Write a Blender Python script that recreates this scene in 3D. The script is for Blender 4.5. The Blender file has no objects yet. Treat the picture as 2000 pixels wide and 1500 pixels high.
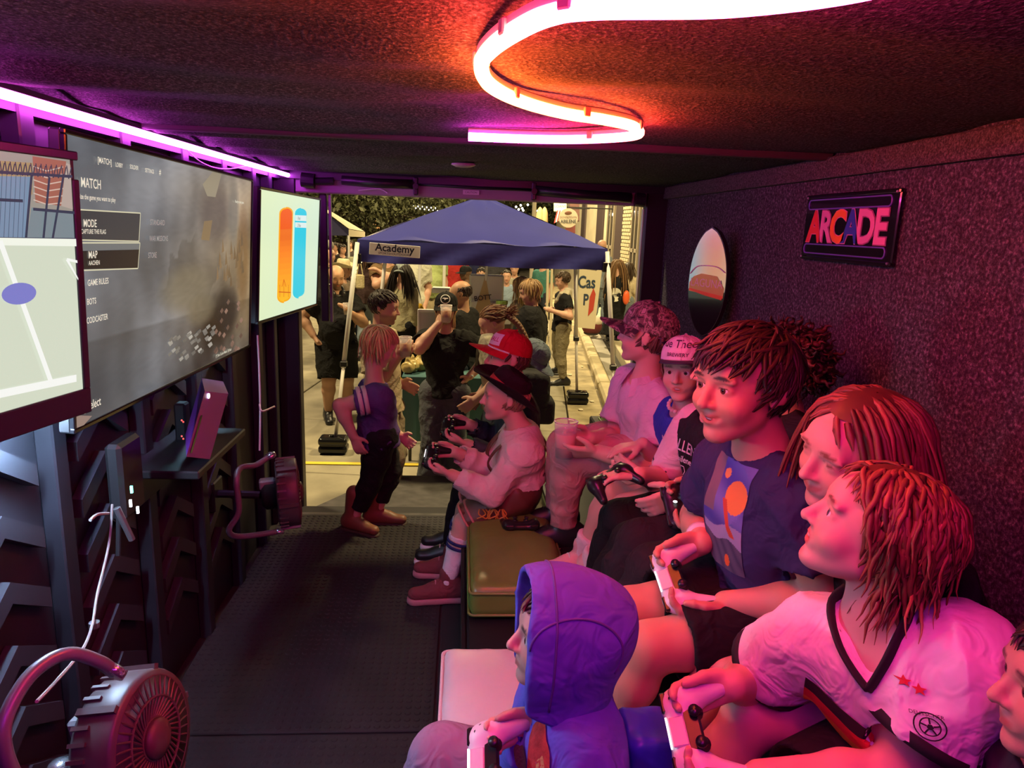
import bpy, bmesh, math, random
import numpy as np
from math import sin, cos, pi, radians
from mathutils import Vector, Matrix
from mathutils.bvhtree import BVHTree
random.seed(4); RNG = np.random.default_rng(7)
SC = bpy.context.scene
COL = SC.collection
# ---------------------------------------------------------------- camera
CAM_POS = np.array([0., 0., 1.58]); FPX = 1390.0
_y, _p, _r = radians(4.33), radians(12.43), radians(2.19)
CF = np.array([sin(_y)*cos(_p), cos(_y)*cos(_p), -sin(_p)])
_R0 = np.array([cos(_y), -sin(_y), 0.]); _U0 = np.cross(_R0, CF)
CR = _R0*cos(_r)+_U0*sin(_r); CU = -_R0*sin(_r)+_U0*cos(_r)
cam = bpy.data.cameras.new('camera'); camo = bpy.data.objects.new('camera', cam); COL.objects.link(camo)
cam.sensor_width = 36; cam.lens = FPX/2000*36; cam.clip_start = .02; cam.clip_end = 300
mw = Matrix.Identity(4)
for i in range(3):
    mw[i][0], mw[i][1], mw[i][2], mw[i][3] = CR[i], CU[i], -CF[i], CAM_POS[i]
camo.matrix_world = mw
SC.camera = camo
def at(x, y, Y):
    "point of the place seen at photo pixel x, y that stands Y metres down the trailer"
    d = CF+CR*(x-1000)/FPX+CU*(750-y)/FPX
    return CAM_POS+d*(Y/d[1])
def atz(x, y, Z):
    d = CF+CR*(x-1000)/FPX+CU*(750-y)/FPX
    return CAM_POS+d*((Z-CAM_POS[2])/d[2])
def atx(x, y, X):
    d = CF+CR*(x-1000)/FPX+CU*(750-y)/FPX
    return CAM_POS+d*(X/d[0])
# ---------------------------------------------------------------- world, view, street light
SC.view_settings.view_transform = 'Standard'; SC.view_settings.look = 'None'
SC.view_settings.exposure = 0.0; SC.view_settings.gamma = 1.0
SC.view_settings.use_curve_mapping = False
SC.cycles.use_denoising = True
SC.cycles.max_bounces = 6
SC.cycles.caustics_reflective = False; SC.cycles.caustics_refractive = False
SC.cycles.sample_clamp_indirect = 4.0
w = bpy.data.worlds.new('night'); SC.world = w; w.use_nodes = True
w.node_tree.nodes['Background'].inputs[0].default_value = (.02, .014, .018, 1)
w.node_tree.nodes['Background'].inputs[1].default_value = 0.5
def area(name, loc, target, size, power, color):
    l = bpy.data.lights.new(name, 'AREA'); l.shape = 'DISK'; l.size = size; l.energy = power; l.color = color
    o = bpy.data.objects.new(name, l); COL.objects.link(o); o.location = loc
    o.rotation_euler = (Vector(target)-Vector(loc)).to_track_quat('-Z', 'Y').to_euler()
    return o
# street lamps of the block, above the frame, then an added facade light
area('street_lamp_or_fill_light', (3.6, 6.3, 7.4), (3.0, 7.4, 0), .9, 850, (1, .77, .36))
area('street_lamp_or_fill_light', (-4.4, 6.2, 7.4), (-3.4, 7.4, 0), .9, 850, (1, .78, .42))
area('street_lamp_or_fill_light', (.8, 18, 7.5), (.8, 20.5, 0), .9, 2000, (1, .76, .38))
area('street_lamp_or_fill_light', (.9, 16.5, 5.4), (3.8, 16.5, 1.4), .6, 300, (1, .80, .45))  # no street lamp: light added to brighten the shop fronts
# ---------------------------------------------------------------- materials
MATS = {}
def V4(c): return (c[0], c[1], c[2], 1)
def mat(name, col=(.5, .5, .5), rough=.6, metal=0, emis=None, es=1.0, noise=0, nscale=40, bump=0, bscale=200, spec=.5, attr=False,
        alpha=1, trans=0, coat=0, wave=0, obj=True):
    if name in MATS: return MATS[name]
    m = bpy.data.materials.new(name); m.use_nodes = True; MATS[name] = m
    nt = m.node_tree; b = nt.nodes['Principled BSDF']; L = nt.links.new
    b.inputs['Base Color'].default_value = V4(col); b.inputs['Roughness'].default_value = rough
    b.inputs['Metallic'].default_value = metal; b.inputs['Specular IOR Level'].default_value = spec
    b.inputs['Alpha'].default_value = alpha; b.inputs['Transmission Weight'].default_value = trans
    b.inputs['Coat Weight'].default_value = coat
    tc = nt.nodes.new('ShaderNodeTexCoord')
    src = None
    if attr:
        a = nt.nodes.new('ShaderNodeAttribute'); a.attribute_name = 'Col'; src = a.outputs['Color']
    if noise:
        n = nt.nodes.new('ShaderNodeTexNoise'); n.inputs['Scale'].default_value = nscale; n.inputs['Detail'].default_value = 4
        L(tc.outputs['Object'], n.inputs['Vector'])
        r = nt.nodes.new('ShaderNodeMapRange'); r.inputs[1].default_value = .3; r.inputs[2].default_value = .7
        r.inputs[3].default_value = 1-noise; r.inputs[4].default_value = 1+noise; L(n.outputs['Fac'], r.inputs[0])
        mx = nt.nodes.new('ShaderNodeVectorMath'); mx.operation = 'SCALE'; L(r.outputs[0], mx.inputs['Scale'])
        if src: L(src, mx.inputs[0])
        else: mx.inputs[0].default_value = col[:3]
        src = mx.outputs[0]
    if src: L(src, b.inputs['Base Color'])
    if bump:
        n2 = nt.nodes.new('ShaderNodeTexNoise'); n2.inputs['Scale'].default_value = bscale; n2.inputs['Detail'].default_value = 3
        L(tc.outputs['Object'], n2.inputs['Vector'])
        bp = nt.nodes.new('ShaderNodeBump'); bp.inputs['Strength'].default_value = bump; bp.inputs['Distance'].default_value = .004
        L(n2.outputs['Fac'], bp.inputs['Height']); L(bp.outputs[0], b.inputs['Normal'])
    if emis is not None:
        b.inputs['Emission Color'].default_value = V4(emis); b.inputs['Emission Strength'].default_value = es
        if attr: L(src, b.inputs['Emission Color'])
    return m
# ---------------------------------------------------------------- mesh building
def nrm(v):
    v = np.asarray(v, float); return v/(np.linalg.norm(v)+1e-12)
def frame(f, up=(0, 0, 1), roll=0):
    "columns right, forward, up"
    f = nrm(f); r = nrm(np.cross(f, up)); u = np.cross(r, f)
    if roll:
        a = radians(roll); r, u = r*cos(a)+u*sin(a), -r*sin(a)+u*cos(a)
    return np.stack([r, f, u], 1)
class M:
    def __init__(s): s.v = []; s.f = []; s.m = []; s.n = 0; s.c = None
    def add(s, v, f, mi=0):
        o = s.n; v = np.asarray(v, float).reshape(-1, 3); s.v.append(v); s.n += len(v)
        s.f += [tuple(i+o for i in q) for q in f]; s.m += [mi]*len(f); return s
    def box(s, c, h, R=None, mi=0, bev=0):
        h = np.asarray(h, float); R = np.eye(3) if R is None else R
        if bev:
            pts = []; fs = []
            b = min(bev, h.min()*.95)
            # rounded box: 24 corner points
            idx = {}
            for sx in (-1, 1):
                for sy in (-1, 1):
                    for sz in (-1, 1):
                        for a in range(3):
                            p = np.array([sx, sy, sz])*(h-b); p = p.astype(float); p[a] += (sx, sy, sz)[a]*b
                            idx[(sx, sy, sz, a)] = len(pts); pts.append(p)
            I = lambda x, y, z, a: idx[(x, y, z, a)]
            for q in (-1, 1):
                fs.append([I(q, -1, -1, 0), I(q, 1, -1, 0), I(q, 1, 1, 0), I(q, -1, 1, 0)][::q])
                fs.append([I(-1, q, -1, 1), I(-1, q, 1, 1), I(1, q, 1, 1), I(1, q, -1, 1)][::q])
                fs.append([I(-1, -1, q, 2), I(1, -1, q, 2), I(1, 1, q, 2), I(-1, 1, q, 2)][::q])
            for x in (-1, 1):
                for y in (-1, 1):
                    fs.append([I(x, y, -1, 0), I(x, y, -1, 1), I(x, y, 1, 1), I(x, y, 1, 0)][::x*y])
                    fs.append([I(x, -1, y, 2), I(x, -1, y, 0), I(x, 1, y, 0), I(x, 1, y, 2)][::x*y] if 1 else 0)
                    fs.append([I(-1, x, y, 1), I(-1, x, y, 2), I(1, x, y, 2), I(1, x, y, 1)][::x*y])
                    for z in (-1, 1):
                        fs.append([I(x, y, z, 0), I(x, y, z, 1), I(x, y, z, 2)][::x*y*z])
            return s.add(np.array(pts)@R.T+np.asarray(c), fs, mi)
        p = np.array([[x, y, z] for x in (-1, 1) for y in (-1, 1) for z in (-1, 1)])*h
        return s.add(p@R.T+np.asarray(c), [(0, 1, 3, 2), (4, 6, 7, 5), (0, 4, 5, 1), (2, 3, 7, 6), (0, 2, 6, 4), (1, 5, 7, 3)], mi)
    def tube(s, pts, r, n=8, mi=0, caps=True, flat=1.0, up=None):
        pts = np.asarray(pts, float); k = len(pts); r = np.broadcast_to(np.asarray(r, float), (k,))
        t = np.gradient(pts, axis=0); t /= np.linalg.norm(t, axis=1)[:, None]+1e-12
        u0 = np.array([0, 0, 1.]) if up is None else np.asarray(up, float)
        if abs(t[0]@u0) > .95 and up is None: u0 = np.array([1., 0, 0])
        a = u0-t[0]*(u0@t[0]); a = nrm(a); V = []
        for i in range(k):
            a = nrm(a-t[i]*(a@t[i])); b = np.cross(t[i], a)
            ang = np.arange(n)*2*pi/n
            V.append(pts[i]+r[i]*(np.cos(ang)[:, None]*a*flat+np.sin(ang)[:, None]*b))
        f = [(i*n+j, i*n+(j+1) % n, (i+1)*n+(j+1) % n, (i+1)*n+j) for i in range(k-1) for j in range(n)]
        if caps: f += [tuple(range(n))[::-1], tuple((k-1)*n+j for j in range(n))]
        return s.add(np.concatenate(V), f, mi)
    def lathe(s, c, prof, R=None, n=24, mi=0, sx=1, sy=1):
        "profile of (radius, height) turned round the local z axis"
        R = np.eye(3) if R is None else R; ang = np.arange(n)*2*pi/n
        V = np.concatenate([np.stack([np.cos(ang)*r*sx, np.sin(ang)*r*sy, np.full(n, z)], 1) for r, z in prof])
        k = len(prof)
        f = [(i*n+j, i*n+(j+1) % n, (i+1)*n+(j+1) % n, (i+1)*n+j) for i in range(k-1) for j in range(n)]
        if prof[0][0] > 1e-4: f.append(tuple(range(n))[::-1])
        if prof[-1][0] > 1e-4: f.append(tuple((k-1)*n+j for j in range(n)))
        return s.add(V@R.T+np.asarray(c), f, mi)
    def sph(s, c, r, R=None, n=12, m=8, mi=0):
        r = np.broadcast_to(np.asarray(r, float), (3,))
        pr = [(max(sin(pi*i/m), 1e-5), -cos(pi*i/m)) for i in range(m+1)]
        R = np.eye(3) if R is None else R
        return s.lathe(c, pr, R@np.diag(r), n, mi)
    def prism(s, poly, o, a, b, th, mi=0):
        "polygon (2d) in plane o, a, b pushed by vector th"
        poly = np.asarray(poly, float); k = len(poly); a, b, th = map(np.asarray, (a, b, th))
        P = np.asarray(o)+poly[:, :1]*a+poly[:, 1:]*b
        f = [tuple(range(k)), tuple(range(k, 2*k))[::-1]]+[(i+k, (i+1) % k+k, (i+1) % k, i) for i in range(k)]
        return s.add(np.concatenate([P, P+th]), f, mi)
    def grid(s, P, mi=0, close=False):
        P = np.asarray(P, float); a, b = P.shape[:2]
        f = [(i*b+j, i*b+(j+1) % b, (i+1)*b+(j+1) % b, (i+1)*b+j) for i in range(a-1) for j in range(b if close else b-1)]
        return s.add(P.reshape(-1, 3), f, mi)
    def build(s, name, m, parent=None, smooth=False, col=None, origin=None, sharp=None):
        return mesh_obj(name, np.concatenate(s.v), s.f, m, parent, smooth, col, s.m, origin)
def mesh_obj(name, V, F, m, parent=None, smooth=False, col=None, mi=None, origin=None):
    me = bpy.data.meshes.new(name); V = np.asarray(V, float)
    O = V.mean(0) if origin is None else np.asarray(origin, float)
    if isinstance(F, np.ndarray):
        me.vertices.add(len(V)); me.vertices.foreach_set('co', (V-O).astype(np.float32).ravel())
        k = F.shape[1]; me.loops.add(F.size); me.loops.foreach_set('vertex_index', F.astype(np.int32).ravel())
        me.polygons.add(len(F)); me.polygons.foreach_set('loop_start', np.arange(0, F.size, k, dtype=np.int32))
        me.update(calc_edges=True)
    else:
        me.from_pydata((V-O).tolist(), [], F); me.update()
    for x in (m if isinstance(m, (list, tuple)) else [m]): me.materials.append(x)
    if mi is not None and len(set(mi)) > 1: me.polygons.foreach_set('material_index', np.array(mi, dtype=np.int32))
    if smooth: me.polygons.foreach_set('use_smooth', np.ones(len(me.polygons), dtype=bool))
    if col is not None:
        a = me.color_attributes.new('Col', 'FLOAT_COLOR', 'POINT')
        a.data.foreach_set('color', np.concatenate([col, np.ones((len(col), 1))], 1).astype(np.float32).ravel())
    o = bpy.data.objects.new(name, me); COL.objects.link(o)
    o.location = O
    if parent is not None: par(o, parent)
    return o
def wloc(o):
    p = Vector((0, 0, 0))
    while o: p += o.location; o = o.parent
    return p
def par(o, parent):
    "parents carry only translation, so keep the world place"
    o.location = o.location-wloc(parent); o.parent = parent
def tag(o, label=None, cat=None, group=None, kind=None):
    for k, v in (('label', label), ('category', cat), ('group', group), ('kind', kind)):
        if v: o[k] = v
    return o
def thing(name, label, cat, loc, group=None):
    o = bpy.data.objects.new(name, None); COL.objects.link(o); o.location = Vector(loc); o.empty_display_size = .05
    return tag(o, label, cat, group)
def spline(pts, n=8, closed=False):
    "Catmull-Rom through the points"
    p = np.asarray(pts, float); out = []; k = len(p)
    for i in range(k-1):
        a, b, c, d = p[max(i-1, 0)], p[i], p[i+1], p[min(i+2, k-1)]
        for t in np.arange(n)/n:
            out.append(.5*(2*b+(c-a)*t+(2*a-5*b+4*c-d)*t*t+(3*b-a-3*c+d)*t**3))
    out.append(p[-1]); return np.array(out)
_txt = {}
def text_mesh(s, bold=0):
    "flat letters: vertices (x, y) with cap height about .7, and faces"
    if (s, bold) in _txt: return _txt[(s, bold)]
    cu = bpy.data.curves.new('t', 'FONT'); cu.body = s; cu.align_x = 'CENTER'; cu.align_y = 'CENTER'; cu.resolution_u = 3
    cu.offset = bold
    o = bpy.data.objects.new('t', cu); COL.objects.link(o)
    dg = bpy.context.evaluated_depsgraph_get(); me = o.evaluated_get(dg).to_mesh()
    V = np.array([v.co[:] for v in me.vertices]) if len(me.vertices) else np.zeros((0, 3)); F = [tuple(p.vertices) for p in me.polygons]
    o.evaluated_get(dg).to_mesh_clear(); bpy.data.objects.remove(o); bpy.data.curves.remove(cu)
    _txt[(s, bold)] = (V[:, :2], F); return _txt[(s, bold)]
def letters(name, s, o, a, b, size, m, parent=None, bold=0, sx=1, align='C', lift=0):
    "text laid in plane o + x a + y b"
    V, F = text_mesh(s, bold); V = V*size; V = V*np.array([sx, 1])
    if align == 'L': V = V-np.array([V[:, 0].min(), 0])
    a, b = nrm(a), nrm(b); n = np.cross(a, b)
    return mesh_obj(name, np.asarray(o)+V[:, :1]*a+V[:, 1:]*b+n*lift, F, m, parent)
def decal(name, V2, F, o, a, b, target, m, parent, lift=.0025, col=None, reach=.4):
    "a flat print pressed on to a mesh along the plane's normal"
    a, b = nrm(a), nrm(b); n = np.cross(a, b); me = target.data; off = wloc(target)
    if 'bvh' not in _txt or _txt['bvh'][0] != target.name:
        vs = [v.co+off for v in me.vertices]; _txt['bvh'] = (target.name, BVHTree.FromPolygons(vs, [tuple(p.vertices) for p in me.polygons]))
    bv = _txt['bvh'][1]; out = []; last = 0
    for x, y in V2:
        p = np.asarray(o)+a*x+b*y
        h = bv.ray_cast(Vector(p+n*reach), Vector(-n), reach*2)
        if h[0] is not None: last = (np.array(h[0])-p)@n
        out.append(p+n*(last+lift))
    return mesh_obj(name, np.array(out), F, m, parent, col=col)
def gridpoly(w, h, nx, ny, inside=None, x0=0, y0=0):
    X, Y = np.meshgrid(np.linspace(-w/2, w/2, nx+1)+x0, np.linspace(-h/2, h/2, ny+1)+y0)
    V = np.stack([X.ravel(), Y.ravel()], 1); F = []
    for j in range(ny):
        for i in range(nx):
            q = (j*(nx+1)+i, j*(nx+1)+i+1, (j+1)*(nx+1)+i+1, (j+1)*(nx+1)+i)
            if inside is None or inside(*V[list(q)].mean(0)): F.append(q)
    return V, F
# ---------------------------------------------------------------- smooth solid modelling (signed distance grid -> quads)
class SDF:
    def __init__(s, vox, fine=None, coarse=None): s.h = vox; s.p = []; s.fine = fine; s.co = coarse or vox
    def rc(s, a, b, ra, rb, k=.01, op=1, flat=None):
        a, b = np.asarray(a, float), np.asarray(b, float); r = max(ra, rb)
        s.p.append((0, a, b, ra, rb, flat, k, op, np.minimum(a, b)-r, np.maximum(a, b)+r)); return s
    def el(s, c, r, R=None, k=.01, op=1):
        c = np.asarray(c, float); r = np.broadcast_to(np.asarray(r, float), (3,)); R = np.eye(3) if R is None else R
        e = np.sqrt(((R*r)**2).sum(1)); s.p.append((1, c, r, R, 0, 0, k, op, c-e, c+e)); return s
    def cc(s, a, b, ra, rb, k=.01, op=1, rnd=.004, flat=None):
        a, b = np.asarray(a, float), np.asarray(b, float); r = max(ra, rb)+rnd
        s.p.append((2, a, b, ra, rb, (flat, rnd), k, op, np.minimum(a, b)-r, np.maximum(a, b)+r)); return s
    def bx(s, c, hs, R=None, rnd=.005, k=.005, op=1):
        c = np.asarray(c, float); hs = np.asarray(hs, float); R = np.eye(3) if R is None else R
        e = np.abs(R)@hs; s.p.append((3, c, hs, R, rnd, 0, k, op, c-e, c+e)); return s
    def hs(s, o, n, k=.004):
        "cut away everything on the n side of plane o, n"
        s.p.append((4, np.asarray(o, float), nrm(n), 0, 0, 0, k, -1, None, None)); return s
    def _d(s, q, P):
        t = q[0]
        if t in (0, 2):
            a, b, ra, rb, fl = q[1:6]; rnd = 0; a, b = a.astype(np.float32), b.astype(np.float32)
            if t == 2: fl, rnd = fl
            D = P-a; ba = b-a; sc = 1
            if fl is not None:
                n, f = fl; n = n.astype(np.float32); D = D+n*((D@n)[..., None]*(1/f-1)); ba = ba+n*((ba@n)*(1/f-1)); sc = .5+.5*f
            L2 = ba@ba+1e-12; tt = (D@ba)/L2; tc = np.clip(tt, 0, 1)
            if t == 0: return (np.linalg.norm(D-tc[..., None]*ba, axis=-1)-(ra+(rb-ra)*tc))*sc
            L = L2**.5; dr = np.linalg.norm(D-tt[..., None]*ba, axis=-1)-(ra+(rb-ra)*tc); da = (np.abs(tt-.5)-.5)*L
            return (np.minimum(np.maximum(dr, da), 0)+np.hypot(np.maximum(dr, 0), np.maximum(da, 0))-rnd)*sc
        if t == 1:
            q1, q2, q3 = (x.astype(np.float32) for x in q[1:4]); D = (P-q1)@q3; k0 = np.linalg.norm(D/q2, axis=-1); k1 = np.linalg.norm(D/q2**2, axis=-1)+np.float32(1e-9)
            return k0*(k0-1)/k1
        if t == 3:
            D = np.abs((P-q[1])@q[3])-(q[2]-q[4])
            return np.linalg.norm(np.maximum(D, 0), axis=-1)+np.minimum(D.max(-1), 0)-q[4]
    def mesh(s):
        h = s.h; A = [q for q in s.p if q[7] > 0]; H_ = s.co
        lo = np.min([q[8] for q in A], 0)-4*H_; hi = np.max([q[9] for q in A], 0)+4*H_; AX = []
        for j in range(3):
            if s.fine is None: AX.append(lo[j]+h*np.arange(int(np.ceil((hi[j]-lo[j])/h))+1)); continue
            p = lo[j]; o = []; iv = [(c[j]-r, c[j]+r) for c, r in s.fine]
            while p < hi[j]+H_: o.append(p); p += h if any(u-H_ < p < v for u, v in iv) else H_
            AX.append(np.array(o))
        n = np.array([len(x) for x in AX]); G = np.full(n, .2, np.float32)
        for q in s.p:
            k = q[6]
            if q[0] == 4:
                I = np.argwhere(G < 3*H_+k); P = np.stack([AX[j][I[:, j]] for j in range(3)], 1); d = ((P-q[1])@q[2])
                g = G[I[:, 0], I[:, 1], I[:, 2]]; hh = np.maximum(k-np.abs(g-d), 0)/k
                G[I[:, 0], I[:, 1], I[:, 2]] = np.maximum(g, d)+hh*hh*k*.25; continue
            m = k+3*H_
            i0 = [max(int(np.searchsorted(AX[j], q[8][j]-m))-1, 0) for j in range(3)]; i1 = [min(int(np.searchsorted(AX[j], q[9][j]+m))+1, n[j]) for j in range(3)]
            if any(i1[j] <= i0[j] for j in range(3)): continue
            P = np.stack(np.meshgrid(*[AX[j][i0[j]:i1[j]].astype(np.float32) for j in range(3)], indexing='ij'), -1); d = s._d(q, P).astype(np.float32)
            sl = tuple(slice(i0[j], i1[j]) for j in range(3)); g = G[sl]
            if q[7] > 0:
                hh = np.maximum(k-np.abs(g-d), 0)/k; G[sl] = np.minimum(g, d)-hh*hh*k*.25
            else:
                d = -d; hh = np.maximum(k-np.abs(g-d), 0)/k; G[sl] = np.maximum(g, d)+hh*hh*k*.25
        return surface_nets(G, AX)
def surface_nets(G, AX):
    B = G < 0
    c = [B[i:G.shape[0]-1+i, j:G.shape[1]-1+j, k:G.shape[2]-1+k] for i in (0, 1) for j in (0, 1) for k in (0, 1)]
    al = c[0] & c[1] & c[2] & c[3] & c[4] & c[5] & c[6] & c[7]; an = c[0] | c[1] | c[2] | c[3] | c[4] | c[5] | c[6] | c[7]
    cell = np.argwhere(an & ~al); idx = np.full(al.shape, -1, np.int32); idx[tuple(cell.T)] = np.arange(len(cell))
    S = np.zeros((len(cell), 3)); C = np.zeros(len(cell))
    co = [(i, j, k) for i in (0, 1) for j in (0, 1) for k in (0, 1)]
    val = {o: G[cell[:, 0]+o[0], cell[:, 1]+o[1], cell[:, 2]+o[2]] for o in co}
    for o in co:
        for ax in range(3):
            if o[ax]: continue
            p = list(o); p[ax] = 1; a, b = val[o], val[tuple(p)]; msk = (a < 0) != (b < 0)
            t = np.where(msk, a/np.where(msk, a-b, 1), 0); q = np.tile(np.array(o, float), (len(cell), 1)); q[:, ax] += t
            S += q*msk[:, None]; C += msk
    T = S/C[:, None]; V = np.stack([AX[j][cell[:, j]]*(1-T[:, j])+AX[j][cell[:, j]+1]*T[:, j] for j in range(3)], 1); F = []
    for ax in range(3):
        sl0 = [slice(None)]*3; sl1 = [slice(None)]*3; sl0[ax] = slice(0, -1); sl1[ax] = slice(1, None)
        a, b = B[tuple(sl0)], B[tuple(sl1)]; e = np.argwhere(a != b); fl = a[tuple(e.T)]
        u, v = [(1, 2), (2, 0), (0, 1)][ax]; ok = (e[:, u] > 0) & (e[:, v] > 0) & (e[:, u] < al.shape[u]) & (e[:, v] < al.shape[v])
        e, fl = e[ok], fl[ok]; du = np.zeros(3, int); dv = np.zeros(3, int); du[u] = 1; dv[v] = 1
        q = np.stack([idx[tuple((e-du-dv).T)], idx[tuple((e-dv).T)], idx[tuple(e.T)], idx[tuple((e-du).T)]], 1)
        q[~fl] = q[~fl][:, ::-1]; F.append(q)
    F = np.concatenate(F); F = F[(F >= 0).all(1)]
    return V, F
def vnormals(V, F):
    n = np.cross(V[F[:, 2]]-V[F[:, 0]], V[F[:, 3]]-V[F[:, 1]]); N = np.zeros_like(V)
    I = F.ravel()
    for j in range(3): N[:, j] = np.bincount(I, np.repeat(n[:, j], 4), len(V))
    return N/(np.linalg.norm(N, axis=1)[:, None]+1e-12)
def folds(V, F, amp, sc, seed=0, dirv=(0, 0, 1)):
    "cloth creases: soft ridges running roughly along dirv with sharper valleys between"
    r = np.random.default_rng(seed); N = vnormals(V, F); d = np.zeros(len(V)); dv = nrm(dirv); ws = 0
    patch = .5+.5*np.sin(V@(r.normal(size=3)*sc*.16)+r.random()*6)*np.sin(V@(r.normal(size=3)*sc*.2)+r.random()*6)
    for i in range(4):
        w = r.normal(size=3); w -= dv*(w@dv)*.6; w = nrm(w)*sc*(.9, 1.3, 1.9, 2.6)[i]; W = r.normal(size=3)*sc*.45; W2 = r.normal(size=3)*sc*.25; g = (1, .8, .5, .3)[i]
        d += g*(1-2*np.abs(np.sin(.5*(V@w)+1.1*np.sin(V@W+r.random()*6)+.9*np.sin(V@W2+r.random()*6)+r.random()*6))**.8)*(patch if i % 2 else 1.1-patch); ws += g
    return V+N*(d/ws*amp)[:, None]
# ================================================================ the trailer shell
CEIL = 1.82; XR = 1.08; XL = -.97; YB = -.9; YD = 3.87
def carpet(name, col, spk, scale, bump):
    m = mat(name, col, .95, bump=bump, bscale=scale, spec=.15)
    nt = m.node_tree; b = nt.nodes['Principled BSDF']; L = nt.links.new
    tc = nt.nodes.new('ShaderNodeTexCoord'); v = nt.nodes.new('ShaderNodeTexNoise'); v.inputs['Scale'].default_value = scale
    v.inputs['Detail'].default_value = 6; v.inputs['Roughness'].default_value = .75
    L(tc.outputs['Object'], v.inputs['Vector']); r = nt.nodes.new('ShaderNodeValToRGB'); L(v.outputs['Fac'], r.inputs[0])
    e = r.color_ramp.elements; e[0].position = .42; e[0].color = V4(np.array(col)*.35); e[1].position = .68; e[1].color = V4(spk)
    x = e.new(.55); x.color = V4(col); L(r.outputs[0], b.inputs['Base Color']); return m
CARP_W = carpet('speckled carpet', (.075, .07, .085), (.24, .23, .26), 110, .9)
CARP_C = carpet('ceiling carpet', (.085, .08, .08), (.26, .25, .24), 150, .9)
CARP_T = carpet('trim carpet', (.10, .09, .09), (.2, .19, .19), 200, .5)
BLK = mat('black paint', (.012, .012, .014), .45, noise=.3, nscale=12)
BLKP = mat('black plastic', (.015, .015, .017), .38)
BLKG = mat('gloss black plastic', (.01, .01, .012), .15)
RUB = mat('black rubber mat', (.016, .013, .016), .8, noise=.35, nscale=6, bump=.2, bscale=300)
GRYM = mat('grey metal', (.35, .35, .37), .4, .9)
WHT = mat('white paint', (.8, .8, .78), .45)
DKPNL = mat('dark lacquered panel', (.022, .022, .03), .4, noise=.2, nscale=8)
def struct(name, m, mt, smooth=False, **k): return tag(m.build(name, mt, smooth=smooth, **k), kind='structure')
floor = struct('floor', M().box((.055, 1.47, -.04), (1.025, 2.37, .04)), mat('trailer floor', (.02, .018, .02), .8))
# rubber mats with round studs
for i, (x0, x1, y0, y1) in enumerate(((-.94, -.06, -.3, 1.965), (-.94, -.06, 1.98, 3.70), (-.05, .41, -.3, 1.965), (-.05, .41, 1.98, 3.70))):
    mo = M().box(((x0+x1)/2, (y0+y1)/2, .005), ((x1-x0)/2, (y1-y0)/2, .005), bev=.003).build('floor_mat', RUB, floor)
    if i < 2:
        st = M(); ang = np.arange(8)*pi/4
        for yy in np.arange(max(y0, .9)+.02, y1, .031):
            for xx in np.arange(x0+.02, x1, .031):
                P = np.concatenate([np.stack([np.cos(ang)*r, np.sin(ang)*r, np.full(8, z)], 1) for r, z in ((.0115, 0), (.0085, .0028))])+(xx, yy, .0102)
                st.add(P, [(j, (j+1) % 8, 8+(j+1) % 8, 8+j) for j in range(8)]+[tuple(range(8, 16))])
        so = st.build('mat_studs', RUB, mo); so['kind'] = 'stuff'
# ceiling: soft carpet sagging in ripples
nx, ny = 60, 160
X, Y = np.meshgrid(np.linspace(XL-.02, XR+.02, nx), np.linspace(YB, YD+.02, ny))
amp = np.interp(X, [-1, -.2, .3, 1.1], [1, .7, .35, .3])
Z = CEIL+amp*(.010*np.sin(9*Y+1.5*np.sin(3*X)+1.1*X)+.007*np.sin(17*Y+4*X+2*np.sin(5*X))+.004*np.sin(31*Y-6*X))
Zt = np.full_like(Z, CEIL+.08)
cg = M().grid(np.stack([X, Y, Z], -1)[::-1]); cg.box((.055, 1.5, CEIL+.07), (1.05, 2.42, .02))
ceiling = struct('ceiling', cg, CARP_C, smooth=True)
M().box((.055, 2.12, CEIL-.004), (1.02, .018, .012), bev=.004).build('ceiling_seam', mat('seam strip', (.04, .03, .035), .8), ceiling)
struct('wall_right', M().box((XR+.02, 1.48, .9), (.02, 2.4, .95)), CARP_W)
struct('wall_back', M().box((.05, YB-.02, .9), (1.06, .02, .95)), CARP_W)
tr = M()
for y0, y1 in ((-.9, 1.85), (1.853, 3.84)): tr.box((XR-.012, (y0+y1)/2, CEIL-.036), (.013, (y1-y0)/2, .03), bev=.004)
struct('trim_right', tr, CARP_T)
wl = struct('wall_left', M().box((XL-.02, 1.48, .9), (.02, 2.4, .95)), DKPNL)
for yy in (.75, 1.25, 1.66, 2.12, 2.55, 2.95, 3.35, 3.62):
    M().box((XL+.022, yy, .9), (.022, .028, .92), bev=.004).build('wall_stud', DKPNL, wl)
M().box((XL+.02, 1.48, 1.795), (.02, 2.36, .02)).build('top_rail', DKPNL, wl)
# embossed chevron panels low on the left wall
for yc in (1.04, 1.45, 1.89, 2.33, 2.75):
    for k in range(7):
        zc = .22+k*.15
        g = M(); w_ = .135; a = .085; t = .05
        for sg in (-1, 1):
            poly = [(0, a), (sg*w_, 0), (sg*w_, t), (0, a+t)]
            if sg < 0: poly = poly[::-1]
            poly = [(-p[0], p[1]) for p in poly]
            g.prism(poly, (XL+.002, yc, zc), (0, -1, 0), (0, 0, 1), (.028, 0, 0))
        g.build('chevron_rib', mat('pressed wall panel', (.034, .036, .046), .4), wl)
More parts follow.
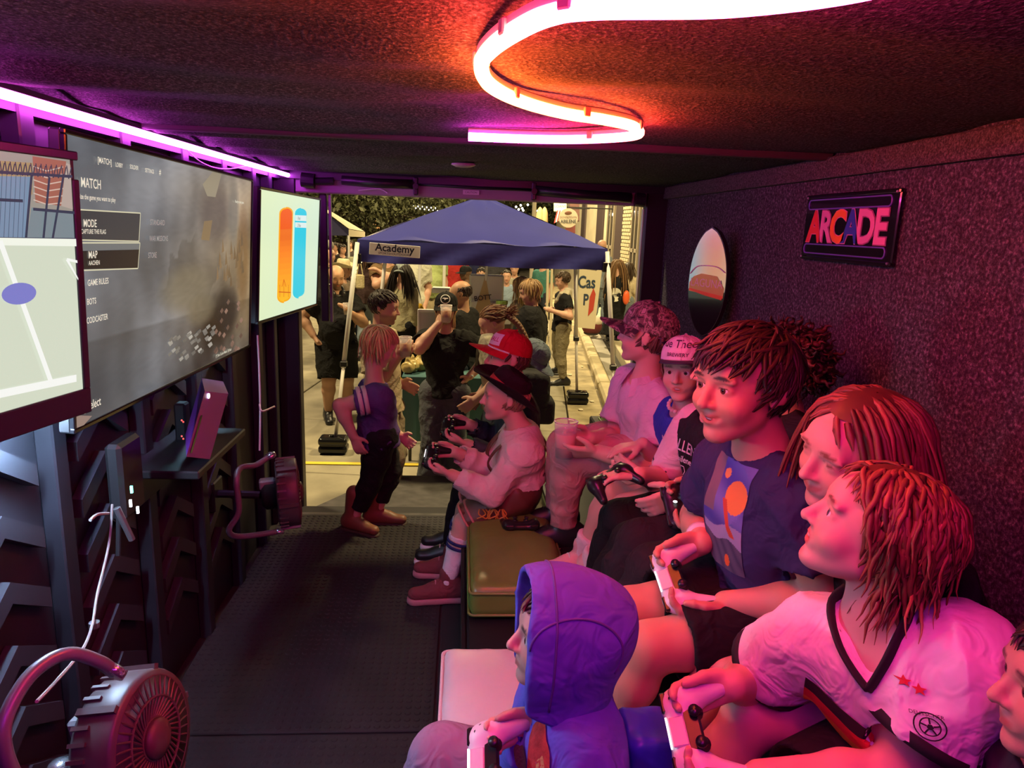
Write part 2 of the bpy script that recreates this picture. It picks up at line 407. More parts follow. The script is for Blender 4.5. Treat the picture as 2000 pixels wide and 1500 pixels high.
# rear door frame
hd = struct('door_1', M().box((.05, YD, 1.775), (1.02, .03, .062), bev=.006), mat('door header paint', (.30, .27, .29), .5))
FRM = mat('door frame paint', (.02, .016, .02), .35)
M().box((.05, YD-.045, 1.80), (1.02, .012, .02)).build('header_channel', FRM, hd)
M().box((1.03, YD, .9), (.062, .04, .94), bev=.006).build('door_post', FRM, hd)
M().box((-.915, YD, .9), (.057, .04, .94), bev=.006).build('door_post', FRM, hd)
M().box((.972, YD+.03, .9), (.006, .02, .80)).build('weather_strip', mat('bright strip', (.6, .58, .6), .3, .6), hd)
M().box((-.735, YD+.05, 1.38), (.02, .012, .34), bev=.004).build('door_track', FRM, hd)
M().box((-.70, YD+.05, 1.38), (.006, .012, .34)).build('door_track', mat('track steel', (.2, .19, .2), .4, .7), hd)
def rod(x0, x1, z0, z1, r, name, m):
    M().tube([(x0, YD-.05, z0), ((x0+x1)/2, YD-.05, (z0+z1)/2-.004), (x1, YD-.05, z1)], r, 12).build(name, m, hd, smooth=True)
rod(-.62, -.26, 1.782, 1.776, .024, 'spring_roll', FRM); rod(.37, .88, 1.772, 1.752, .026, 'spring_roll', FRM); rod(-.27, .38, 1.778, 1.772, .007, 'shaft', BLK)
for x in (-.245, .365):
    M().box((x, YD-.05, 1.765), (.012, .018, .045), bev=.005).lathe((x, YD-.072, 1.765), [(.014, -.01), (.016, 0), (.01, .012)], frame((0, 0, 1), (0, 1, 0))).build('bracket', FRM, hd)
M().tube([(-.82, YD-.06, 1.775), (-.755, YD-.06, 1.77)], .036, 16).tube([(-.75, YD-.06, 1.77), (-.66, YD-.06, 1.775)], .018, 12).build('end_drum', FRM, hd)
M().tube([(.90, YD-.06, 1.745), (.95, YD-.06, 1.742)], .036, 16).build('end_drum', FRM, hd)
M().tube(spline([at(700, 372, 3.82), at(740, 369, 3.82), at(757, 377, 3.82)]), .004, 6).build('door_cable', mat('pale cable', (.6, .5, .6), .5), hd)
stp = at(920, 376, 3.833); stk = M().box(stp, (.042, .002, .011)).build('warning_sticker', mat('sticker paper', (.75, .7, .72), .6), hd)
letters('sticker_print', 'CAUTION', stp+np.array([0, -.003, 0]), (1, 0, 0), (0, 0, 1), .014, BLKP, stk)
for p in ((1183, 395), (1200, 397)): M().sph(at(*p, 3.83), .005, n=6, m=4).build('screw', GRYM, hd)
# small disc in the ceiling near the door
dl = at(905, 321, 2.98); tag(M().lathe((dl[0], dl[1], CEIL-.001), [(.045, .004), (.05, -.004), (.03, -.012), (1e-5, -.014)], n=20).build('ceiling_disc', mat('disc plastic', (.45, .42, .4), .4), smooth=True),
    'small round pale cover on the ceiling near the door', 'ceiling cover')
# ramp flap
rp = M(); V = np.array([(-.86, 3.73, .0), (.55, 3.73, .0), (.55, 4.75, -.14), (-.50, 4.75, -.14)])
rp.add(np.concatenate([V, V-(0, 0, .04)]), [(0, 1, 2, 3), (7, 6, 5, 4), (0, 4, 5, 1), (1, 5, 6, 2), (2, 6, 7, 3), (3, 7, 4, 0)])
rp.box((-.15, 3.72, -.005), (.7, .02, .012), bev=.004)
tag(rp.build('ramp_flap', mat('ramp rubber', (.06, .055, .055), .8, noise=.3, nscale=14)), 'dark ramp flap leading from the trailer floor to the street', 'ramp')
# ================================================================ LED tubes
def led_tube(name, label, pts, cols, r, strength, parent_clips=None, n=10, base=.02):
    pts = np.asarray(pts); t = thing(name, label, 'led tube', pts.mean(0))
    m = M().tube(pts, r, n); C = np.repeat(np.asarray(cols), n, 0)
    m.build('glow_tube', mat(name+' glow', (0, 0, 0), .5, emis=(1, 1, 1), es=strength, attr=True), t, True, C)
    return t
sp = [(.30, .28), (.38, .45), (.36, .62), (.26, .715), (.128, .754), (.085, .785), (.055, .85), (.03, .94), (.02, 1.034), (.037, 1.17), (.095, 1.30), (.183, 1.403), (.271, 1.457), (.345, 1.53), (.384, 1.66), (.30, 1.765), (.177, 1.82), (.009, 1.834)]
sp = [(-.42, -.45), (-.42, -.25), (-.28, -.12), (0, -.06), (.18, .05)]+sp
SP = spline([(a, b, 1.792) for a, b in sp], 8)
key = [(0, (.30, .06, 2.2)), (.10, (.9, .05, 1.9)), (.20, (2.6, .06, 1.3)), (.30, (3.4, .09, .85)), (.38, (3.6, .10, .5)), (.45, (3.8, .12, .28)), (.55, (4, .26, .12)), (.66, (3.8, .50, .07)), (.78, (3.8, .40, .06)), (.86, (3.8, .15, .12)), (.93, (3.2, .10, .6)), (1, (2.2, .12, 2.0))]
u = np.linspace(0, 1, len(SP)); kc = np.array([k[1] for k in key]); ku = [k[0] for k in key]
SCOL = np.stack([np.interp(u, ku, kc[:, j]) for j in range(3)], 1)
snake = led_tube('ceiling_led_tube', 'glowing red and orange tube bent in an s on the ceiling', SP, SCOL, .0105, 38.0)
bk = SP.copy(); bk[:, 2] += .013
M().tube(bk, .008, 6).build('tube_backing', mat('led silicone', (.6, .45, .45), .5), snake)
for i in range(20, len(SP)-6, 14):
    M().box(SP[i]+(0, 0, .008), (.008, .012, .009), frame(nrm(SP[i+1]-SP[i-1]))[:, [1, 0, 2]], bev=.002).build('tube_clip', mat('clear clip', (.7, .35, .3), .3), snake)
LP = np.linspace((-.885, .3, 1.793), (-.885, 3.80, 1.793), 30)
lcol = np.stack([np.interp(np.linspace(0, 1, 30), [0, .55, 1], [3, 2.3, 2.2]), np.full(30, .22), np.interp(np.linspace(0, 1, 30), [0, .55, 1], [2.2, 2.6, 3.0])], 1)
strip = led_tube('wall_led_tube', 'straight glowing magenta tube along the top of the left wall', LP, lcol, .0105, 12.0)
M().box((-.885, 2.05, 1.808), (.008, 1.75, .006)).build('tube_backing', BLK, strip)
tag(M().tube(spline([atx(312, 270, -.93), atx(350, 280, -.93), atx(395, 318, -.92), atx(440, 330, -.92), atx(490, 322, -.91)]), .0025, 6).build('led_wire', mat('white wire', (.7, .6, .7), .5)),
    'thin pale wire drooping below the magenta tube', 'wire')
# ================================================================ televisions
def tvq(q, X=None, Ys=None):
    "four photo corners (near top, far top, far bottom, near bottom) -> centre, right, up, width, height"
    P = [atx(*p, x) for p, x in zip(q, X)] if X is not None else [at(*p, y) for p, y in zip(q, Ys)]
    c = sum(P)/4; r = nrm(P[1]-P[0]+P[2]-P[3]); w = (np.linalg.norm(P[1]-P[0])+np.linalg.norm(P[2]-P[3]))/2
    uu = (P[0]-P[3]+P[1]-P[2])/2; uu = uu-r*(uu@r); return c, r, nrm(uu), w, np.linalg.norm(uu)
class TV:
    def __init__(s, label, geo, bez=.012, chin=.012, depth=.03, back=.06, rim=BLKG):
        s.c, s.r, s.u, s.w, s.h = geo; s.n = np.cross(s.r, s.u); R = np.stack([s.r, s.n, s.u], 1); s.k = 0
        s.t = thing('television', label, 'television', s.c)
        w, h = s.w/2, s.h/2
        M().box(s.c-s.n*depth/2, (w, depth/2-.002, h), R, bev=.004).build('case', BLKP, s.t)
        M().box(s.c-s.n*(depth+back/2), (w*.72, back/2, h*.62), R, bev=.02).build('back_cover', BLKP, s.t)
        f = M()
        f.box(s.c+s.u*(h-bez/2), (w, .006, bez/2), R, bev=.002).box(s.c-s.u*(h-chin/2), (w, .006, chin/2), R, bev=.002)
        f.box(s.c+s.r*(w-bez/2), (bez/2, .006, h-chin), R, bev=.002).box(s.c-s.r*(w-bez/2), (bez/2, .006, h-chin), R, bev=.002)
        f.build('bezel', rim, s.t)
        M().tube([s.c-s.n*(depth+back), np.array([XL+.02, s.c[1], s.c[2]])], .025, 8).box((XL+.03, s.c[1], s.c[2]), (.015, .12, .1)).build('wall_mount', BLK, s.t)
        s.x0, s.x1, s.y0, s.y1 = -w+bez, w-bez, -h+chin, h-bez; s.V = []; s.F = []; s.C = []; s.nv = 0
    def px(s, x, y):
        d = CF+CR*(x-1000)/FPX+CU*(750-y)/FPX; p = CAM_POS+d*(((s.c-CAM_POS)@s.n)/(d@s.n))-s.c; return np.array([p@s.r, p@s.u])
    def clip(s, P): return np.clip(P, [s.x0, s.y0], [s.x1, s.y1])
    def poly(s, P, col, lift=None):
        P = s.clip(np.asarray(P, float)); s.k += 1; lf = .0012+.00003*s.k if lift is None else lift
        s.V.append(s.c+P[:, :1]*s.r+P[:, 1:]*s.u+s.n*lf); s.F.append(tuple(range(s.nv, s.nv+len(P)))); s.nv += len(P)
        s.C.append(np.broadcast_to(np.asarray(col, float), (len(P), 3)))
    def pp(s, pix, col): s.poly(s.up([s.px(*p) for p in pix]), col)
    def up(s, P):
        P = np.asarray(P); a = 0
        for i in range(len(P)): a += P[i-1][0]*P[i][1]-P[i][0]*P[i-1][1]
        return P if a > 0 else P[::-1]
    def line(s, a, b, wd, col):
        a, b = s.px(*a), s.px(*b); d = nrm(b-a); n = np.array([-d[1], d[0]])*wd/2; s.poly(s.up([a-n, b-n, b+n, a+n]), col)
    def ell(s, c, rx, ry, col, n=28):
        c = s.px(*c); s.poly([(c[0]+rx*cos(2*pi*i/n), c[1]+ry*sin(2*pi*i/n)) for i in range(n)], col)
    def field(s, nx, ny, fn):
        gx, gy = np.linspace(s.x0, s.x1, nx), np.linspace(s.y0, s.y1, ny); X, Y = np.meshgrid(gx, gy)
        s.k += 1; P = s.c+X[..., None]*s.r+Y[..., None]*s.u+s.n*.0011; o = s.nv
        s.V.append(P.reshape(-1, 3)); s.nv += nx*ny
        s.F += [(o+j*nx+i, o+j*nx+i+1, o+(j+1)*nx+i+1, o+(j+1)*nx+i) for j in range(ny-1) for i in range(nx-1)]
        s.C.append(fn((X-s.x0)/(s.x1-s.x0), (Y-s.y0)/(s.y1-s.y0)).reshape(-1, 3))
    def text(s, t, p, size, m, align='L', sx=1, bold=.01):
        q = s.px(*p); s.k += 1
        letters('screen_text', t, s.c+s.r*q[0]+s.u*q[1]+s.n*(.0022+.00003*s.k), s.r, s.u, size, m, s.scr, bold, sx, align)
    def screen(s, es, rough=.25):
        m = mat('lit screen %g' % es, (.005, .005, .005), rough, emis=(1, 1, 1), es=es, attr=True, spec=.5)
        for l in list(m.node_tree.links):
            if l.to_socket.name == 'Base Color': m.node_tree.links.remove(l)
        s.scr = mesh_obj('screen', np.concatenate(s.V), s.F, m, s.t, col=np.concatenate(s.C)); return s
def srgb(r, g, b): return tuple(((c/255+.055)/1.055)**2.4 if c > 10 else c/3295 for c in (r, g, b))
TXT = mat('screen lettering', (.1, .1, .1), .5, emis=srgb(225, 222, 200), es=1.0); TXD = mat('screen lettering dim', (.1, .1, .1), .5, emis=srgb(150, 150, 145), es=1.0)
# near television: a walled ball court
g1 = tvq(((175, 304), (181, 305), (143, 808), (137, 808)), X=(-.705, -.70, -.752, -.757)); ff = (atx(181, 305, -.70)+atx(143, 806, -.752))/2
r1 = nrm((.22, .97, 0)); u1 = nrm(g1[2]-r1*(g1[2]@r1)); h1 = np.linalg.norm(atx(181, 303, -.70)-atx(143, 808, -.752)); w1 = .88
t1 = TV('television nearest the camera showing a pale walled ball court', (ff-r1*w1/2, r1, u1, w1, h1), bez=.016, chin=.05, rim=mat('navy bezel', (.02, .018, .035), .35))
FL = srgb(205, 213, 192)
t1.field(2, 2, lambda x, y: np.stack([FL[i]+0*x for i in range(3)], -1))
t1.pp([(-700, 150), (200, 285), (170, 472), (-700, 455)], srgb(150, 145, 135))
t1.pp([(-60, 310), (62, 318), (62, 380), (-60, 375)], srgb(165, 140, 100)); t1.pp([(62, 305), (128, 315), (118, 402), (68, 395)], srgb(158, 98, 82))
for k in range(6):
    t1.line((64, 325+k*13), (90, 334+k*13), .002, srgb(205, 180, 165)); t1.line((90, 334+k*13), (122, 326+k*14), .002, srgb(205, 180, 165))
t1.pp([(128, 318), (172, 326), (170, 410), (118, 402)], srgb(176, 160, 150)); t1.pp([(60, 405), (168, 415), (166, 468), (50, 464)], srgb(120, 134, 140))
t1.pp([(-700, 330), (58, 345), (48, 466), (-700, 455)], srgb(118, 140, 165))
for k in range(24): t1.line((-160+k*9, 338), (-166+k*9, 464), .0012, srgb(78, 92, 112))
for k in range(34):
    x = -160+k*10; y = 318+.07*x; t1.line((x, y+22), (x-4, y-4), .0022, srgb(48, 56, 72)); t1.line((x, y+22), (x+5, y), .0022, srgb(48, 56, 72))
for a, b in (((-300, 318), (172, 348)), ((57, 342), (46, 466)), ((120, 340), (98, 468)), ((92, 345), (80, 468)), ((-200, 380), (40, 392)), ((60, 408), (168, 416)), ((-300, 462), (166, 467))): t1.line(a, b, .005, srgb(52, 60, 78))
t1.pp([(-700, 452), (168, 466), (168, 480), (-700, 470)], srgb(236, 240, 226))
for a, b, w_ in (((-5, 470), (97, 750), .010), ((-400, 850), (145, 738), .014), ((126, 506), (150, 545), .006), ((126, 506), (160, 510), .005), ((-200, 440), (-40, 800), .01)): t1.line(a, b, w_, srgb(240, 242, 236))
t1.ell((33, 573), .036, .0185, srgb(122, 124, 196)); t1.screen(1.05)
# middle television: a game menu over a grey ruined street
t2 = TV('large middle television showing a grey game menu', tvq(((140, 262), (490, 345), (488, 682), (122, 848)), X=(-.78, -.775, -.80, -.82)), bez=.01, chin=.01)
def smoke(x, y):
    r = np.random.default_rng(3); n = np.zeros_like(x)
    for i in range(1, 7):
        a = r.normal(size=2)*3.2*i; n += np.sin(x*a[0]*1.6+y*a[1]+r.random()*6+1.3*np.sin(3*i*y))/i
    n = n/2.4; b = .42+.16*n-.10*(y < .3)+.10*y; warm = np.clip(1.6*(x-.35), 0, 1)*np.clip(1.7-2.2*np.abs(y-.5), 0, 1)
    c = np.stack([b*(.98+.25*warm), b*(.99+.06*warm), b*(1.02-.22*warm)], -1)
    dk = np.clip(1-((x-.72)**2/.02+(y-.22)**2/.03), 0, 1)+.6*np.clip(1-((x-.55)**2/.06+(y-.5)**2/.05), 0, 1)*(n > -.2); c *= (1-.5*dk)[..., None]
    bl = lambda cx, cy, rx, ry: np.clip(1.3-((x-cx)/rx)**2-((y-cy)/ry)**2, 0, 1)[..., None]
    for cx, cy, rx, ry, cc in ((.52, .42, .17, .12, (.50, .46, .38)), (.60, .30, .10, .08, (.46, .42, .34)), (.80, .26, .10, .13, (.17, .16, .16)), (.93, .55, .06, .3, (.50, .38, .25)), (.70, .78, .12, .18, (.36, .32, .29)), (.84, .80, .05, .2, (.46, .44, .40))): c = c*(1-.75*bl(cx, cy, rx, ry))+np.array(cc)*.75*bl(cx, cy, rx, ry)
    c = c*(1+.03*np.sin(40*x+9*np.sin(23*y))*np.sin(31*y+6*np.sin(17*x)))[..., None]
    lf = np.clip(1.2-2.6*x, 0, 1)*.4; c = c*(1-lf[..., None])+np.array([.30, .33, .37])*lf[..., None]
    return np.clip(c, .06, .9)**2.2
t2.field(150, 84, smoke)
t2.pp([(395, 360), (415, 335), (432, 335), (420, 385), (404, 383)], srgb(150, 140, 118)); t2.pp([(398, 432), (414, 430), (408, 470), (392, 468)], srgb(138, 116, 84))
for k in range(40): x = 322+random.random()*90; y = 690-.35*(x-322)+random.uniform(-28, 22); t2.pp([(x, y), (x+7, y-6), (x+9, y-1), (x+3, y+5)], srgb(*(np.array([165, 160, 150])*random.uniform(.6, 1.1))))
for k in range(26): x = 415+random.random()*52; y = 640+random.uniform(-60, 55); t2.pp([(x, y), (x+4, y-7), (x+7, y-2), (x+3, y+5)], srgb(*(np.array([140, 110, 95])*random.uniform(.7, 1.1))))
for k in range(22): x = 420+random.random()*55; y = 490+random.uniform(-40, 60); t2.pp([(x, y+14), (x+2, y-16), (x+5, y+10)], srgb(*(np.array([132, 108, 80])*random.uniform(.8, 1.05))))
t2.pp([(150, 409), (271, 416), (268, 471), (146, 470)], srgb(58, 60, 66)); t2.pp([(146, 490), (269, 487), (266, 523), (140, 526)], srgb(18, 21, 32)); t2.pp([(147, 474), (270, 474), (269, 487), (146, 489)], srgb(110, 114, 116))
for a, b in (((150, 409), (271, 416)), ((271, 416), (268, 471)), ((140, 468), (268, 471)), ((140, 474), (270, 474)), ((270, 474), (266, 524)), ((130, 529), (266, 524))): t2.line(a, b, .0028, srgb(214, 208, 176))
t2.ell((162, 799), .0105, .0105, srgb(220, 218, 196)); t2.ell((162, 799), .008, .008, srgb(80, 86, 92))
t2.pp([(124, 820), (176, 812), (160, 835), (124, 846)], srgb(150, 128, 118)); t2.screen(.95)
for s_, p, z in (('[MATCH]', (186, 312), .0175), ('LOBBY', (221, 321), .0135), ('SOLDIER', (249, 325), .0135), ('SETTINGS', (279, 332), .0135), ('MATCH', (153, 356), .028), ('Customize the game you want to play', (130, 381), .0145), ('MODE', (158, 436), .0225), ('CAPTURE THE FLAG', (153, 452), .0135), ('MAP', (168, 498), .0225), ('AACHEN', (168, 514), .0135), ('GAME RULES', (166, 553), .0185), ('BOTS', (165, 590), .0185), ('CODCASTER', (164, 627), .0185), ('Select', (166, 794), .028)):
    t2.text(s_, p, z, TXT, sx=.85)
t2.text('A', (162, 800), .014, TXT, align='C')
for s_, p in (('STANDARD', (289, 434)), ('WAR MISSIONS', (287, 466)), ('STORE', (285, 499))): t2.text(s_, p, .0195, TXD, sx=.85)
t2.text('Ready to start game', (456, 393), .013, TXT, sx=.9); t2.text('(Y) Save Custom Mode  (B) Back', (418, 696), .013, TXT, sx=.9)
t2.text('#', (308, 336), .02, TXT, align='C')
# far television: two coloured bars on a pale screen
t3 = TV('television by the door showing orange and blue bars', tvq(((507, 365), (626, 386), (617, 598), (500, 633)), Ys=(2.85, 3.66, 3.64, 2.83)), bez=.011, chin=.012)
t3.field(12, 2, lambda x, y: np.stack([srgb(224, 232, 206)[0]-.06*x, srgb(224, 240, 206)[1]-.02*x+0*y, srgb(200, 226, 196)[2]+.10*x], -1))
def rbar(x0, x1, yt0, yt1, yb0, yb1, cols):
    n = 40; ra = .062; ed = lambda t: .5*(1-math.sqrt(max(1-((ra-min(t, 1-t))/ra)**2, 0))) if min(t, 1-t) < ra else 0
    ts = sorted(set([0, .004, .012, .024, .04, .062, 1-.062, 1-.04, 1-.024, 1-.012, 1-.004, 1]+list(np.linspace(.1, .9, 14))))
    for a, b in zip(ts[:-1], ts[1:]):
        L = lambda t: (yt0+(yb0-yt0)*t, yt1+(yb1-yt1)*t); dx = (x1-x0); xs = lambda t: (x0-9*t*.55+ed(t)*dx, x1-9*t*.55-ed(t)*dx); A0, B0 = xs(a), xs(b)
        t3.poly(t3.up([t3.px(A0[0], L(a)[0]), t3.px(A0[1], L(a)[1]), t3.px(B0[1], L(b)[1]), t3.px(B0[0], L(b)[0])]), cols((a+b)/2))
rbar(545, 572, 405, 404, 592, 589, lambda t: srgb(250, 170, 20)); rbar(547, 570, 408, 407, 589, 586, lambda t: srgb(*(np.array([240, 110, 25])*(1-abs(t-.3))+np.array([255, 185, 40])*abs(t-.3)*1.2).clip(0, 255)) if t > .2 else srgb(245, 95, 10))
rbar(575, 598, 406, 407, 583, 579, lambda t: srgb(40, 205, 228)); t3.pp([(575, 420), (597, 421), (597, 432), (575, 431)], srgb(225, 240, 235)); t3.pp([(575, 434), (597, 435), (597, 445), (575, 444)], srgb(225, 240, 235))
for a, b in (((543, 570), (566, 571)), ((545, 556), (545, 580)), ((553, 545), (553, 580)), ((562, 556), (562, 580)), ((549, 560), (553, 546)), ((557, 560), (553, 546))): t3.line(a, b, .004, srgb(205, 85, 25))
t3.screen(.98)
t3.text('1. Red', (578, 426), .02, mat('screen print dark', (.05, .05, .05), .5, emis=srgb(120, 130, 130), es=1)); t3.text('2. Blue', (578, 440), .02, MATS['screen print dark'])
# ================================================================ things on the left wall
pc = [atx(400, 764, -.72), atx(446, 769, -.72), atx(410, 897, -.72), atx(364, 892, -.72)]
cs = thing('game_console', 'upright purple game console on a shelf below the televisions', 'game console', sum(pc)/4)  # dark console; its purple is light painted into the base colour
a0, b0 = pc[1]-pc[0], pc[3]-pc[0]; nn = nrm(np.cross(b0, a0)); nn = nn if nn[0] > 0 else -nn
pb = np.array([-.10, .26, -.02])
g = M().add(pc+[p+pb for p in pc], [(3, 2, 1, 0), (1, 2, 6, 5), (0, 1, 5, 4), (2, 3, 7, 6), (3, 0, 4, 7), (4, 5, 6, 7)]); g.build('case', mat('console plastic with painted purple light', (.20, .03, .32), .45), cs)  # dark plastic; the purple light falling on it is painted into the base colour
M().add([pc[0]*.62+pc[3]*.38+a0*.08+nn*.002, pc[0]*.62+pc[3]*.38+a0*.14+nn*.002, pc[0]*.05+pc[3]*.95+a0*.14+nn*.002, pc[0]*.05+pc[3]*.95+a0*.08+nn*.002], [(0, 1, 2, 3)]).build('disc_slot', BLKG, cs)
M().lathe(pc[0]+a0*.16+b0*.07+nn*.001, [(.0075, 0), (.0075, .003), (1e-5, .004)], frame(nrm(b0), nn)[:, [0, 1, 2]], n=14).build('power_light', mat('white lamp', (1, 1, 1), .5, emis=(1, 1, 1), es=3), cs)
tag(M().box((-.84, 2.16, .868), (.12, .22, .012), bev=.004).box((-.94, 2.16, .80), (.015, .2, .06)).build('console_shelf', BLK), 'black wall shelf carrying the purple console', 'shelf')  # the console is dark; its purple is painted light
def lampbar(p, c, es, lab, ln=.1):
    t = thing('backlight_bar', lab, 'light bar', p); M().box(np.asarray(p)+(0, 0, .012), (.014, ln, .008), bev=.003).build('bar_case', BLK, t)
    M().box(np.asarray(p), (.009, ln*.95, .006)).build('bar_diffuser', mat('bar glow %g' % es, (1, 1, 1), .5, emis=c, es=es), t)
lampbar((-.885, 1.42, 1.17), (.50, .72, 1.0), 650, 'cool white light bar behind the nearest television', .12)
lampbar((-.91, 2.55, 1.12), (.45, .75, 1.0), 120, 'cool white light bar behind the console', .05)
# bracket with a hanging controller
br = thing('controller_rack', 'dark hanging rack with small status lights below the middle television', 'rack', atx(245, 940, -.8))
M().box(atx(245, 930, -.84), (.02, .06, .10), bev=.01).build('rack_body', BLKP, br)
M().tube([atx(228, 992, -.80), atx(258, 1054, -.78)], .008, 8).build('rack_arm', GRYM, br); M().tube([atx(232, 1000, -.82), atx(231, 1085, -.82)], .006, 8).build('rack_arm', BLKP, br)
for p, c in (((257, 956), (.2, 1, .7)), ((255, 983), (1, 1, 1)), ((269, 996), (1, 1, 1))):
    M().box(atx(*p, -.79), (.0025, .0025, .009)).build('status_light', mat('status %g' % c[0], c, .5, emis=c, es=2.5), br)
ctl = thing('game_controller', 'small black wall hub with red lights beside the console', 'hub', atx(357, 840, -.86))
M().box(atx(357, 830, -.88), (.018, .022, .075), bev=.006).build('hub_case', BLKP, ctl)
for k, y in enumerate((821, 824, 852, 857)): M().sph(atx(355+3*(k % 2), y, -.855), .003, n=6, m=4).build('hub_light', mat('red dot', (1, .1, .1), .5, emis=(1, .12, .1), es=1.2), ctl)
ctl.name = 'wall_hub'
def cable(name, lab, pts, r=.003, m=None): return tag(M().tube(spline(pts), r, 6).build(name, m or mat('grey cable', (.3, .3, .28), .5)), lab, 'cable')
cable('power_cable', 'thin pale cable hanging down to the floor fan', [atx(219, 985, -.84), atx(213, 1060, -.84), atx(190, 1160, -.80), atx(180, 1220, -.76), atx(160, 1270, -.70), atx(110, 1330, -.66), atx(72, 1370, -.64)])
tag(M().lathe(atx(184, 1220, -.77), [(.004, -.008), (.011, -.006), (.011, .006), (.004, .008)], n=10).build('cable_clip', GRYM), 'small metal clip on the pale hanging cable', 'clip')
cable('hdmi_cable', 'bright cable running down beside the console to the clamp fan', [atx(503, 655, -.80), atx(506, 720, -.80), atx(508, 800, -.80), atx(507, 880, -.80)], .004, mat('white cable', (.7, .7, .75), .4))
cable('short_cable', 'short bent cable end tied above the clamp fan', [atx(507, 790, -.79), atx(512, 803, -.77), atx(536, 794, -.76)], .004, MATS['white cable'])
cable('loop_cable', 'dark looped cable under the controller rack', [atx(176, 1016, -.85), atx(190, 1005, -.85), atx(212, 1003, -.85)], .004)
# ---- drum fans
def drum_fan(label, c, ax, r, dp, hand, hr):
    ax = nrm(ax); R = frame(ax, (0, 0, 1)); Z = np.stack([R[:, 0], R[:, 2], ax], 1)
    if np.linalg.det(Z) < 0: Z[:, 0] *= -1
    t = thing('drum_fan', label, 'fan', c); RED = mat('fan plastic', (.085, .06, .065), .42); c = np.asarray(c)
    M().lathe(c, [(r*.97, dp*.4), (r, dp*.32), (r, -dp*.30), (r*.93, -dp*.42), (r*.86, -dp*.42), (r*.86, dp*.3), (r*.9, dp*.4)], Z, 40).build('housing', RED, t, True)
    sec = M()
    for k in range(30):
        a = 2*pi*k/30; d = R[:, 0]*cos(a)+R[:, 2]*sin(a)
        if k % 5 == 0: sec.box(c+d*r*1.015, (r*.05, dp*.36, r*.05), np.stack([d, ax, np.cross(d, ax)], 1))
        else: sec.box(c+d*r*1.004-ax*dp*.22, (r*.03, dp*.16, r*.028), np.stack([d, ax, np.cross(d, ax)], 1))
    sec.build('housing_ribs', RED, t)
    G = MATS.get('fan grille') or mat('fan grille', (.10, .05, .05), .45)
    for k in range(40):
        a = 2*pi*k/40; d = R[:, 0]*cos(a)+R[:, 2]*sin(a); d2 = R[:, 0]*cos(a+.28)+R[:, 2]*sin(a+.28)
        M().tube([c+ax*dp*.40+d*r*.28, c+ax*dp*.44+d2*r*.6, c+ax*dp*.38+d2*r*.9], r*.018, 5).build('grille_spoke', G, t)
    for q, z in ((.9, .38), (.6, .44), (.3, .41)):
        rg = [c+ax*dp*z+(R[:, 0]*cos(a)+R[:, 2]*sin(a))*r*q for a in np.linspace(0, 2*pi, 33)]; M().tube(rg, r*.022, 6).build('grille_ring', G, t)
    M().lathe(c+ax*dp*.40, [(r*.3, 0), (r*.28, .012), (r*.14, .02), (1e-5, .021)], Z, 24).build('hub_cap', G, t, True)
    for k in range(5):
        a = 2*pi*k/5; d = R[:, 0]*cos(a)+R[:, 2]*sin(a); e = np.cross(ax, d)
        M().grid([[c+d*r*s+e*r*wd*q+ax*(q*.02) for q in (-.5, .5)] for s, wd in ((.2, .2), (.5, .42), (.82, .5))]).build('blade', BLKP, t)
    M().lathe(c, [(r*.30, -dp*1.0), (r*.42, -dp*.85), (r*.42, -dp*.45), (r*.8, -dp*.38)], Z, 20).build('motor', BLKP, t, True)
    M().box(c-ax*dp*.75+R[:, 2]*r*.35, (.022, .03, .02), R, bev=.006).build('battery', mat('battery grey', (.25, .25, .27), .4), t)
    h = spline(hand, 8); ho = M().tube(h, hr, 10).build('handle', mat('handle tube', (.20, .19, .22), .35, .3), t, True)
    for e in (0, -1): M().lathe(h[e], [(hr*1.0, -.008), (hr*1.9, -.006), (hr*1.9, .006), (hr*.8, .012)], frame(nrm(h[e]-h[e*3+1 if e else 2]), (0, .1, 1)), 14).build('pivot_knob', mat('chrome knob', (.5, .5, .55), .2, .8), ho, True)
    return t
drum_fan('drum fan on the floor at lower left with big tube handle', at(262, 1446, 1.18), (.93, -.12, .18), .122, .10,
         [at(222, 1312, 1.14), at(195, 1293, 1.12), at(130, 1277, 1.08), at(62, 1316, 1.03), at(14, 1394, .98), at(8, 1460, .96), at(40, 1530, .97), at(110, 1570, 1.02), at(120, 1500, 1.10)], .011)
drum_fan('drum fan clamped to the left wall beside the doorway', at(563, 962, 2.72), (.97, .25, .05), .135, .10,
         [at(528, 890, 2.6), at(500, 908, 2.55), at(470, 914, 2.5), at(462, 940, 2.45), at(466, 1000, 2.45), at(447, 1036, 2.45), at(470, 1048, 2.5), at(545, 1038, 2.62)], .011)
fc_ = at(563, 962, 2.72); M().tube([fc_-(.10, .03, 0), (XL+.01, fc_[1]-.02, fc_[2])], .016, 8).box((XL+.02, fc_[1]-.02, fc_[2]), (.02, .05, .06), bev=.005).build('wall_clamp', BLKP, [o for o in bpy.data.objects if o.name.startswith('drum_fan')][-1])
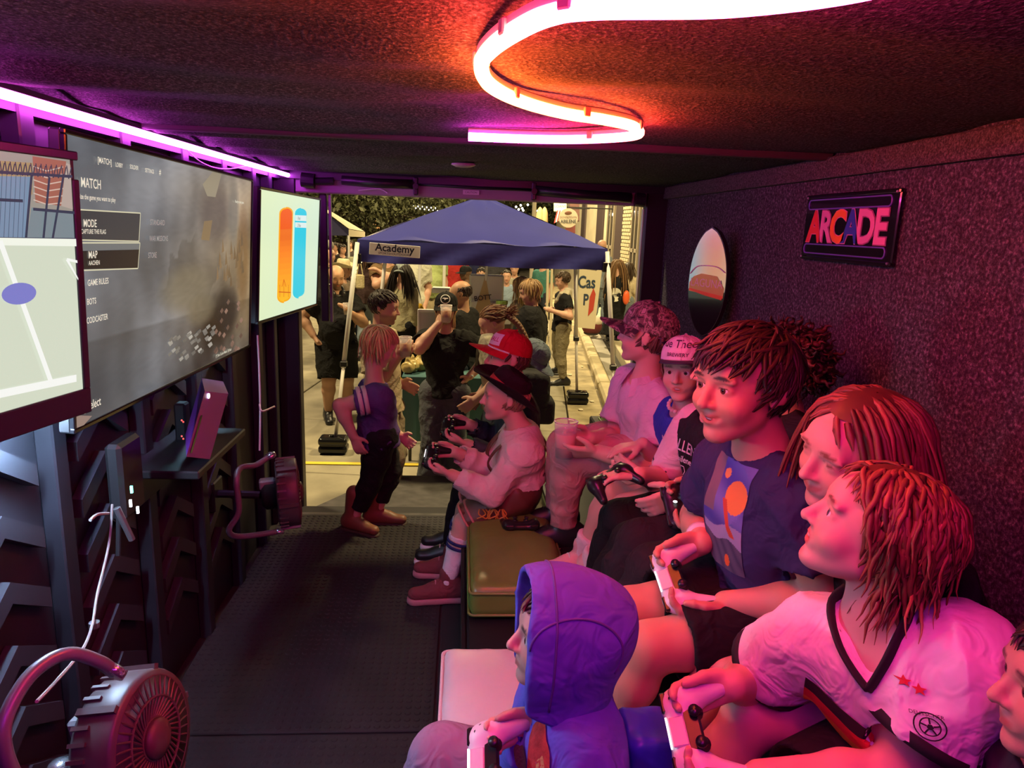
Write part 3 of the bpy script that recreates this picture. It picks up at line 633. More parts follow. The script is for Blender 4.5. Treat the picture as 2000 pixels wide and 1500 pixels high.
# ================================================================ signs on the right wall
sq = [atx(1575, 383, XR-.012), atx(1766, 368, XR-.012), atx(1740, 521, XR-.012), atx(1572, 505, XR-.012)]
sc_ = sum(sq)/4; sa = nrm((sq[1]-sq[0]+sq[2]-sq[3])*(0, 1, 0)); sb = np.array([0, 0, 1.]); sw = np.linalg.norm(sq[1]-sq[0]+sq[2]-sq[3])/2; sh = np.linalg.norm(sq[0]-sq[3]+sq[1]-sq[2])/2; sn = np.cross(sa, sb)
sg = thing('arcade_sign', 'glossy black metal sign reading ARCADE in coloured letters', 'sign', sc_)
R3 = np.stack([sa, sn, sb], 1); SB = mat('glossy tin', (.008, .008, .012), .12, coat=.5)
M().box(sc_, (sw/2, .004, sh/2), R3, bev=.003).build('panel', SB, sg)
M().box(sc_+sb*sh*.47, (sw/2, .008, .006), R3, bev=.003).box(sc_-sb*sh*.47, (sw/2, .008, .006), R3, bev=.003).build('rolled_edge', SB, sg)
PNK = mat('sign pink', (.75, .22, .48), .35); 
def rr(cx, cz, w_, h_, r_):
    return [sc_+sn*.006+sa*(cx+sx*(w_/2-r_)+r_*cos(a))+sb*(cz+sz*(h_/2-r_)+r_*sin(a)) for sx, sz, a0 in ((1, 1, 0), (-1, 1, pi/2), (-1, -1, pi), (1, -1, 1.5*pi)) for a in np.linspace(a0, a0+pi/2, 5)]
for cz in (.35, -.33):
    q = rr(-.01*sw, cz*sh, sw*.9, sh*.14, sh*.06); M().tube(q+q[:1], .0022, 6).build('neon_outline', mat('sign violet', (.14, .10, .55), .3), sg)
for ch, fx, c in (('A', -.355, (.65, .02, .04)), ('R', -.215, None), ('C', -.075, (.85, .20, .03)), ('A', .075, (.03, .05, .42)), ('D', .225, None), ('E', .37, None)):
    o = sc_+sa*fx*sw-sb*.01*sh+sn*.0055; mm = PNK if c is None else mat('sign letter %g %g' % (c[0], c[2]), c, .35)
    b_ = letters('letter_rim', ch, o, sa, sb, .122, PNK if c is not None else mat('sign plum', (.3, .06, .2), .35), sg, .055, .98); letters('letter', ch, o+sn*.0015, sa, sb, .122, mm, sg, .035 if c is not None else .03, .98)
for a_, b_ in ((-.48, .46), (.48, .46), (-.48, -.46), (.48, -.46)): M().sph(sc_+sa*a_*sw+sb*b_*sh+sn*.007, .004, n=8, m=5).build('rivet', GRYM, sg)
# oval board
oc = (atx(1388, 447, .985)+atx(1380, 656, .985))/2; oh = .218; ow = .10; oth = radians(29)
ob = thing('oval_wall_board', 'surfboard shaped oval sign, white above and black below', 'wall board', oc); oy, oz, on = np.array([sin(oth), -cos(oth), 0]), np.array([0, 0, 1.]), np.array([-cos(oth), -sin(oth), 0])
ow = .098
M().tube([oc, np.array([XR, oc[1]+.03, oc[2]])], .012, 8).build('wall_bracket', BLKP, ob)
def oval(t0, t1, n=14, sc=1.0):
    ts = np.linspace(t0, t1, n); half = lambda t: ow*sc*(1-abs(t)**2.1)**.62
    return [(half(t), t*oh*sc) for t in ts]+[(-half(t), t*oh*sc) for t in ts[::-1]]
M().prism(oval(-1, 1, 28)[::-1], oc-on*.012, oy, oz, on*.022).build('board', mat('board edge', (.02, .02, .02), .3), ob)
def face(n, t0, t1, m, lf, sc=.97): return M().prism(oval(t0, t1, 18, sc), oc+on*lf, oy, oz, on*-.001).build(n, m, ob)
face('upper_face', -.15, .999, mat('board foil', (.80, .78, .78), .16, metal=.75), .0112); face('lower_face', -.999, -.15, mat('board black', (.012, .012, .015), .12, coat=.6), .0112)
M().prism([(-.090, -.005), (-.090, -.04), (.090, -.055), (.090, -.015), (.05, .028), (-.03, .034), (-.07, .02)], oc+on*.0125, oy, oz, on*-.001).build('hill_print', mat('board yellow green', (.62, .68, .12), .3), ob)
M().prism([(-.088, -.036), (.0, -.052), (.085, -.062), (.088, -.046), (.0, -.038), (-.088, -.028)][::-1], oc+on*.0135, oy, oz, on*-.001).build('orange_band', mat('board orange', (.75, .16, .04), .3), ob)
letters('board_lettering', 'LAGUNA', oc+on*.0140+oz*-.004, oy, oz, .046, mat('board pale print', (.75, .72, .55), .3), ob, .0, .9)
M().tube(spline([oc+on*.013+oy*a+oz*b for a, b in ((-.09, .03), (-.05, .062), (.04, .065), (.088, .045))]), .002, 6).build('white_arc', WHT, ob)
# ================================================================ benches
VGRN = mat('green vinyl', (.17, .27, .05), .3, noise=.12, nscale=5, bump=.15, bscale=60); VWHT = mat('pale vinyl', (.72, .62, .62), .35, noise=.06, nscale=4, bump=.1, bscale=60)
bn = thing('front_bench', 'low black bench box along the middle carrying padded cushions', 'bench', (.2, 2, 0))
M().box((.21, 1.6, .145), (.17, 1.68, .135), bev=.01).build('bench_box', BLK, bn)
M().box((.03, 1.6, .26), (.008, 1.68, .02), bev=.003).build('bench_edge', BLK, bn)
def cushion(label, c, hs, m, seed):
    t = thing('bench_cushion', label, 'cushion', c); s = SDF(.013); c = np.asarray(c); s.bx(c, hs, None, .03, .01); V, F = s.mesh()
    top = V[:, 2] > c[2]; d = 1-np.clip(np.abs((V-c)/hs)[:, :2].max(1), 0, 1); V[:, 2] += np.where(top, .03*np.sqrt(d.clip(0, 1)), 0); V = folds(V, F, .004, 30, seed)
    mesh_obj('pad', V, F, m, t, True)
    for z in (hs[2]*.72, -hs[2]*.72):
        q = [(c[0]+sx*(hs[0]-.02)+.02*cos(a), c[1]+sy*(hs[1]-.02)+.02*sin(a), c[2]+z) for sx, sy, a0 in ((1, 1, 0), (-1, 1, pi/2), (-1, -1, pi), (1, -1, 1.5*pi)) for a in np.linspace(a0, a0+pi/2, 5)]
        M().tube(q+q[:1], .0055, 6).build('piping', m, t, True)
    return t
cushion('olive green vinyl cushion under the person in lederhosen', (.22, 2.74, .34), (.172, .57, .055), VGRN, 1)
cushion('pale vinyl cushion under the person in the hood', (.155, 1.26, .345), (.185, .57, .06), VWHT, 2)
rs = tag(M().box((.738, 1.45, .18), (.335, 2.2, .18), bev=.008).build('seating_riser', BLK), 'black carpeted riser the back row rests its feet on', 'riser')
tag(M().box((.90, 1.5, .465), (.172, 2.3, .105), bev=.008).build('back_bench', BLK), 'black bench box of the raised back row', 'bench')
for y0, y1, lb in ((-.75, .85, 'green vinyl cushion nearest the camera on the back bench'), (.87, 2.3, 'green vinyl cushion in the middle of the back bench'), (2.32, 3.5, 'green vinyl cushion at the door end of the back bench')):
    cushion(lb, (.895, (y0+y1)/2, .612), (.178, (y1-y0)/2, .04), VGRN, int(y1*10))
# ================================================================ people
Z3 = np.array([0, 0, 1.])
def ik(S, W, a, b, hint):
    d = W-S; L = np.linalg.norm(d); u = d/(L+1e-9)
    if L > (a+b)*.995: L = (a+b)*.995; W = S+u*L
    x = (a*a-b*b+L*L)/(2*L); y = math.sqrt(max(a*a-x*x, 0)); h = np.asarray(hint, float); h = nrm(h-u*(h@u))
    return S+u*x+h*y, W
def skinmat(): return mat('skin', (.6, .4, .3), .48, attr=True, spec=.35)
def clothm(name, col, rough=.85, bump=.25, noise=.10):
    if name in MATS: return MATS[name]
    m = mat(name, col, rough, noise=noise, nscale=9, bump=.55, bscale=15, spec=.2)
    for n in m.node_tree.nodes:
        if n.type == 'BUMP': n.inputs['Distance'].default_value = .022
        if n.type == 'TEX_NOISE' and n.inputs['Scale'].default_value == 15: n.inputs['Distortion'].default_value = 1.4; n.inputs['Detail'].default_value = 2
    return m
def hand(s, W, d, n, side, L, curl=.5, spread=.10, k=.006, thumb=.6, thdir=None):
    "palm and five jointed fingers; d towards the fingers, n the way the palm faces, side towards the thumb"
    d = nrm(d); n = nrm(n-d*(n@d)); t = side-d*(side@d); t = nrm(t-n*(t@n)); r = .062*L
    for q in (-.17, -.06, .06, .17): s.rc(W+t*q*.55*L, W+d*.50*L+t*q*L, r*1.35, r*1.15, k*1.6)
    s.rc(W+d*.1*L, W+d*.36*L+n*.02*L, r*1.6, r*1.7, k*2, flat=(n, .75))
    tips = []
    for q, fl, cu in ((.17, .40, .85), (.06, .46, 1.0), (-.06, .43, 1.05), (-.17, .34, 1.1)):
        p = W+d*.50*L+t*q*L; a = curl*cu*.75; dd = nrm(d+t*q*spread*4); nn = nrm(n-dd*(n@dd))
        for sl, st, ra, rb in ((.45, .7, 1.05, .95), (.32, 1.0, .95, .86), (.23, .75, .86, .72)):
            g_ = a*st; dd, nn = dd*cos(g_)+nn*sin(g_), nn*cos(g_)-dd*sin(g_)
            e = p+dd*fl*sl*L; s.rc(p, e, r*ra, r*rb, k); p = e
        tips.append(p)
    b = W+d*.14*L+t*.16*L; td = nrm(d*.62+t*.66+n*(.15+.5*thumb)) if thdir is None else nrm(thdir)
    m1 = b+td*.20*L; s.rc(b, m1, r*1.45, r*1.15, k*1.6); td2 = nrm(td+d*.55+n*.35*thumb-t*.25); m2 = m1+td2*.15*L; s.rc(m1, m2, r*1.15, r*1.0, k); s.rc(m2, m2+nrm(td2+d*.4)*.11*L, r*1.0, r*.8, k)
    return tips
class Head:
    def __init__(s, c, f, hh, roll=0): s.c = np.asarray(c, float); s.R = frame(f, roll=roll); s.hh = hh
    def w(s, x, y, z): return s.c+s.R@(np.array([x, y, z])*s.hh)
    def loc(s, V): return ((V-s.c)@s.R)/s.hh
CRN = np.array([0, -.07, .125]); CRR = np.array([.355, .435, .375])
def head_sdf(s, h, neck, o):
    "head shape blended into the body; o: options (mouth, fem, old)"
    H = h.hh; w = h.w; R = h.R; k = .05*H
    el = lambda c, r, kk=k, op=1, RR=None: s.el(w(*c), np.array(r)*H, R if RR is None else R@RR, kk, op)
    el(CRN, CRR); el((0, .12, -.10), (.272, .27, .365), .08*H)
    for q in (-1, 1):
        s.rc(w(q*.165, .02, -.235), w(q*.05, .25, -.405), .105*H, .075*H, .09*H); el((q*.15, .235, -.15), (.125, .125, .13), .07*H)
        el((q*.13, .345, .085), (.12, .045, .032), .05*H)
    el((0, .285, -.425), (.085, .075, .065), .05*H); el((0, .30, .16), (.2, .1, .14), .08*H)
    for q in (-1, 1):
        el((q*.135, .395, .005), (.078, .055, .042), .05*H, -1)
        el((q*.132, .315, .005), (.078, .062, .058), .018*H)
        if not o.get('closed'): el((q*.132, .385, .002), (.058, .06, (.0155-.0045*min(o.get('smile', 0), 1))), .012*H, -1)
    s.rc(w(0, .365, .06), w(0, .455, -.125), .030*H, .045*H, .035*H)
    for q in (-1, 1): el((q*.05, .395, -.145), (.04, .045, .034), .025*H)
    el((0, .455, -.135), (.047, .042, .042), .02*H)
    for q in (-1, 1): el((q*.03, .43, -.172), (.016, .022, .014), .01*H, -1)
    mo = o.get('mouth', 0)
    el((0, .325, -.265), (.13, .06, .075), .04*H)
    if mo > 0:
        zz = .014+.026*mo; sml = o.get('smile', 0); cx = .088+.042*sml; cz = .045*sml; el((0, .40, -.272), (.070+.035*sml, .09, zz), .012*H, -1)
        if sml:
            for q in (-1, 1): el((q*.080, .370, -.268+cz*.55), (.048, .06, zz*.75), .010*H, -1); el((q*.165, .255, -.14), (.11, .105, .085), .05*H)
        for q in (-1, 1):
            s.rc(w(q*cx, .325, -.268+cz), w(q*.03, .374, -.268+zz+.002), .009*H, .0145*H, .012*H); s.rc(w(q*.03, .374, -.268+zz+.002), w(0, .378, -.270+zz), .0145*H, .0145*H, .01*H)
            s.rc(w(q*cx, .325, -.276+cz), w(q*.02, .366, -.280-zz), .010*H, .019*H, .012*H)
    else:
        sm = .02*o.get('smile', 0)
        for q in (-1, 1):
            s.rc(w(q*.095, .335, -.268+sm), w(0, .382, -.253), .010*H, .017*H, .012*H); s.rc(w(q*.085, .335, -.282+sm), w(0, .376, -.300), .012*H, .020*H, .012*H)
            s.rc(w(q*.10, .37, -.272+sm), w(0, .43, -.277), .006*H, .007*H, .006*H, -1)
    for q in (-1, 1):
        s.rc(w(q*.345, -.06, .05), w(q*.33, -.03, -.12), .035*H, .032*H, .02*H)
        el((q*.375, -.075, .0), (.024, .078, .125), .015*H, 1); el((q*.405, -.055, .015), (.02, .042, .075), .012*H, -1)
    return
def head_colors(h, V, col, skin, o, brow):
    L = h.loc(V); x, y, z = np.abs(L[:, 0]), L[:, 1], L[:, 2]; skin = np.array(skin)
    def mix(mask, c):
        nonlocal col
        mask = np.clip(mask, 0, 1)[:, None]; col = col*(1-mask)+np.array(c)*mask
    hd_ = (z > -.55) & (z < .6) & (x < .45) & (np.abs(y) < .6)
    mo = .04*o.get('mouth', 0)
    mix(hd_*(y > .3)*1.6*np.clip(1.25-((x/(.095+.03*o.get('smile', 0)))**2+((z+.275-.35*o.get('smile', 0)*x*x/.1)/(.036+mo))**2), 0, 1), skin*np.array([.82, .48, .48]))
    mix(hd_*(y > .15)*.35*np.clip(1-(((x-.17)/.13)**2+((z+.14)/.12)**2), 0, 1), skin*np.array([1.05, .72, .68]))
    bz = .105-.9*(x-.13)**2
    mix(hd_*(y > .22)*1.8*np.clip(1.1-(((x-.135)/.088)**2+((z-bz)/.022)**2), 0, 1), brow)
    mix(hd_*(y > .25)*1.4*np.clip(1.0-(((x-.132)/.068)**2+((z-.02)/.012)**2), 0, 1), np.array(brow)*.7)
    if o.get('beard'): mix(hd_*.75*np.clip(((-.16-z)/.05), 0, 1)*(y > -.05)*(1-np.clip(1.4-((x/.085)**2+((z+.277)/.03)**2), 0, 1)), o['beard'])
    return col
def eyes(h, t, iris=(.10, .05, .03)):
    for q in (-1, 1):
        m = M(); c = h.w(q*.132, .307, .003); r = .066*h.hh; R = h.R
        for i, (a0, a1) in enumerate(((0, .24), (.24, .50), (.50, 1.7))):
            aa = np.linspace(a0, a1, 4 if i == 2 else 3); m.lathe(c, [(max(r*sin(a), 1e-5), r*cos(a)) for a in aa][::-1], np.stack([R[:, 0], -R[:, 2], R[:, 1]], 1), 14, mi=(2, 1, 0)[i])
        m.build('eye', [mat('eye white', (.75, .72, .70), .2), mat('iris %g' % iris[0], iris, .15), mat('pupil', (.005, .005, .005), .1)], t, True)
def hthr(y): return np.interp(y, [-1, -.2, .15, .45, .75, 1], [-.62, -.42, -.12, .42, .60, .62])
def hair(h, t, col, n=260, ln=.35, wd=.035, lift=.05, grav=0., curl=0., seed=1, crown=(0, -.25, .5), thr=hthr, fwd=0., var=.35, base=True, name='hair', parta=None, noise=.25, steps=8, zcut=None, side=0., zf=.20):
    r = np.random.default_rng(seed); R = h.R; H = h.hh; gl = R.T@np.array([0, 0, -1.]); V0 = []; m = M(); cols = []; cr = np.array(crown)
    C = CRN; A = CRR*1.0; col = np.array(col)
    if base:
        th, ph = np.linspace(0.02, pi*.86, 26), np.linspace(0, 2*pi, 41)[:-1]
        U = np.stack([np.outer(np.sin(th), np.cos(ph)), np.outer(np.sin(th), np.sin(ph)), np.outer(np.cos(th), np.ones(40))], -1)
        P = C+U*A*(1.03+lift*.5); ok = U[..., 2] > thr(U[..., 1])+.03
        if zcut is not None: ok &= P[..., 2] < zcut
        fs = [(i*40+j, i*40+(j+1) % 40, (i+1)*40+(j+1) % 40, (i+1)*40+j) for i in range(25) for j in range(40) if ok[i, j] and ok[i+1, j] and ok[i, (j+1) % 40] and ok[i+1, (j+1) % 40]]
        m.add((h.c+(P.reshape(-1, 3)*H)@R.T), fs); cols.append(np.tile(col*.55, (26*40, 1)))
    k = 0
    while k < n:
        u = r.normal(size=3); u /= np.linalg.norm(u)
        if u[2] < thr(u[1])+.02: continue
        p = C+u*A*1.02
        if zcut is not None and p[2] > zcut: continue
        k += 1; pts = [p.copy()]; L = ln*(.7+.6*r.random()); jit = r.normal(size=3)*noise; ph = r.random()*6
        d = p-cr; 
        if parta is not None: d = np.array([np.sign(p[0]-parta)*.5, -.12, -.6])
        d = d+np.array([side, fwd, 0])*.6
        for i in range(steps):
            q = (p-C)/A; nn_ = nrm(q/A); dd = nrm(d+jit*.35); g = i/steps
            dd = dd+gl*grav*(.3+g*1.6)
            inside = np.linalg.norm(q) < 1.25
            if inside: dd = dd-nn_*min(dd@nn_, 0)*1.0-nn_*max(dd@nn_, 0)*.8
            dd = nrm(dd)
            if curl: a = ph+i*1.5; e1 = nrm(np.cross(dd, (.3, .5, .8))); e2 = np.cross(dd, e1); dd = nrm(dd+curl*(e1*cos(a)+e2*sin(a)))
            p = p+dd*L/steps; q = (p-C)/A; l = np.linalg.norm(q); mn = 1.02+lift*(.6+.6*r.random() if i == 0 else 1)
            if l < mn: p = C+q/l*mn*A
            d = d*.75+dd*.25
            if p[1] > .16 and p[2] < zf-.25*max(0, abs(p[0])-.2) and abs(p[0]) < .34: break
            pts.append(p.copy())
        if len(pts) < 3: continue
        pts = np.array(pts); rad = wd*(.7+.6*r.random())*np.interp(np.linspace(0, 1, len(pts)), [0, .25, .75, 1], [.7, 1, .8, .15])*H
        W = h.c+(pts*H)@R.T; m.tube(W, rad, 4, flat=.5, up=nrm(R@(pts[0]-C)), caps=False); cols.append(np.tile(col*min(max(1+var*r.normal()*.6, .3), 2), (len(pts)*4, 1)))
    return m.build(name, mat('hair strands', (.1, .05, .03), .5, attr=True, spec=.4), t, True, np.concatenate(cols).clip(0, 1))
def cap(h, t, m, mb=None, tilt=0, yaw=0, flat=0, brim=.44, size=1.0, z0=.15, name='cap', under=None, button=True, crownh=.42):
    a = radians(tilt); b = radians(yaw); Rt = np.array([[1, 0, 0], [0, cos(a), -sin(a)], [0, sin(a), cos(a)]]); Ry = np.array([[cos(b), -sin(b), 0], [sin(b), cos(b), 0], [0, 0, 1]])
    T = lambda P: h.c+((((np.asarray(P)*size-(0, 0, 0))@Rt.T)@Ry.T+np.array([0, -.05, z0]))*h.hh)@h.R.T
    th = np.linspace(0, 1, 12); ph = np.linspace(0, 2*pi, 49)[:-1]; G = []
    for s in th:
        rr_ = (1-s**2.6)**.5 if s < 1 else 0.001; seam = 1+.0*ph
        G.append(np.stack([.395*rr_*np.cos(ph), .475*rr_*np.sin(ph), np.full(48, crownh*s)+.02*s*np.sin(ph)], -1))
    G = np.array(G); mm = M().grid(T(G.reshape(-1, 3)).reshape(G.shape), close=True); I = G*np.array([.97, .97, .97]); mm.grid(T(I.reshape(-1, 3)).reshape(G.shape)[::-1], close=True)
    c = mm.build(name, m, t, True)
    sm = M()
    for k in range(6):
        aa = pi/6+k*pi/3; s_ = np.linspace(0, .97, 10); q = np.stack([.398*np.sqrt(1-s_**2.6)*cos(aa), .478*np.sqrt(1-s_**2.6)*sin(aa), crownh*s_*1.005+.02*s_*sin(aa)], -1); sm.tube(T(q), .006*h.hh, 5)
    sm.build('cap_seams', m, c, True)
    if button: M().sph(T([(0, 0, crownh+.005)])[0], .028*h.hh, n=8, m=6).build('cap_button', m, c, True)
    n1, n2 = 21, 8; B = np.zeros((n2, n1, 3))
    for i in range(n2):
        for j in range(n1):
            aa = pi/2+(j/(n1-1)-.5)*pi*.86; s_ = i/(n2-1); x0, y0 = .395*cos(aa), .475*sin(aa); e = brim*sin(aa)**.8 if sin(aa) > 0 else 0
            B[i, j] = (x0*(1+.04*s_), y0+e*s_*(.55+.45*sin(aa)), -.01-(.02+.11*(1-flat))*s_*.6-(1-flat)*.9*(x0**2)*s_*.7)
    TB = T(B.reshape(-1, 3)).reshape(B.shape); th_ = h.R@np.array([0, 0, .02*h.hh])
    bm = M().grid(TB); bm.grid((TB-th_)[::-1], mi=1); bm.grid(np.stack([TB[-1]-th_, TB[-1]]))
    bm.build('cap_brim', [mb or m, under or mb or m], c, True)
    return c, T
def brimhat(h, t, m, band, tilt=0, brim=.42, crownh=.5, z0=.13, curl=.15, name='hat', dent=.08, roll=0):
    a = radians(tilt); rl = radians(roll); Rt = np.array([[1, 0, 0], [0, cos(a), -sin(a)], [0, sin(a), cos(a)]])@np.array([[cos(rl), 0, sin(rl)], [0, 1, 0], [-sin(rl), 0, cos(rl)]])
    T = lambda P: h.c+((np.asarray(P)@Rt.T+np.array([0, -.05, z0]))*h.hh)@h.R.T
    ph = np.linspace(0, 2*pi, 41)[:-1]; G = []
    for r_, z in ((.375, .0), (.37, .12), (.35, .28), (.32, crownh-.06), (.26, crownh), (.12, crownh-dent), (.001, crownh-dent)):
        G.append(np.stack([r_*np.cos(ph), r_*1.18*np.sin(ph), z+0*ph-(.05*np.abs(np.cos(ph))*0)], -1))
    G = np.array(G); c = M().grid(T(G.reshape(-1, 3)).reshape(G.shape), close=True).build(name, m, t, True)
    B = []
    for s in np.linspace(0, 1, 7):
        r_ = .375+brim*s; B.append(np.stack([r_*np.cos(ph), r_*1.14*np.sin(ph), .01+curl*s**2*np.abs(np.cos(ph))**1.5-.05*s*np.abs(np.sin(ph))], -1))
    B = np.array(B); TB = T(B.reshape(-1, 3)).reshape(B.shape); d = h.R@np.array([0, 0, .022*h.hh])
    bm = M().grid(TB[::-1], close=True).grid(TB-d, close=True).grid(np.stack([TB[-1], TB[-1]-d]), close=True); bm.build('hat_brim', m, c, True)
    bb = np.array([np.stack([.385*np.cos(ph), .385*1.18*np.sin(ph), z+0*ph], -1) for z in (.02, .13)]); bb[1, :, :2] *= .975
    M().grid(T(bb.reshape(-1, 3)).reshape(bb.shape), close=True).build('hat_band', band, c, True)
    return c, T
def shoe(t, ank, d, H, m, sole, boot=0, name='shoe', up=(0, 0, 1), scale=1.0, vx=.009):
    d = nrm(np.asarray(d, float)); up = nrm(np.asarray(up)-d*(np.asarray(up)@d)); sd = np.cross(d, up); L = .155*H*scale; s = SDF(vx); b = ank-up*.036*H
    he, to = b-d*.25*L, b+d*.72*L; r = .27*L
    s.rc(he, to+sd*0, r*.72, r*.62, .02, flat=(up, .85)); s.rc(he+up*.02*H, b+d*.32*L+up*.012*H, r*.75, r*.6, .02); s.rc(b-d*.12*L+up*.03*H, ank+up*(.03*H+boot), r*.74, r*(.72+.15*(boot > 0)), .02)
    s.rc(b+d*.1*L+up*.03*H, b+d*.5*L+up*.004*H, r*.45, r*.4, .02)
    s.hs(b-up*.03*H, -up, .004); V, F = s.mesh(); so = mesh_obj(name, V, F, m, t, True)
    q = SDF(vx); q.cc(he-up*.030*H, he-up*.018*H, r*.74, r*.76, .008, 1, .003); 
    q.rc(he-up*.024*H, to-up*.024*H, r*.82, r*.70, .01, flat=(up, .99)); q.hs(b-up*.012*H, up, .003); q.hs(b-up*.036*H, -up, .003); V, F = q.mesh(); mesh_obj('sole', V, F, sole, so, True)
    if not boot:
        for k in range(3):
            c = b+d*(.16+.12*k)*L+up*(.052-.011*k)*H; M().tube([c-sd*r*.34-up*.006, c+up*.004, c+sd*r*.34-up*.006], .003, 5).build('lace', sole, so)
    return so
def person(name, label, P, N, H, hf, fw, hh=None, hc=None, roll=0, sfw=None, skin=(.62, .36, .26), brow=(.08, .05, .04), vox=.0045, face=None,
           R=None, L=None, RF=None, LF=None, shirt=None, pants=None, shoes=None, group=None, build=1.0, iris=(.09, .045, .025), eye=True, sock=None, shw=1.0, cat='person', belly=0.):
    """P pelvis, N base of the neck, H stature, hf head forward, fw body forward.
    R / L: dict(w=wrist, e=elbow hint, d=hand direction, n=palm normal, side=thumb side, curl); RF / LF: dict(a=ankle, k=knee hint, d=toe direction)"""
    P, N = np.asarray(P, float), np.asarray(N, float); fw = nrm(np.append(np.asarray(fw[:2], float), 0)); sf = fw if sfw is None else nrm(np.append(np.asarray(sfw[:2], float), 0))
    hh = hh or float(np.interp(H, [1.05, 1.3, 1.75], [.185, .203, .228])); face = face or {}
    up = nrm(N-P); r = nrm(np.cross(fw, up)); sr = nrm(np.cross(sf, up)); f = np.cross(up, r); sfv = np.cross(up, sr)
    t = thing(name, label, cat, (P[0], P[1], min(P[2], 0 if P[2] > 0 else P[2])), group); b = build
    hv = nrm(hf)
    if hc is None: hc = N+up*(.030*H+.25*hh)+Z3*.23*hh+np.array([hv[0], hv[1], 0])*.12*hh
    h = Head(hc, hv, hh, roll)
    J = {}; ua, fa, hl = .172*H, .145*H, .108*H; lf_ = float(np.interp(H, [1.1, 1.3, 1.75], [.208, .226, .243])); th, sk = lf_*H, lf_*.985*H
    for sgn, key, spec in ((1, 'R', R), (-1, 'L', L)):
        S = N+sr*sgn*.088*H*shw-up*.045*H; spec = spec or {}
        W = np.asarray(spec['w'], float) if 'w' in spec else S+np.array([0, 0, -1])*.30*H+fw*.03*H+r*sgn*.03*H
        E, W = ik(S, W, ua, fa, spec.get('e', -f*.8-up*.5+r*sgn*.35)); J[key] = (S, E, W)
    for sgn, key, spec in ((1, 'RF', RF), (-1, 'LF', LF)):
        Hp = P+r*sgn*.052*H; spec = spec or {}
        A = np.asarray(spec['a'], float) if 'a' in spec else Hp+np.array([0, 0, -1])*.47*H
        K, A = ik(Hp, A, th, sk, spec.get('k', f+up*.1)); J[key] = (Hp, K, A)
    def torso(s, g=0., k=.03, low=True):
        fl = (f, .74); C = P+(N-P)*.62
        if low: s.rc(P-r*.042*H, P+r*.042*H, .070*H*b+g, .070*H*b+g, k, flat=(f, .88))
        s.rc(P+up*.02*H, P+(N-P)*.42+f*.008*H, .083*H*b+g, .080*H*b+g, k, flat=(f, .80)); s.rc(P+(N-P)*.35, C, .080*H*b+g, .092*H*b+g, k, flat=fl)
        if belly: s.el(P+(N-P)*.28+f*.05*H, np.array([.085, .07, .09])*H*(1+belly)+g, np.stack([r, f, up], 1), .05)
        s.rc(C-sr*.03*H, C+sr*.03*H, .080*H*b+g, .080*H*b+g, k, flat=(sfv, .80))
        s.rc(N-up*.06*H-sr*.070*H*shw, N-up*.06*H+sr*.070*H*shw, .038*H*b+g, .038*H*b+g, k)
        s.rc(N-up*.01*H, N-up*.062*H-sr*.075*H*shw, .026*H+g*.6, .034*H+g, k); s.rc(N-up*.01*H, N-up*.062*H+sr*.075*H*shw, .026*H+g*.6, .034*H+g, k)
    fine = [(h.c, .66*hh)]+[(J[k_][2]+nrm(J[k_][2]-J[k_][1])*.052*H, .082*H) for k_ in ('R', 'L')]
    s = SDF(vox, fine if vox < .009 else None, vox*(2.9 if vox < .0058 else 2.2) if vox < .009 else None); torso(s, -.004)
    kb = .02*H/1.3
    for key, spec in (('R', R), ('L', L)):
        S, E, W = J[key]; sg = 1 if key == 'R' else -1; spec = spec or {}
        s.rc(S, S*.45+E*.55, .037*H*b, .034*H*b, kb); s.rc(S*.45+E*.55, E, .033*H*b, .028*H*b, kb); s.rc(E, E*.65+W*.35, .0285*H*b, .029*H*b, kb); s.rc(E*.65+W*.35, W, .028*H*b, .0195*H*b, kb)
        fd = nrm(W-E); hd_ = nrm(spec.get('d', fd)); pn = np.asarray(spec.get('n', -r*sg), float); sd = np.asarray(spec.get('side', f), float)
        if abs(nrm(sd)@hd_) > .95: sd = up
        pn = pn-hd_*(pn@hd_); pn = nrm(pn) if np.linalg.norm(pn) > .1 else nrm(np.cross(hd_, sd)); 
        if abs(nrm(sd)@pn) > .9: sd = np.cross(hd_, pn)*sg
        if vox < .009: hand(s, W, hd_, pn, sd, hl, spec.get('curl', .45), k=.004*H/1.3, thumb=spec.get('thumb', .6), thdir=spec.get('th'))
        else: s.rc(W, W+hd_*.05*H, .02*H, .024*H, .01, flat=(pn, .6)); s.rc(W+hd_*.05*H, W+hd_*.085*H+pn*.02*H, .022*H, .015*H, .01, flat=(pn, .6)); s.rc(W+hd_*.02*H, W+hd_*.05*H+nrm(sd)*.025*H, .011*H, .008*H, .008)
    for key in ('RF', 'LF'):
        Hp, K, A = J[key]
        s.rc(Hp, Hp*.5+K*.5, .062*H*b, .052*H*b, kb); s.rc(Hp*.5+K*.5, K, .052*H*b, .038*H*b, kb); s.rc(K, K*.7+A*.3, .037*H*b, .037*H*b, kb); s.rc(K*.7+A*.3, A, .037*H*b, .021*H*b, kb)
        spec = (RF if key == 'RF' else LF) or {}; dd = nrm(spec.get('d', fw)); s.rc(A-Z3*.02*H, A+dd*.07*H-Z3*.026*H, .022*H, .016*H, kb)
    s.rc(h.w(0, -.10, -.16), N-up*.02*H-sfv*.005*H, .22*hh*(1+.15*(b-1)), .235*hh*(1+.25*(b-1)), .03*H)
    head_sdf(s, h, N, face)
    V, F = s.mesh(); L_ = h.loc(V); col = np.tile(np.array(skin), (len(V), 1)); col = head_colors(h, V, col, skin, face, brow)
    body = mesh_obj('body', V, F, skinmat(), t, True, col)
    if eye and vox < .008 and not face.get('closed'): eyes(h, t, iris)
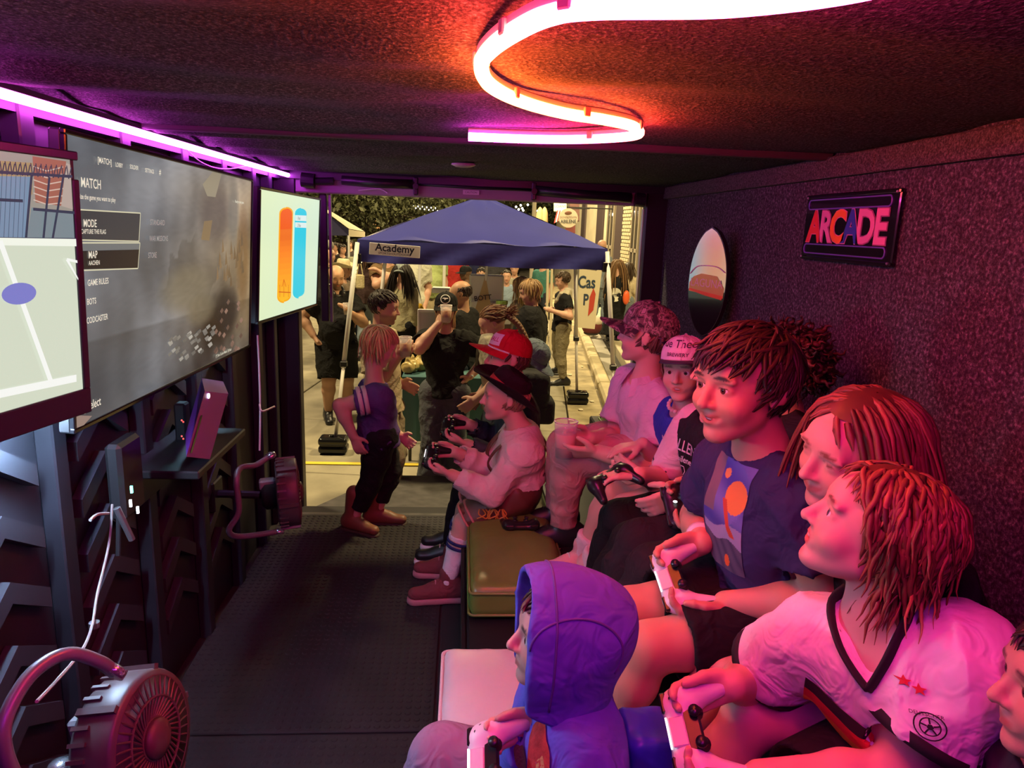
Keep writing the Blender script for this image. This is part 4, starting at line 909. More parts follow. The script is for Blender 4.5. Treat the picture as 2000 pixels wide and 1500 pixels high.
    if face.get('mouth', 0) > 0 and vox < .008:
        mm = M(); mm.tube(spline([h.w(-.08, .315, -.258), h.w(0, .368, -.262), h.w(.08, .315, -.258)], 6), .016*hh, 6); mm.build('teeth', mat('teeth', (.8, .76, .7), .3), t, True)
        M().sph(h.w(0, .28, -.28), np.array([.085, .07, .035])*hh, h.R).build('mouth_inside', mat('mouth dark', (.12, .02, .02), .5), t, True)
    J.update(head=h, t=t, body=body, P=P, N=N, up=up, r=r, f=f, sr=sr, sfv=sfv, H=H)
    cv = max(vox*1.7, .0068) if vox < .0065 else vox*1.3
    if shirt:
        g = shirt.get('g', .012); s = SDF(cv); torso(s, g, .035, True); hem = shirt.get('hem', -.03)
        s.rc(P+up*.03*H, P+up*(hem)*H, .085*H*b+g, .095*H*b+g, .03, flat=(f, .93))
        s.hs(P+up*(hem)*H, -up, .006)
        for key in ('R', 'L'):
            S, E, W = J[key]; sl = shirt.get('sleeve', .5); gs = shirt.get('gs', .012)
            if sl <= 0: continue
            if sl <= 1:
                e = S+(E-S)*(.25+.75*sl); s.rc(S, S+(E-S)*.15, .040*H*b+g, .040*H*b+g, .03); s.cc(S+(E-S)*.05, e, .040*H*b+g, .036*H*b+gs+.004, .02, 1, .004)
                s.cc(e-(E-S)*.08, e+(E-S)*.2, .034*H*b+gs*.35, .033*H*b+gs*.35, .006, -1)
            else:
                s.rc(S, E, .038*H*b+g, .032*H*b+gs, .03); e = E+(W-E)*(sl-1); s.rc(E, E*.5+W*.5, .032*H*b+gs, .030*H*b+gs, .02); s.cc(E*.4+W*.6, e, .028*H*b+gs, .024*H*b+gs*.8, .015, 1, .003)
                s.cc(e-nrm(W-E)*.012, e+nrm(W-E)*.05, .021*H*b+gs*.35, .02*H*b+gs*.3, .006, -1)
        s.el(N+up*.030*H+sfv*.018*H, np.array([.050, .052, .050])*H*shirt.get('neck', 1.0), np.stack([sr, sfv, up], 1), .006, -1)
        if shirt.get('vneck'): s.rc(N+sfv*.05*H, N+sfv*.085*H-up*.048*H, .026*H, .006*H, .006, -1)
        V, F = s.mesh(); V = folds(V, F, shirt.get('fold', .016)*H/1.3, shirt.get('fs', 46)/H*1.3, sum(map(ord, label)) % 1000, up*.4+r*.3)
        J['shirt'] = mesh_obj(shirt.get('name', 'shirt'), V, F, shirt['m'], t, True)
    if pants:
        g = pants.get('g', .012); s = SDF(cv*1.2); ln = pants.get('len', 1.95); fl_ = pants.get('flare', 0.)
        s.rc(P-r*.042*H, P+r*.042*H, .073*H*b+g*.8, .073*H*b+g*.8, .03, flat=(f, .9)); s.rc(P, P+up*.05*H, .077*H*b+pants.get('waist', .002), .074*H*b+pants.get('waist', .002), .02, flat=(f, .80)); s.hs(P+up*.065*H, up, .004)
        for key in ('RF', 'LF'):
            Hp, K, A = J[key]
            if ln <= 1: e = Hp+(K-Hp)*ln; s.cc(Hp+(K-Hp)*.02, e, .066*H*b+g, (.066-.026*ln)*H*b+g+fl_, .02, 1, .004); s.cc(e-(K-Hp)*.06, e+(K-Hp)*.2, (.062-.024*ln)*H*b+g*.5+fl_*.8, .05*H*b+fl_*.8, .006, -1)
            else:
                s.rc(Hp, Hp*.5+K*.5, .064*H*b+g, .054*H*b+g, .02); s.rc(Hp*.5+K*.5, K, .054*H*b+g, .041*H*b+g, .02); e = K+(A-K)*(ln-1); m_ = K+(e-K)*.35
                s.rc(K, m_, .041*H*b+g, .040*H*b+g, .02); s.cc(m_-(e-K)*.1, e, .038*H*b+g, .027*H*b+g+fl_, .02, 1, .004)
        V, F = s.mesh(); V0 = V; V = folds(V, F, pants.get('fold', .013)*H/1.3, 42/H*1.3, (sum(map(ord, label))+5) % 1000, f); k_ = np.clip(((V0-P)@up)/(.05*H)+.6, 0, 1)[:, None]; V = V*(1-k_)+V0*k_; J['pants'] = mesh_obj(pants.get('name', 'trousers'), V, F, pants['m'], t, True)
    if sock:
        for key in ('RF', 'LF'):
            Hp, K, A = J[key]; s = SDF(cv); e = A+(K-A)*sock.get('len', .7); s.cc(A, e, .026*H*b, .039*H*b, .01, 1, .003); s.rc(A, A-Z3*.02*H, .027*H, .027*H, .01); V, F = s.mesh(); so = mesh_obj('sock', V, F, sock['m'], t, True)
            for q in sock.get('bands', ()):
                c = A+(K-A)*q; M().lathe(c, [(.0405*H*b*(.80+.28*q/ .7), -.006), (.0405*H*b*(.80+.28*q/.7)+.001, .006)], frame(nrm(K-A), (0, .3, 1))[:, [0, 2, 1]]*np.array([1, -1, 1]), 24).build('sock_band', sock['bm'], so, True)
    if shoes:
        for key, spec in (('RF', RF), ('LF', LF)):
            spec = spec or {}; shoe(t, J[key][2], spec.get('d', fw), H, shoes['m'], shoes['s'], shoes.get('boot', 0), shoes.get('name', 'shoe'), spec.get('u', (0, 0, 1)), vx=.0105 if vox < .009 else .018)
    return J
def copy_tree(o, parent=None, d=(0, 0, 0)):
    c = o.copy(); COL.objects.link(c); c.parent = parent
    if parent is None: c.location = o.location+Vector(d)
    for ch in o.children: copy_tree(ch, c)
    return c
# ================================================================ game controllers
CW = mat('controller white', (.72, .70, .74), .35); CBK = mat('controller black', (.012, .012, .014), .3); LITE = mat('controller light', (1, 1, 1), .5, emis=(1, 1, 1), es=1.6)
def controller(label, C, fc, uc, main, face, sz=.155, light=True, pad=True):
    fc = nrm(fc); uc = nrm(np.asarray(uc)-fc*(np.asarray(uc)@fc)); rc = np.cross(fc, uc); R = np.stack([rc, fc, uc], 1); C = np.asarray(C, float); k = sz/.155
    t = thing('game_controller', label, 'game controller', C); w = lambda x, y, z: C+R@(np.array([x, y, z])*k)
    s = SDF(.003*k); s.rc(w(-.035, .012, 0), w(.035, .012, 0), .026*k, .026*k, .01, flat=(uc, .6))
    for q in (-1, 1): s.rc(w(q*.05, .014, 0), w(q*.052, 0, 0), .025*k, .025*k, .012, flat=(uc, .75)); s.rc(w(q*.052, 0, -.002), w(q*.067, -.062, -.012), .022*k, .013*k, .012)
    V, F = s.mesh(); mesh_obj('shell', V, F, main, t, True)
    for q in (-1, 1):
        M().lathe(w(q*.024, -.012, .012), [(.012*k, -.004), (.013*k, .002), (.006*k, .004), (.006*k, .010), (.010*k, .012), (.009*k, .016), (1e-5, .0165)], R, 14).build('thumbstick', CBK, t, True)
        M().box(w(q*.05, .034, .006), np.array([.017, .006, .006])*k, R, bev=.003).build('shoulder_button', CBK, t)
    if face is not None: M().box(w(0, -.004, .010), np.array([.034, .014, .006])*k, R, bev=.004).build('face_plate', face, t)
    if pad: M().box(w(0, .020, .0155), np.array([.023, .013, .002])*k, R, bev=.002).build('touchpad', main, t)
    if light: M().box(w(0, .0355, .0145), np.array([.024, .0015, .002])*k, R).build('light_bar', LITE, t)
    for a, b in ((0, .009), (0, -.009), (.009, 0), (-.009, 0)):
        M().lathe(w(.052+a, .012+b, .016), [(.0038*k, -.003), (.0038*k, .002), (1e-5, .0025)], R, 8).build('button', CBK, t); M().box(w(-.052+a*.8, .012+b*.8, .0165), np.array([.0035, .0035, .002])*k, R).build('dpad_arm', CBK, t)
    return w
def hold(C, fc, uc, curl=.95, wide=.074):
    fc = nrm(fc); uc = nrm(np.asarray(uc)-fc*(np.asarray(uc)@fc)); rc = np.cross(fc, uc); C = np.asarray(C)
    return [dict(w=C+rc*q*wide-fc*.085-uc*.020, d=fc*.95-rc*q*.10+uc*.05, n=-rc*q*.75+uc*.62, side=uc*.75+rc*q*.6, curl=curl, th=fc*.75+uc*.5-rc*q*.15) for q in (1, -1)]
# ================================================================ the children in the trailer
FAIR = (.66, .40, .31); TAN = (.58, .33, .22)
# --- boy in the navy T-shirt
NAVY = clothm('navy jersey cotton', (.035, .035, .11)); BLKC = clothm('black cotton', (.012, .012, .014)); 
eC = at(1318, 1132, 1.40); eF, eU = (-.86, .10, -.35), (-.35, -.55, .75); eR, eL = hold(eC, eF, eU); eR['e'] = (.1, .9, -.6); eL['e'] = (.8, -.5, -.5)
E_ = person('person', 'person in navy picture T-shirt and black shorts holding a white controller', (.715, 1.43, .745), at(1486, 868, 1.42), 1.36, (-.90, -.42, -.02), (-1, -.10), hc=at(1450, 750, 1.40), roll=0, sfw=(-1, -.22), hh=.236,
    skin=TAN, brow=(.02, .012, .01), vox=.0041, face=dict(mouth=.35, smile=1), R=eR, L=eL, RF=dict(a=(.36, 1.54, .43)), LF=dict(a=(.33, 1.36, .43)),
    shirt=dict(m=NAVY, sleeve=.50, g=.014, gs=.024, hem=-.02), pants=dict(m=BLKC, len=.78, g=.012, flare=.012, name='shorts'), shoes=dict(m=BLKP, s=WHT), build=1.0)
controller('white and black controller held by the person in navy', eC, eF, eU, CW, CBK)
hair(E_['head'], E_['t'], (.030, .012, .010), 620, .34, .026, lift=.09, fwd=.1, seed=5, noise=.25, var=.5, zf=.13, side=.2)
o, a, b, f = E_['N']-E_['up']*.13+E_['sfv']*.10, E_['sr']*-1, E_['up'], E_['sfv']
def art(x, y):
    r = np.random.default_rng(2); c = np.array([.10, .12, .42])+.08*np.sin(18*x+9*np.sin(7*y))*np.array([.6, .7, 1])
    if math.hypot(x-.035, y-.05) < .034: c = np.array([.75, .30, .06])
    if math.hypot(x+.012, y-.088) < .010: c = np.array([.8, .4, .1])
    if x < -.030 and y > -.0: c = np.array([.16, .13, .16])
    if y < -.02+.012*sin(40*x): c = np.array([.33, .32, .50])
    if y < -.052+.008*sin(60*x): c = np.array([.04, .045, .10])+.05*abs(sin(90*x+60*y))
    if math.hypot((x-.02)*1.6, y+.095) < .014: c = np.array([.75, .16, .03])
    if abs(x-.012+(y-.02)*.5) < .008 and -.035 < y < .04: c = np.array([.55, .08, .03])
    return c
V2, F2 = gridpoly(.135, .235, 66, 116); decal('shirt_print', V2, F2, o-b*.01, a, b, E_['shirt'], mat('print ink', (.5, .5, .5), .8, attr=True), E_['shirt'], .002, np.array([art(x, y) for x, y in V2]))
wl_ = E_['R']; M().lathe(wl_[2]*.8+wl_[1]*.2, [(.034, -.012), (.035, .012)], frame(nrm(wl_[2]-wl_[1]))[:, [0, 2, 1]]*np.array([1, -1, 1]), 20).build('wristband', mat('striped band', (.7, .65, .7), .6), E_['t'], True)
q = E_['LF'][0]*.28+E_['LF'][1]*.72+np.array([0, -.082, .012]); M().lathe(q, [(.009, -.001), (.009, .002), (1e-5, .0025)], frame((0, 0, 1), (0, -1, .3))[:, [0, 1, 2]], 14).build('shorts_badge', mat('badge white', (.8, .7, .7), .6), E_['pants'])
# --- child in the white football jersey
JW = clothm('white football jersey', (.80, .74, .78), .7)
bC = at(1352, 1432, .99); bF, bU = (-.90, .15, -.30), (-.30, -.45, .82); bR, bL = hold(bC, bF, bU); bR['e'] = (.0, .7, -.8); bL['e'] = (.55, -.35, -.9)
B_ = person('person', 'person in white football jersey looking up with a controller in both hands', (.80, .95, .72), at(1712, 1190, .98), 1.32, (-.86, .38, .36), (-1, .0), hc=at(1708, 1035, .985), sfw=(-.78, -.62), hh=.208,
    skin=FAIR, brow=(.16, .08, .05), vox=.0041, face=dict(mouth=.5), R=bR, L=bL, RF=dict(a=(.42, 1.12, .48)), LF=dict(a=(.44, .95, .48)), shirt=dict(m=JW, sleeve=.55, g=.016, gs=.026, vneck=1, neck=.95, fold=.011), pants=dict(m=BLKC, len=.8, name='shorts', flare=.01), shoes=dict(m=mat('pink shoe', (.6, .4, .45), .6), s=WHT), iris=(.10, .12, .14))
controller('white controller held by the person in the white football jersey', bC, bF, bU, CW, CBK, .16)
hair(B_['head'], B_['t'], (.20, .075, .035), 560, .55, .025, lift=.10, grav=.55, curl=.22, seed=9, noise=.4, var=.6, steps=10, parta=.03, zf=.22)
N, u_, f_, r_ = B_['N'], B_['up'], B_['sfv'], B_['sr']; sh = B_['shirt']; BK = mat('jersey black', (.012, .012, .014), .8); jo = N-u_*.16+f_*.12; ja = -r_
def jd(n, V2, F2, m, dx=0, dy=0): decal(n, V2, F2, jo+ja*dx+u_*dy, ja, u_, sh, m, sh, .006)
bvj = BVHTree.FromPolygons([v.co+wloc(sh) for v in sh.data.vertices], [tuple(p.vertices) for p in sh.data.polygons])
for q in (-1, 1):
    pts = spline([N+u_*.030-f_*.03+r_*q*.058, N+u_*.014+f_*.035+r_*q*.060, N+f_*.082-u_*.028+r_*q*.036, N+f_*.108-u_*.066], 6); pp = []
    for p in pts: n1 = bvj.find_nearest(Vector(p)); pp.append(np.array(n1[0])+np.array(n1[1])*.004)
    for _i in range(3): pp[1:-1] = [(pp[i-1]+pp[i]*2+pp[i+1])/4 for i in range(1, len(pp)-1)]
    M().tube(pp, .011, 8, flat=.45, up=f_).build('collar_band', BK, sh, True)
for k, cc_ in enumerate(((.012, .012, .014), (.65, .03, .03), (.80, .26, .03))):
    V2, F2 = gridpoly(.13, .027, 36, 6); V2 = V2+np.array([0, -.027*k]); V2 = V2@np.array([[cos(-.5), sin(-.5)], [-sin(-.5), cos(-.5)]]); jd('sash_stripe', V2, F2, mat('sash %d' % k, cc_, .8), -.062, .035)
def ringp(r0, r1, n=24): return np.array([(r*cos(2*pi*i/n), r*sin(2*pi*i/n)) for r in (r0, r1) for i in range(n)]), [(i, (i+1) % n, n+(i+1) % n, n+i) for i in range(n)]
def jc(n, V2, F2, m, x, y): decal(n, V2, F2, at(x, y, .865), CR, CU, sh, m, sh, .005)
for x, y in ((1766, 1330), (1784, 1338)):
    V2 = np.array([(.0085*cos(pi/2+i*pi/5)*(1 if i % 2 == 0 else .42), .0085*sin(pi/2+i*pi/5)*(1 if i % 2 == 0 else .42)) for i in range(10)]+[(0, 0)]); jc('star', V2, [(i, (i+1) % 10, 10) for i in range(10)], mat('star red', (.6, .02, .04), .8), x, y)
for r0, r1 in ((.0165, .0182), (.0105, .0120)): jc('crest_ring', *ringp(r0, r1), BK, 1782, 1392)
tv_, tf = text_mesh('DEUTSCHER'); jc('crest_lettering', tv_*.0065, tf, BK, 1782, 1374); jc('crest_ball', *ringp(0.0001, .004, 6), BK, 1782, 1392)
for q in range(5): V2, F2 = gridpoly(.002, .007, 1, 2); a_ = q*1.256; V2 = (V2+np.array([0, .0073]))@np.array([[cos(a_), sin(a_)], [-sin(a_), cos(a_)]]); jc('crest_ball', V2, F2, BK, 1782, 1392)
bo = N-u_*.15-f_*.10; tv_, tf = text_mesh('30', .02); decal('back_number', tv_*.13, tf, bo, r_, u_, sh, BK, sh, .003)
for key in ('R', 'L'):
    S, Eb, W = B_[key]; e = S+(Eb-S)*(.25+.75*.55); M().lathe(e-(Eb-S)*.035, [(.0405*1.32+.030-.004, -.009), (.0405*1.32+.030-.004, .010)], frame(nrm(Eb-S), (.2, .3, 1))[:, [0, 2, 1]]*np.array([1, -1, 1]), 24).build('sleeve_cuff', BK, sh, True)
# --- girl behind, leaning in with eyes closed
C_ = person('person', 'person in black leaning forward behind the white football jersey', (.86, 1.20, .745), at(1735, 1010, 1.22), 1.34, (-.88, -.18, -.12), (-1, 0), hc=at(1672, 880, 1.17), roll=14, hh=.222, skin=FAIR, brow=(.2, .10, .06), vox=.0056, face=dict(closed=1, smile=1.2),
    R=dict(w=(.74, 1.33, .80), e=(.5, .6, -.4)), L=dict(w=(.74, 1.10, .80), e=(.5, -.5, -.4)), RF=dict(a=(.43, 1.30, .43)), LF=dict(a=(.43, 1.14, .43)), shirt=dict(m=BLKC, sleeve=.5), pants=dict(m=BLKC, len=.62, name='shorts'), shoes=dict(m=mat('pink shoe', (.6, .4, .45), .6), s=WHT))
hair(C_['head'], C_['t'], (.16, .05, .035), 430, 1.6, .029, lift=.05, grav=1.0, seed=11, crown=(0, .12, .5), parta=.02, noise=.12, var=.45, steps=12)
# --- face at the right edge
D_ = person('person', 'person in charcoal knit cut off by the right edge of the picture', (.86, .72, .72), at(2130, 1500, .74), 1.34, (-.92, .30, .02), (-1, .05), hc=at(2112, 1352, .745), hh=.205, skin=(.58, .33, .23), vox=.0055, face={}, R=dict(w=(.62, .82, .75)), L=dict(w=(.62, .62, .75)),
    RF=dict(a=(.45, .80, .43)), LF=dict(a=(.45, .64, .43)), shirt=dict(m=clothm('charcoal knit', (.035, .03, .045)), sleeve=1.9), pants=dict(m=BLKC), shoes=dict(m=BLKP, s=BLKP))
hair(D_['head'], D_['t'], (.03, .015, .012), 400, .26, .026, lift=.05, seed=12)
# --- curly haired child leaning on the wall
fC = at(1326, 990, 1.74); fR, fL = hold(fC, (-.95, .1, -.15), (-.15, -.45, .9)); fL['e'] = (.5, -.6, -.6)
F_ = person('person', 'person in dark tee and jeans half hidden against the wall behind the navy T-shirt', (.83, 1.76, .745), at(1530, 800, 1.78), 1.36, (-.95, .1, .05), (-1, 0), hc=at(1515, 727, 1.77), hh=.20, skin=TAN, vox=.0068, R=fR, L=fL, RF=dict(a=(.42, 1.86, .43)), LF=dict(a=(.41, 1.68, .43)),
    shirt=dict(m=clothm('dark grey tee', (.02, .018, .02)), sleeve=.5), pants=dict(m=clothm('black denim', (.022, .018, .022), .8), g=.014), shoes=dict(m=mat('brown clog', (.10, .045, .035), .6), s=mat('brown clog', (.1, .05, .04))))
controller('black controller with a small white light left of the navy T-shirt', fC, (-.95, .1, -.15), (-.15, -.45, .9), CBK, None, light=False, pad=False)
M().sph(fC+np.array([-.014, -.008, .018]), (.006, .006, .003), n=10, m=6).build('logo_light', LITE, F_['t'])
hair(F_['head'], F_['t'], (.045, .015, .012), 460, .34, .036, lift=.24, curl=1.1, seed=14, noise=1.2, var=.6, steps=9)
# --- child in the black and white team jersey
BJ = clothm('black jersey', (.014, .014, .016), .7)
H_ = person('person', 'person in black jersey with pale sleeves, head hidden behind the navy T-shirt wearer', (.80, 1.96, .745), at(1408, 806, 1.95), 1.32, (-.97, .1, 0), (-1, -.05), hc=at(1418, 722, 1.93), sfw=(-1, -.35), hh=.20, skin=FAIR, vox=.0060, R=dict(w=at(1248, 928, 1.98), d=(-1, 0, .02), n=(-.3, 0, -1), side=(0, .8, .5), e=(0, .5, -1), curl=.5),
    L=dict(w=at(1330, 962, 1.86), d=(-.8, .1, -.5), e=(.3, -.3, -1)), RF=dict(a=(.44, 2.06, .43)), LF=dict(a=(.40, 1.93, .43)), shirt=dict(m=BJ, sleeve=0, g=.013, gs=.02), pants=dict(m=clothm('black leggings', (.010, .010, .011), .8), g=.006), shoes=dict(m=mat('pink trainers', (.72, .42, .40), .6), s=WHT))
for key in ('R', 'L'):
    S, Eb, W = H_[key]; s = SDF(.005); e = S+(Eb-S)*.80; s.rc(S, S+(Eb-S)*.2, .062, .060, .02); s.cc(S+(Eb-S)*.1, e, .060, .064, .02, 1, .004); s.cc(e-(Eb-S)*.08, e+(Eb-S)*.2, .05, .05, .006, -1); V, F = s.mesh(); so = mesh_obj('sleeve', folds(V, F, .006, 40, 3), F, clothm('pale pink sleeve', (.72, .52, .58)), H_['shirt'], True)
    M().lathe(e-(Eb-S)*.06, [(.066, -.004), (.066, .005)], frame(nrm(Eb-S), (.2, .3, 1))[:, [0, 2, 1]]*np.array([1, -1, 1]), 24).build('cuff_stripe', BK, so, True)
ho = H_['N']-H_['up']*.10+H_['sfv']*.12
for tx, z, dy in (('ALLEN E', .045, .0), ('Abilene Tx', .026, -.036)): tv_, tf = text_mesh(tx, .01); decal('jersey_lettering', tv_*z, tf, ho+H_['up']*dy+H_['sr']*.03, -H_['sr'], H_['up'], H_['shirt'], mat('jersey print', (.72, .68, .70), .8), H_['shirt'])
for cx_ in (0, .028): V2, F2 = ringp(.013, .0155, 6); decal('hexagon_print', V2, F2, ho-H_['up']*.068+H_['sr']*(.075-cx_), -H_['sr'], H_['up'], H_['shirt'], MATS['jersey print'], H_['shirt'])
hair(H_['head'], H_['t'], (.10, .05, .03), 200, .35, .04, seed=15)
hw = H_['R'][2]+np.array([-.085, 0, -.012]); controller('dark controller gripped in one hand on a black legging', hw, (-.3, .8, .1), (-.35, -.1, .9), CBK, None, .15, light=False, pad=False)
# --- boy in the pale cap and blue jersey
GBL = clothm('royal blue jersey', (.03, .05, .42), .7)
G_ = person('person', 'person in pale printed cap and blue jersey facing the camera', (.82, 2.28, .745), at(1342, 802, 2.24), 1.26, (-.55, -.83, .0), (-1, -.15), hc=at(1336, 722, 2.22), roll=-4, hh=.195, skin=FAIR, brow=(.22, .13, .08), vox=.0052, face=dict(mouth=.4), R=dict(w=at(1255, 868, 2.30), d=(-1, 0, -.2), n=(0, 0, -1), side=(0, -.5, .3), curl=.35),
    L=dict(w=(.60, 2.16, .80), e=(.3, -.5, -.7)), RF=dict(a=(.46, 2.36, .43)), LF=dict(a=(.45, 2.22, .43)), shirt=dict(m=GBL, sleeve=.5, neck=.9, gs=.02), pants=dict(m=clothm('white shorts', (.7, .62, .64)), len=.5, name='shorts'), shoes=dict(m=MATS['pink trainers'], s=WHT), sock=dict(m=clothm('pale sock', (.75, .6, .62)), len=.3))
gc, gT = cap(G_['head'], G_['t'], clothm('pale cap cotton', (.70, .60, .66)), mat('cap bill dark', (.03, .03, .05), .7), tilt=6, flat=.85, brim=.34, yaw=8, z0=.17, crownh=.40)
hd_ = G_['head']
for tx, z, dz in (('True Theory', .032, .02), ('BREWERY', .016, -.012)):
    tv_, tf = text_mesh(tx, .01); decal('cap_lettering', tv_*z, tf, hd_.w(0, .35, .36)+hd_.R[:, 2]*dz, -hd_.R[:, 0]*-1 if False else hd_.R[:, 0]*-1, hd_.R[:, 2], gc, mat('cap ink', (.05, .03, .06), .8), gc, .002)
hair(G_['head'], G_['t'], (.28, .15, .08), 160, .34, .03, zcut=.16, seed=17, fwd=.25)
nk = [hd_.w(.17*cos(a)*1.4, .03+.2*sin(a), -.58-.10*sin(a)) for a in np.linspace(-.6, pi+.6, 15)]; nt_ = M()
for p in nk: nt_.sph(p, .007, n=8, m=5)
nt_.build('bead_necklace', mat('beads', (.65, .5, .5), .3), G_['t'], True)
go = G_['N']-G_['up']*.12+G_['sfv']*.12; V2, F2 = gridpoly(.006, .006, 1, 1)
for k in range(3): decal('jersey_button', *ringp(.0003, .007, 10), go+G_['up']*(.05-.05*k), -G_['sr'], G_['up'], G_['shirt'], mat('button pale', (.6, .6, .7), .4), G_['shirt'])
for q in (-.03, .03, .0): V2, F2 = gridpoly(.014, .10, 2, 8); a_ = q*14; V2 = V2@np.array([[cos(a_), sin(a_)], [-sin(a_), cos(a_)]]); decal('jersey_lettering', V2, F2, go-G_['up']*.05+G_['sr']*(q+.03), -G_['sr'], G_['up'], G_['shirt'], mat('jersey white', (.72, .68, .74), .8), G_['shirt'])
# --- boy in the camouflage cap and polo shirt with a cup
POLO = clothm('pale heather polo', (.66, .50, .58), .8)
cupc = at(1104, 858, 2.46)
I_ = person('person', 'person in camouflage cap and pale polo shirt holding a clear cup', (.745, 2.62, .745), at(1262, 735, 2.56), 1.40, (-.86, .42, .10), (-1, .02), hc=at(1262, 655, 2.54), sfw=(-1, -.25), hh=.21, skin=FAIR, brow=(.2, .12, .07), vox=.0056, R=dict(w=cupc+(.10, .05, -.01), d=(-1, -.25, .1), n=(0, -1, 0), side=(0, 0, 1), e=(.2, .4, -1), curl=.75),
    L=dict(w=cupc+(.115, -.035, -.035), d=(-1, .10, -.05), n=(0, .7, .7), side=(0, -.5, 1), e=(.5, -.6, -.6), curl=.5), RF=dict(a=(.42, 2.78, .43)), LF=dict(a=(.42, 2.60, .43)), shirt=dict(m=POLO, sleeve=.62, gs=.024, g=.014), pants=dict(m=clothm('salmon chinos', (.55, .30, .28)), g=.012), shoes=dict(m=BLKP, s=BLKP))
CAMO = mat('camouflage cotton', (.2, .15, .12), .85)
nt = CAMO.node_tree; tc = nt.nodes.new('ShaderNodeTexCoord'); nz = nt.nodes.new('ShaderNodeTexNoise'); nz.inputs['Scale'].default_value = 30; nz.inputs['Detail'].default_value = 2; nz.inputs['Distortion'].default_value = .6
rmp = nt.nodes.new('ShaderNodeValToRGB'); nt.links.new(tc.outputs['Object'], nz.inputs['Vector']); nt.links.new(nz.outputs['Fac'], rmp.inputs[0]); nt.links.new(rmp.outputs[0], nt.nodes['Principled BSDF'].inputs['Base Color']); rmp.color_ramp.interpolation = 'CONSTANT'
for ps, cc_ in ((.0, (.03, .02, .02)), (.42, (.14, .10, .08)), (.50, (.34, .26, .22)), (.57, (.10, .09, .06)), (.64, (.42, .34, .30))):
    e = rmp.color_ramp.elements.new(ps) if ps > 0 else rmp.color_ramp.elements[0]; e.color = V4(cc_)
rmp.color_ramp.elements[-1].color = V4((.42, .34, .30))
cap(I_['head'], I_['t'], CAMO, tilt=8, flat=.2, brim=.40, z0=.12, crownh=.46, size=1.04)
hair(I_['head'], I_['t'], (.12, .06, .04), 170, .26, .028, zcut=.12, seed=19)
for q in (-1, 1):
    n_ = I_['N']; s = M(); S_, F_v, U_ = I_['sr'], I_['sfv'], I_['up']
    s.grid([[n_+U_*.022+S_*q*.046-F_v*.03, n_+U_*.026+S_*q*.052+F_v*.02, n_+U_*.012+S_*q*.02+F_v*.068], [n_-U_*.022+S_*q*.085-F_v*.03, n_-U_*.020+S_*q*.085+F_v*.035, n_-U_*.045+S_*q*.045+F_v*.098]]).build('collar_wing', POLO, I_['shirt'], True)
def cup(label, c, r, h, drink, name='plastic_cup', lid=False):
    t = thing(name, label, 'cup', c-np.array([0, 0, h/2])); b = np.asarray(c)-(0, 0, h/2)
    M().lathe(b, [(r*.78, 0), (r, h), (r*.96, h), (r*.75, .004)], n=24).build('cup_wall', mat('clear plastic', (.9, .85, .85), .08, trans=.0, alpha=.28), t, True)
    M().lathe(b, [(1e-5, .006), (r*.74, .006), (r*.91, h*.68), (1e-5, h*.68)], n=24).build('drink', drink, t, True)
    M().tube([b+(r*.985*cos(a), r*.985*sin(a), h) for a in np.linspace(0, 2*pi, 25)], .0022, 6).build('rim', mat('clear rim', (.85, .8, .8), .15), t, True)
    return t
cup('tall clear cup of pink drink held by the person in the polo', cupc, .043, .135, mat('pink lemonade', (.62, .25, .18), .15))
# --- boy in lederhosen
LSH = clothm('pale linen shirt', (.74, .58, .54)); LED_ = mat('brown leather', (.13, .045, .030), .42, noise=.2, nscale=14, bump=.2, bscale=80)
jC = at(846, 892, 2.80); jR, jL = hold(jC, (-.97, .05, .1), (.1, -.35, .92)); jL['e'] = (.4, -.3, -1); jR['e'] = (.3, .3, -1)
J_ = person('person', 'person in lederhosen and black felt hat sitting on the olive cushion', (.265, 2.86, .515), at(1018, 838, 2.84), 1.24, (-.97, -.06, .06), (-1, 0), hc=at(985, 776, 2.82), hh=.20, skin=FAIR, brow=(.25, .15, .08), vox=.0055, R=jR, L=jL, RF=dict(a=(-.02, 2.99, .10), d=(-1, .05, 0)), LF=dict(a=(-.03, 2.78, .10), d=(-1, -.15, 0)),
    shirt=dict(m=LSH, sleeve=1.86, g=.020, gs=.016, hem=.02), pants=dict(m=LED_, len=.95, g=.016, flare=.012, name='lederhosen', waist=.026), shoes=dict(m=clothm('red canvas', (.20, .05, .06)), s=mat('pale red rubber', (.45, .18, .22), .6)), sock=dict(m=clothm('white knit sock', (.82, .78, .80)), len=.80, bands=(.70, .62), bm=clothm('navy band', (.03, .04, .16))))
controller('black controller held by the person in lederhosen', jC, (-.97, .05, .1), (.1, -.35, .92), CBK, None, .15, pad=False)
jh, jT = brimhat(J_['head'], J_['t'], clothm('black felt', (.020, .010, .014), .9), clothm('red hat band', (.42, .10, .07)), tilt=30, brim=.34, crownh=.42, curl=.22, z0=.16, roll=-4)
hair(J_['head'], J_['t'], (.30, .18, .10), 120, .26, .03, zcut=.15, seed=21)
for q in (-1, 1):
    pts = [J_['P']+J_['up']*.07+J_['r']*q*.07-J_['f']*.085, J_['N']-J_['up']*.14+J_['sr']*q*.065-J_['sfv']*.135, J_['N']-J_['up']*.012+J_['sr']*q*.066-J_['sfv']*.05, J_['N']-J_['up']*.035+J_['sr']*q*.066+J_['sfv']*.07, J_['P']+(J_['N']-J_['P'])*.5+J_['r']*q*.06+J_['f']*.138, J_['P']+J_['up']*.06+J_['r']*q*.055+J_['f']*.10]
    M().tube(spline(pts, 6), .016, 8, flat=.3, up=(0, 0, 1)).build('brace', LED_, J_['pants'], True)
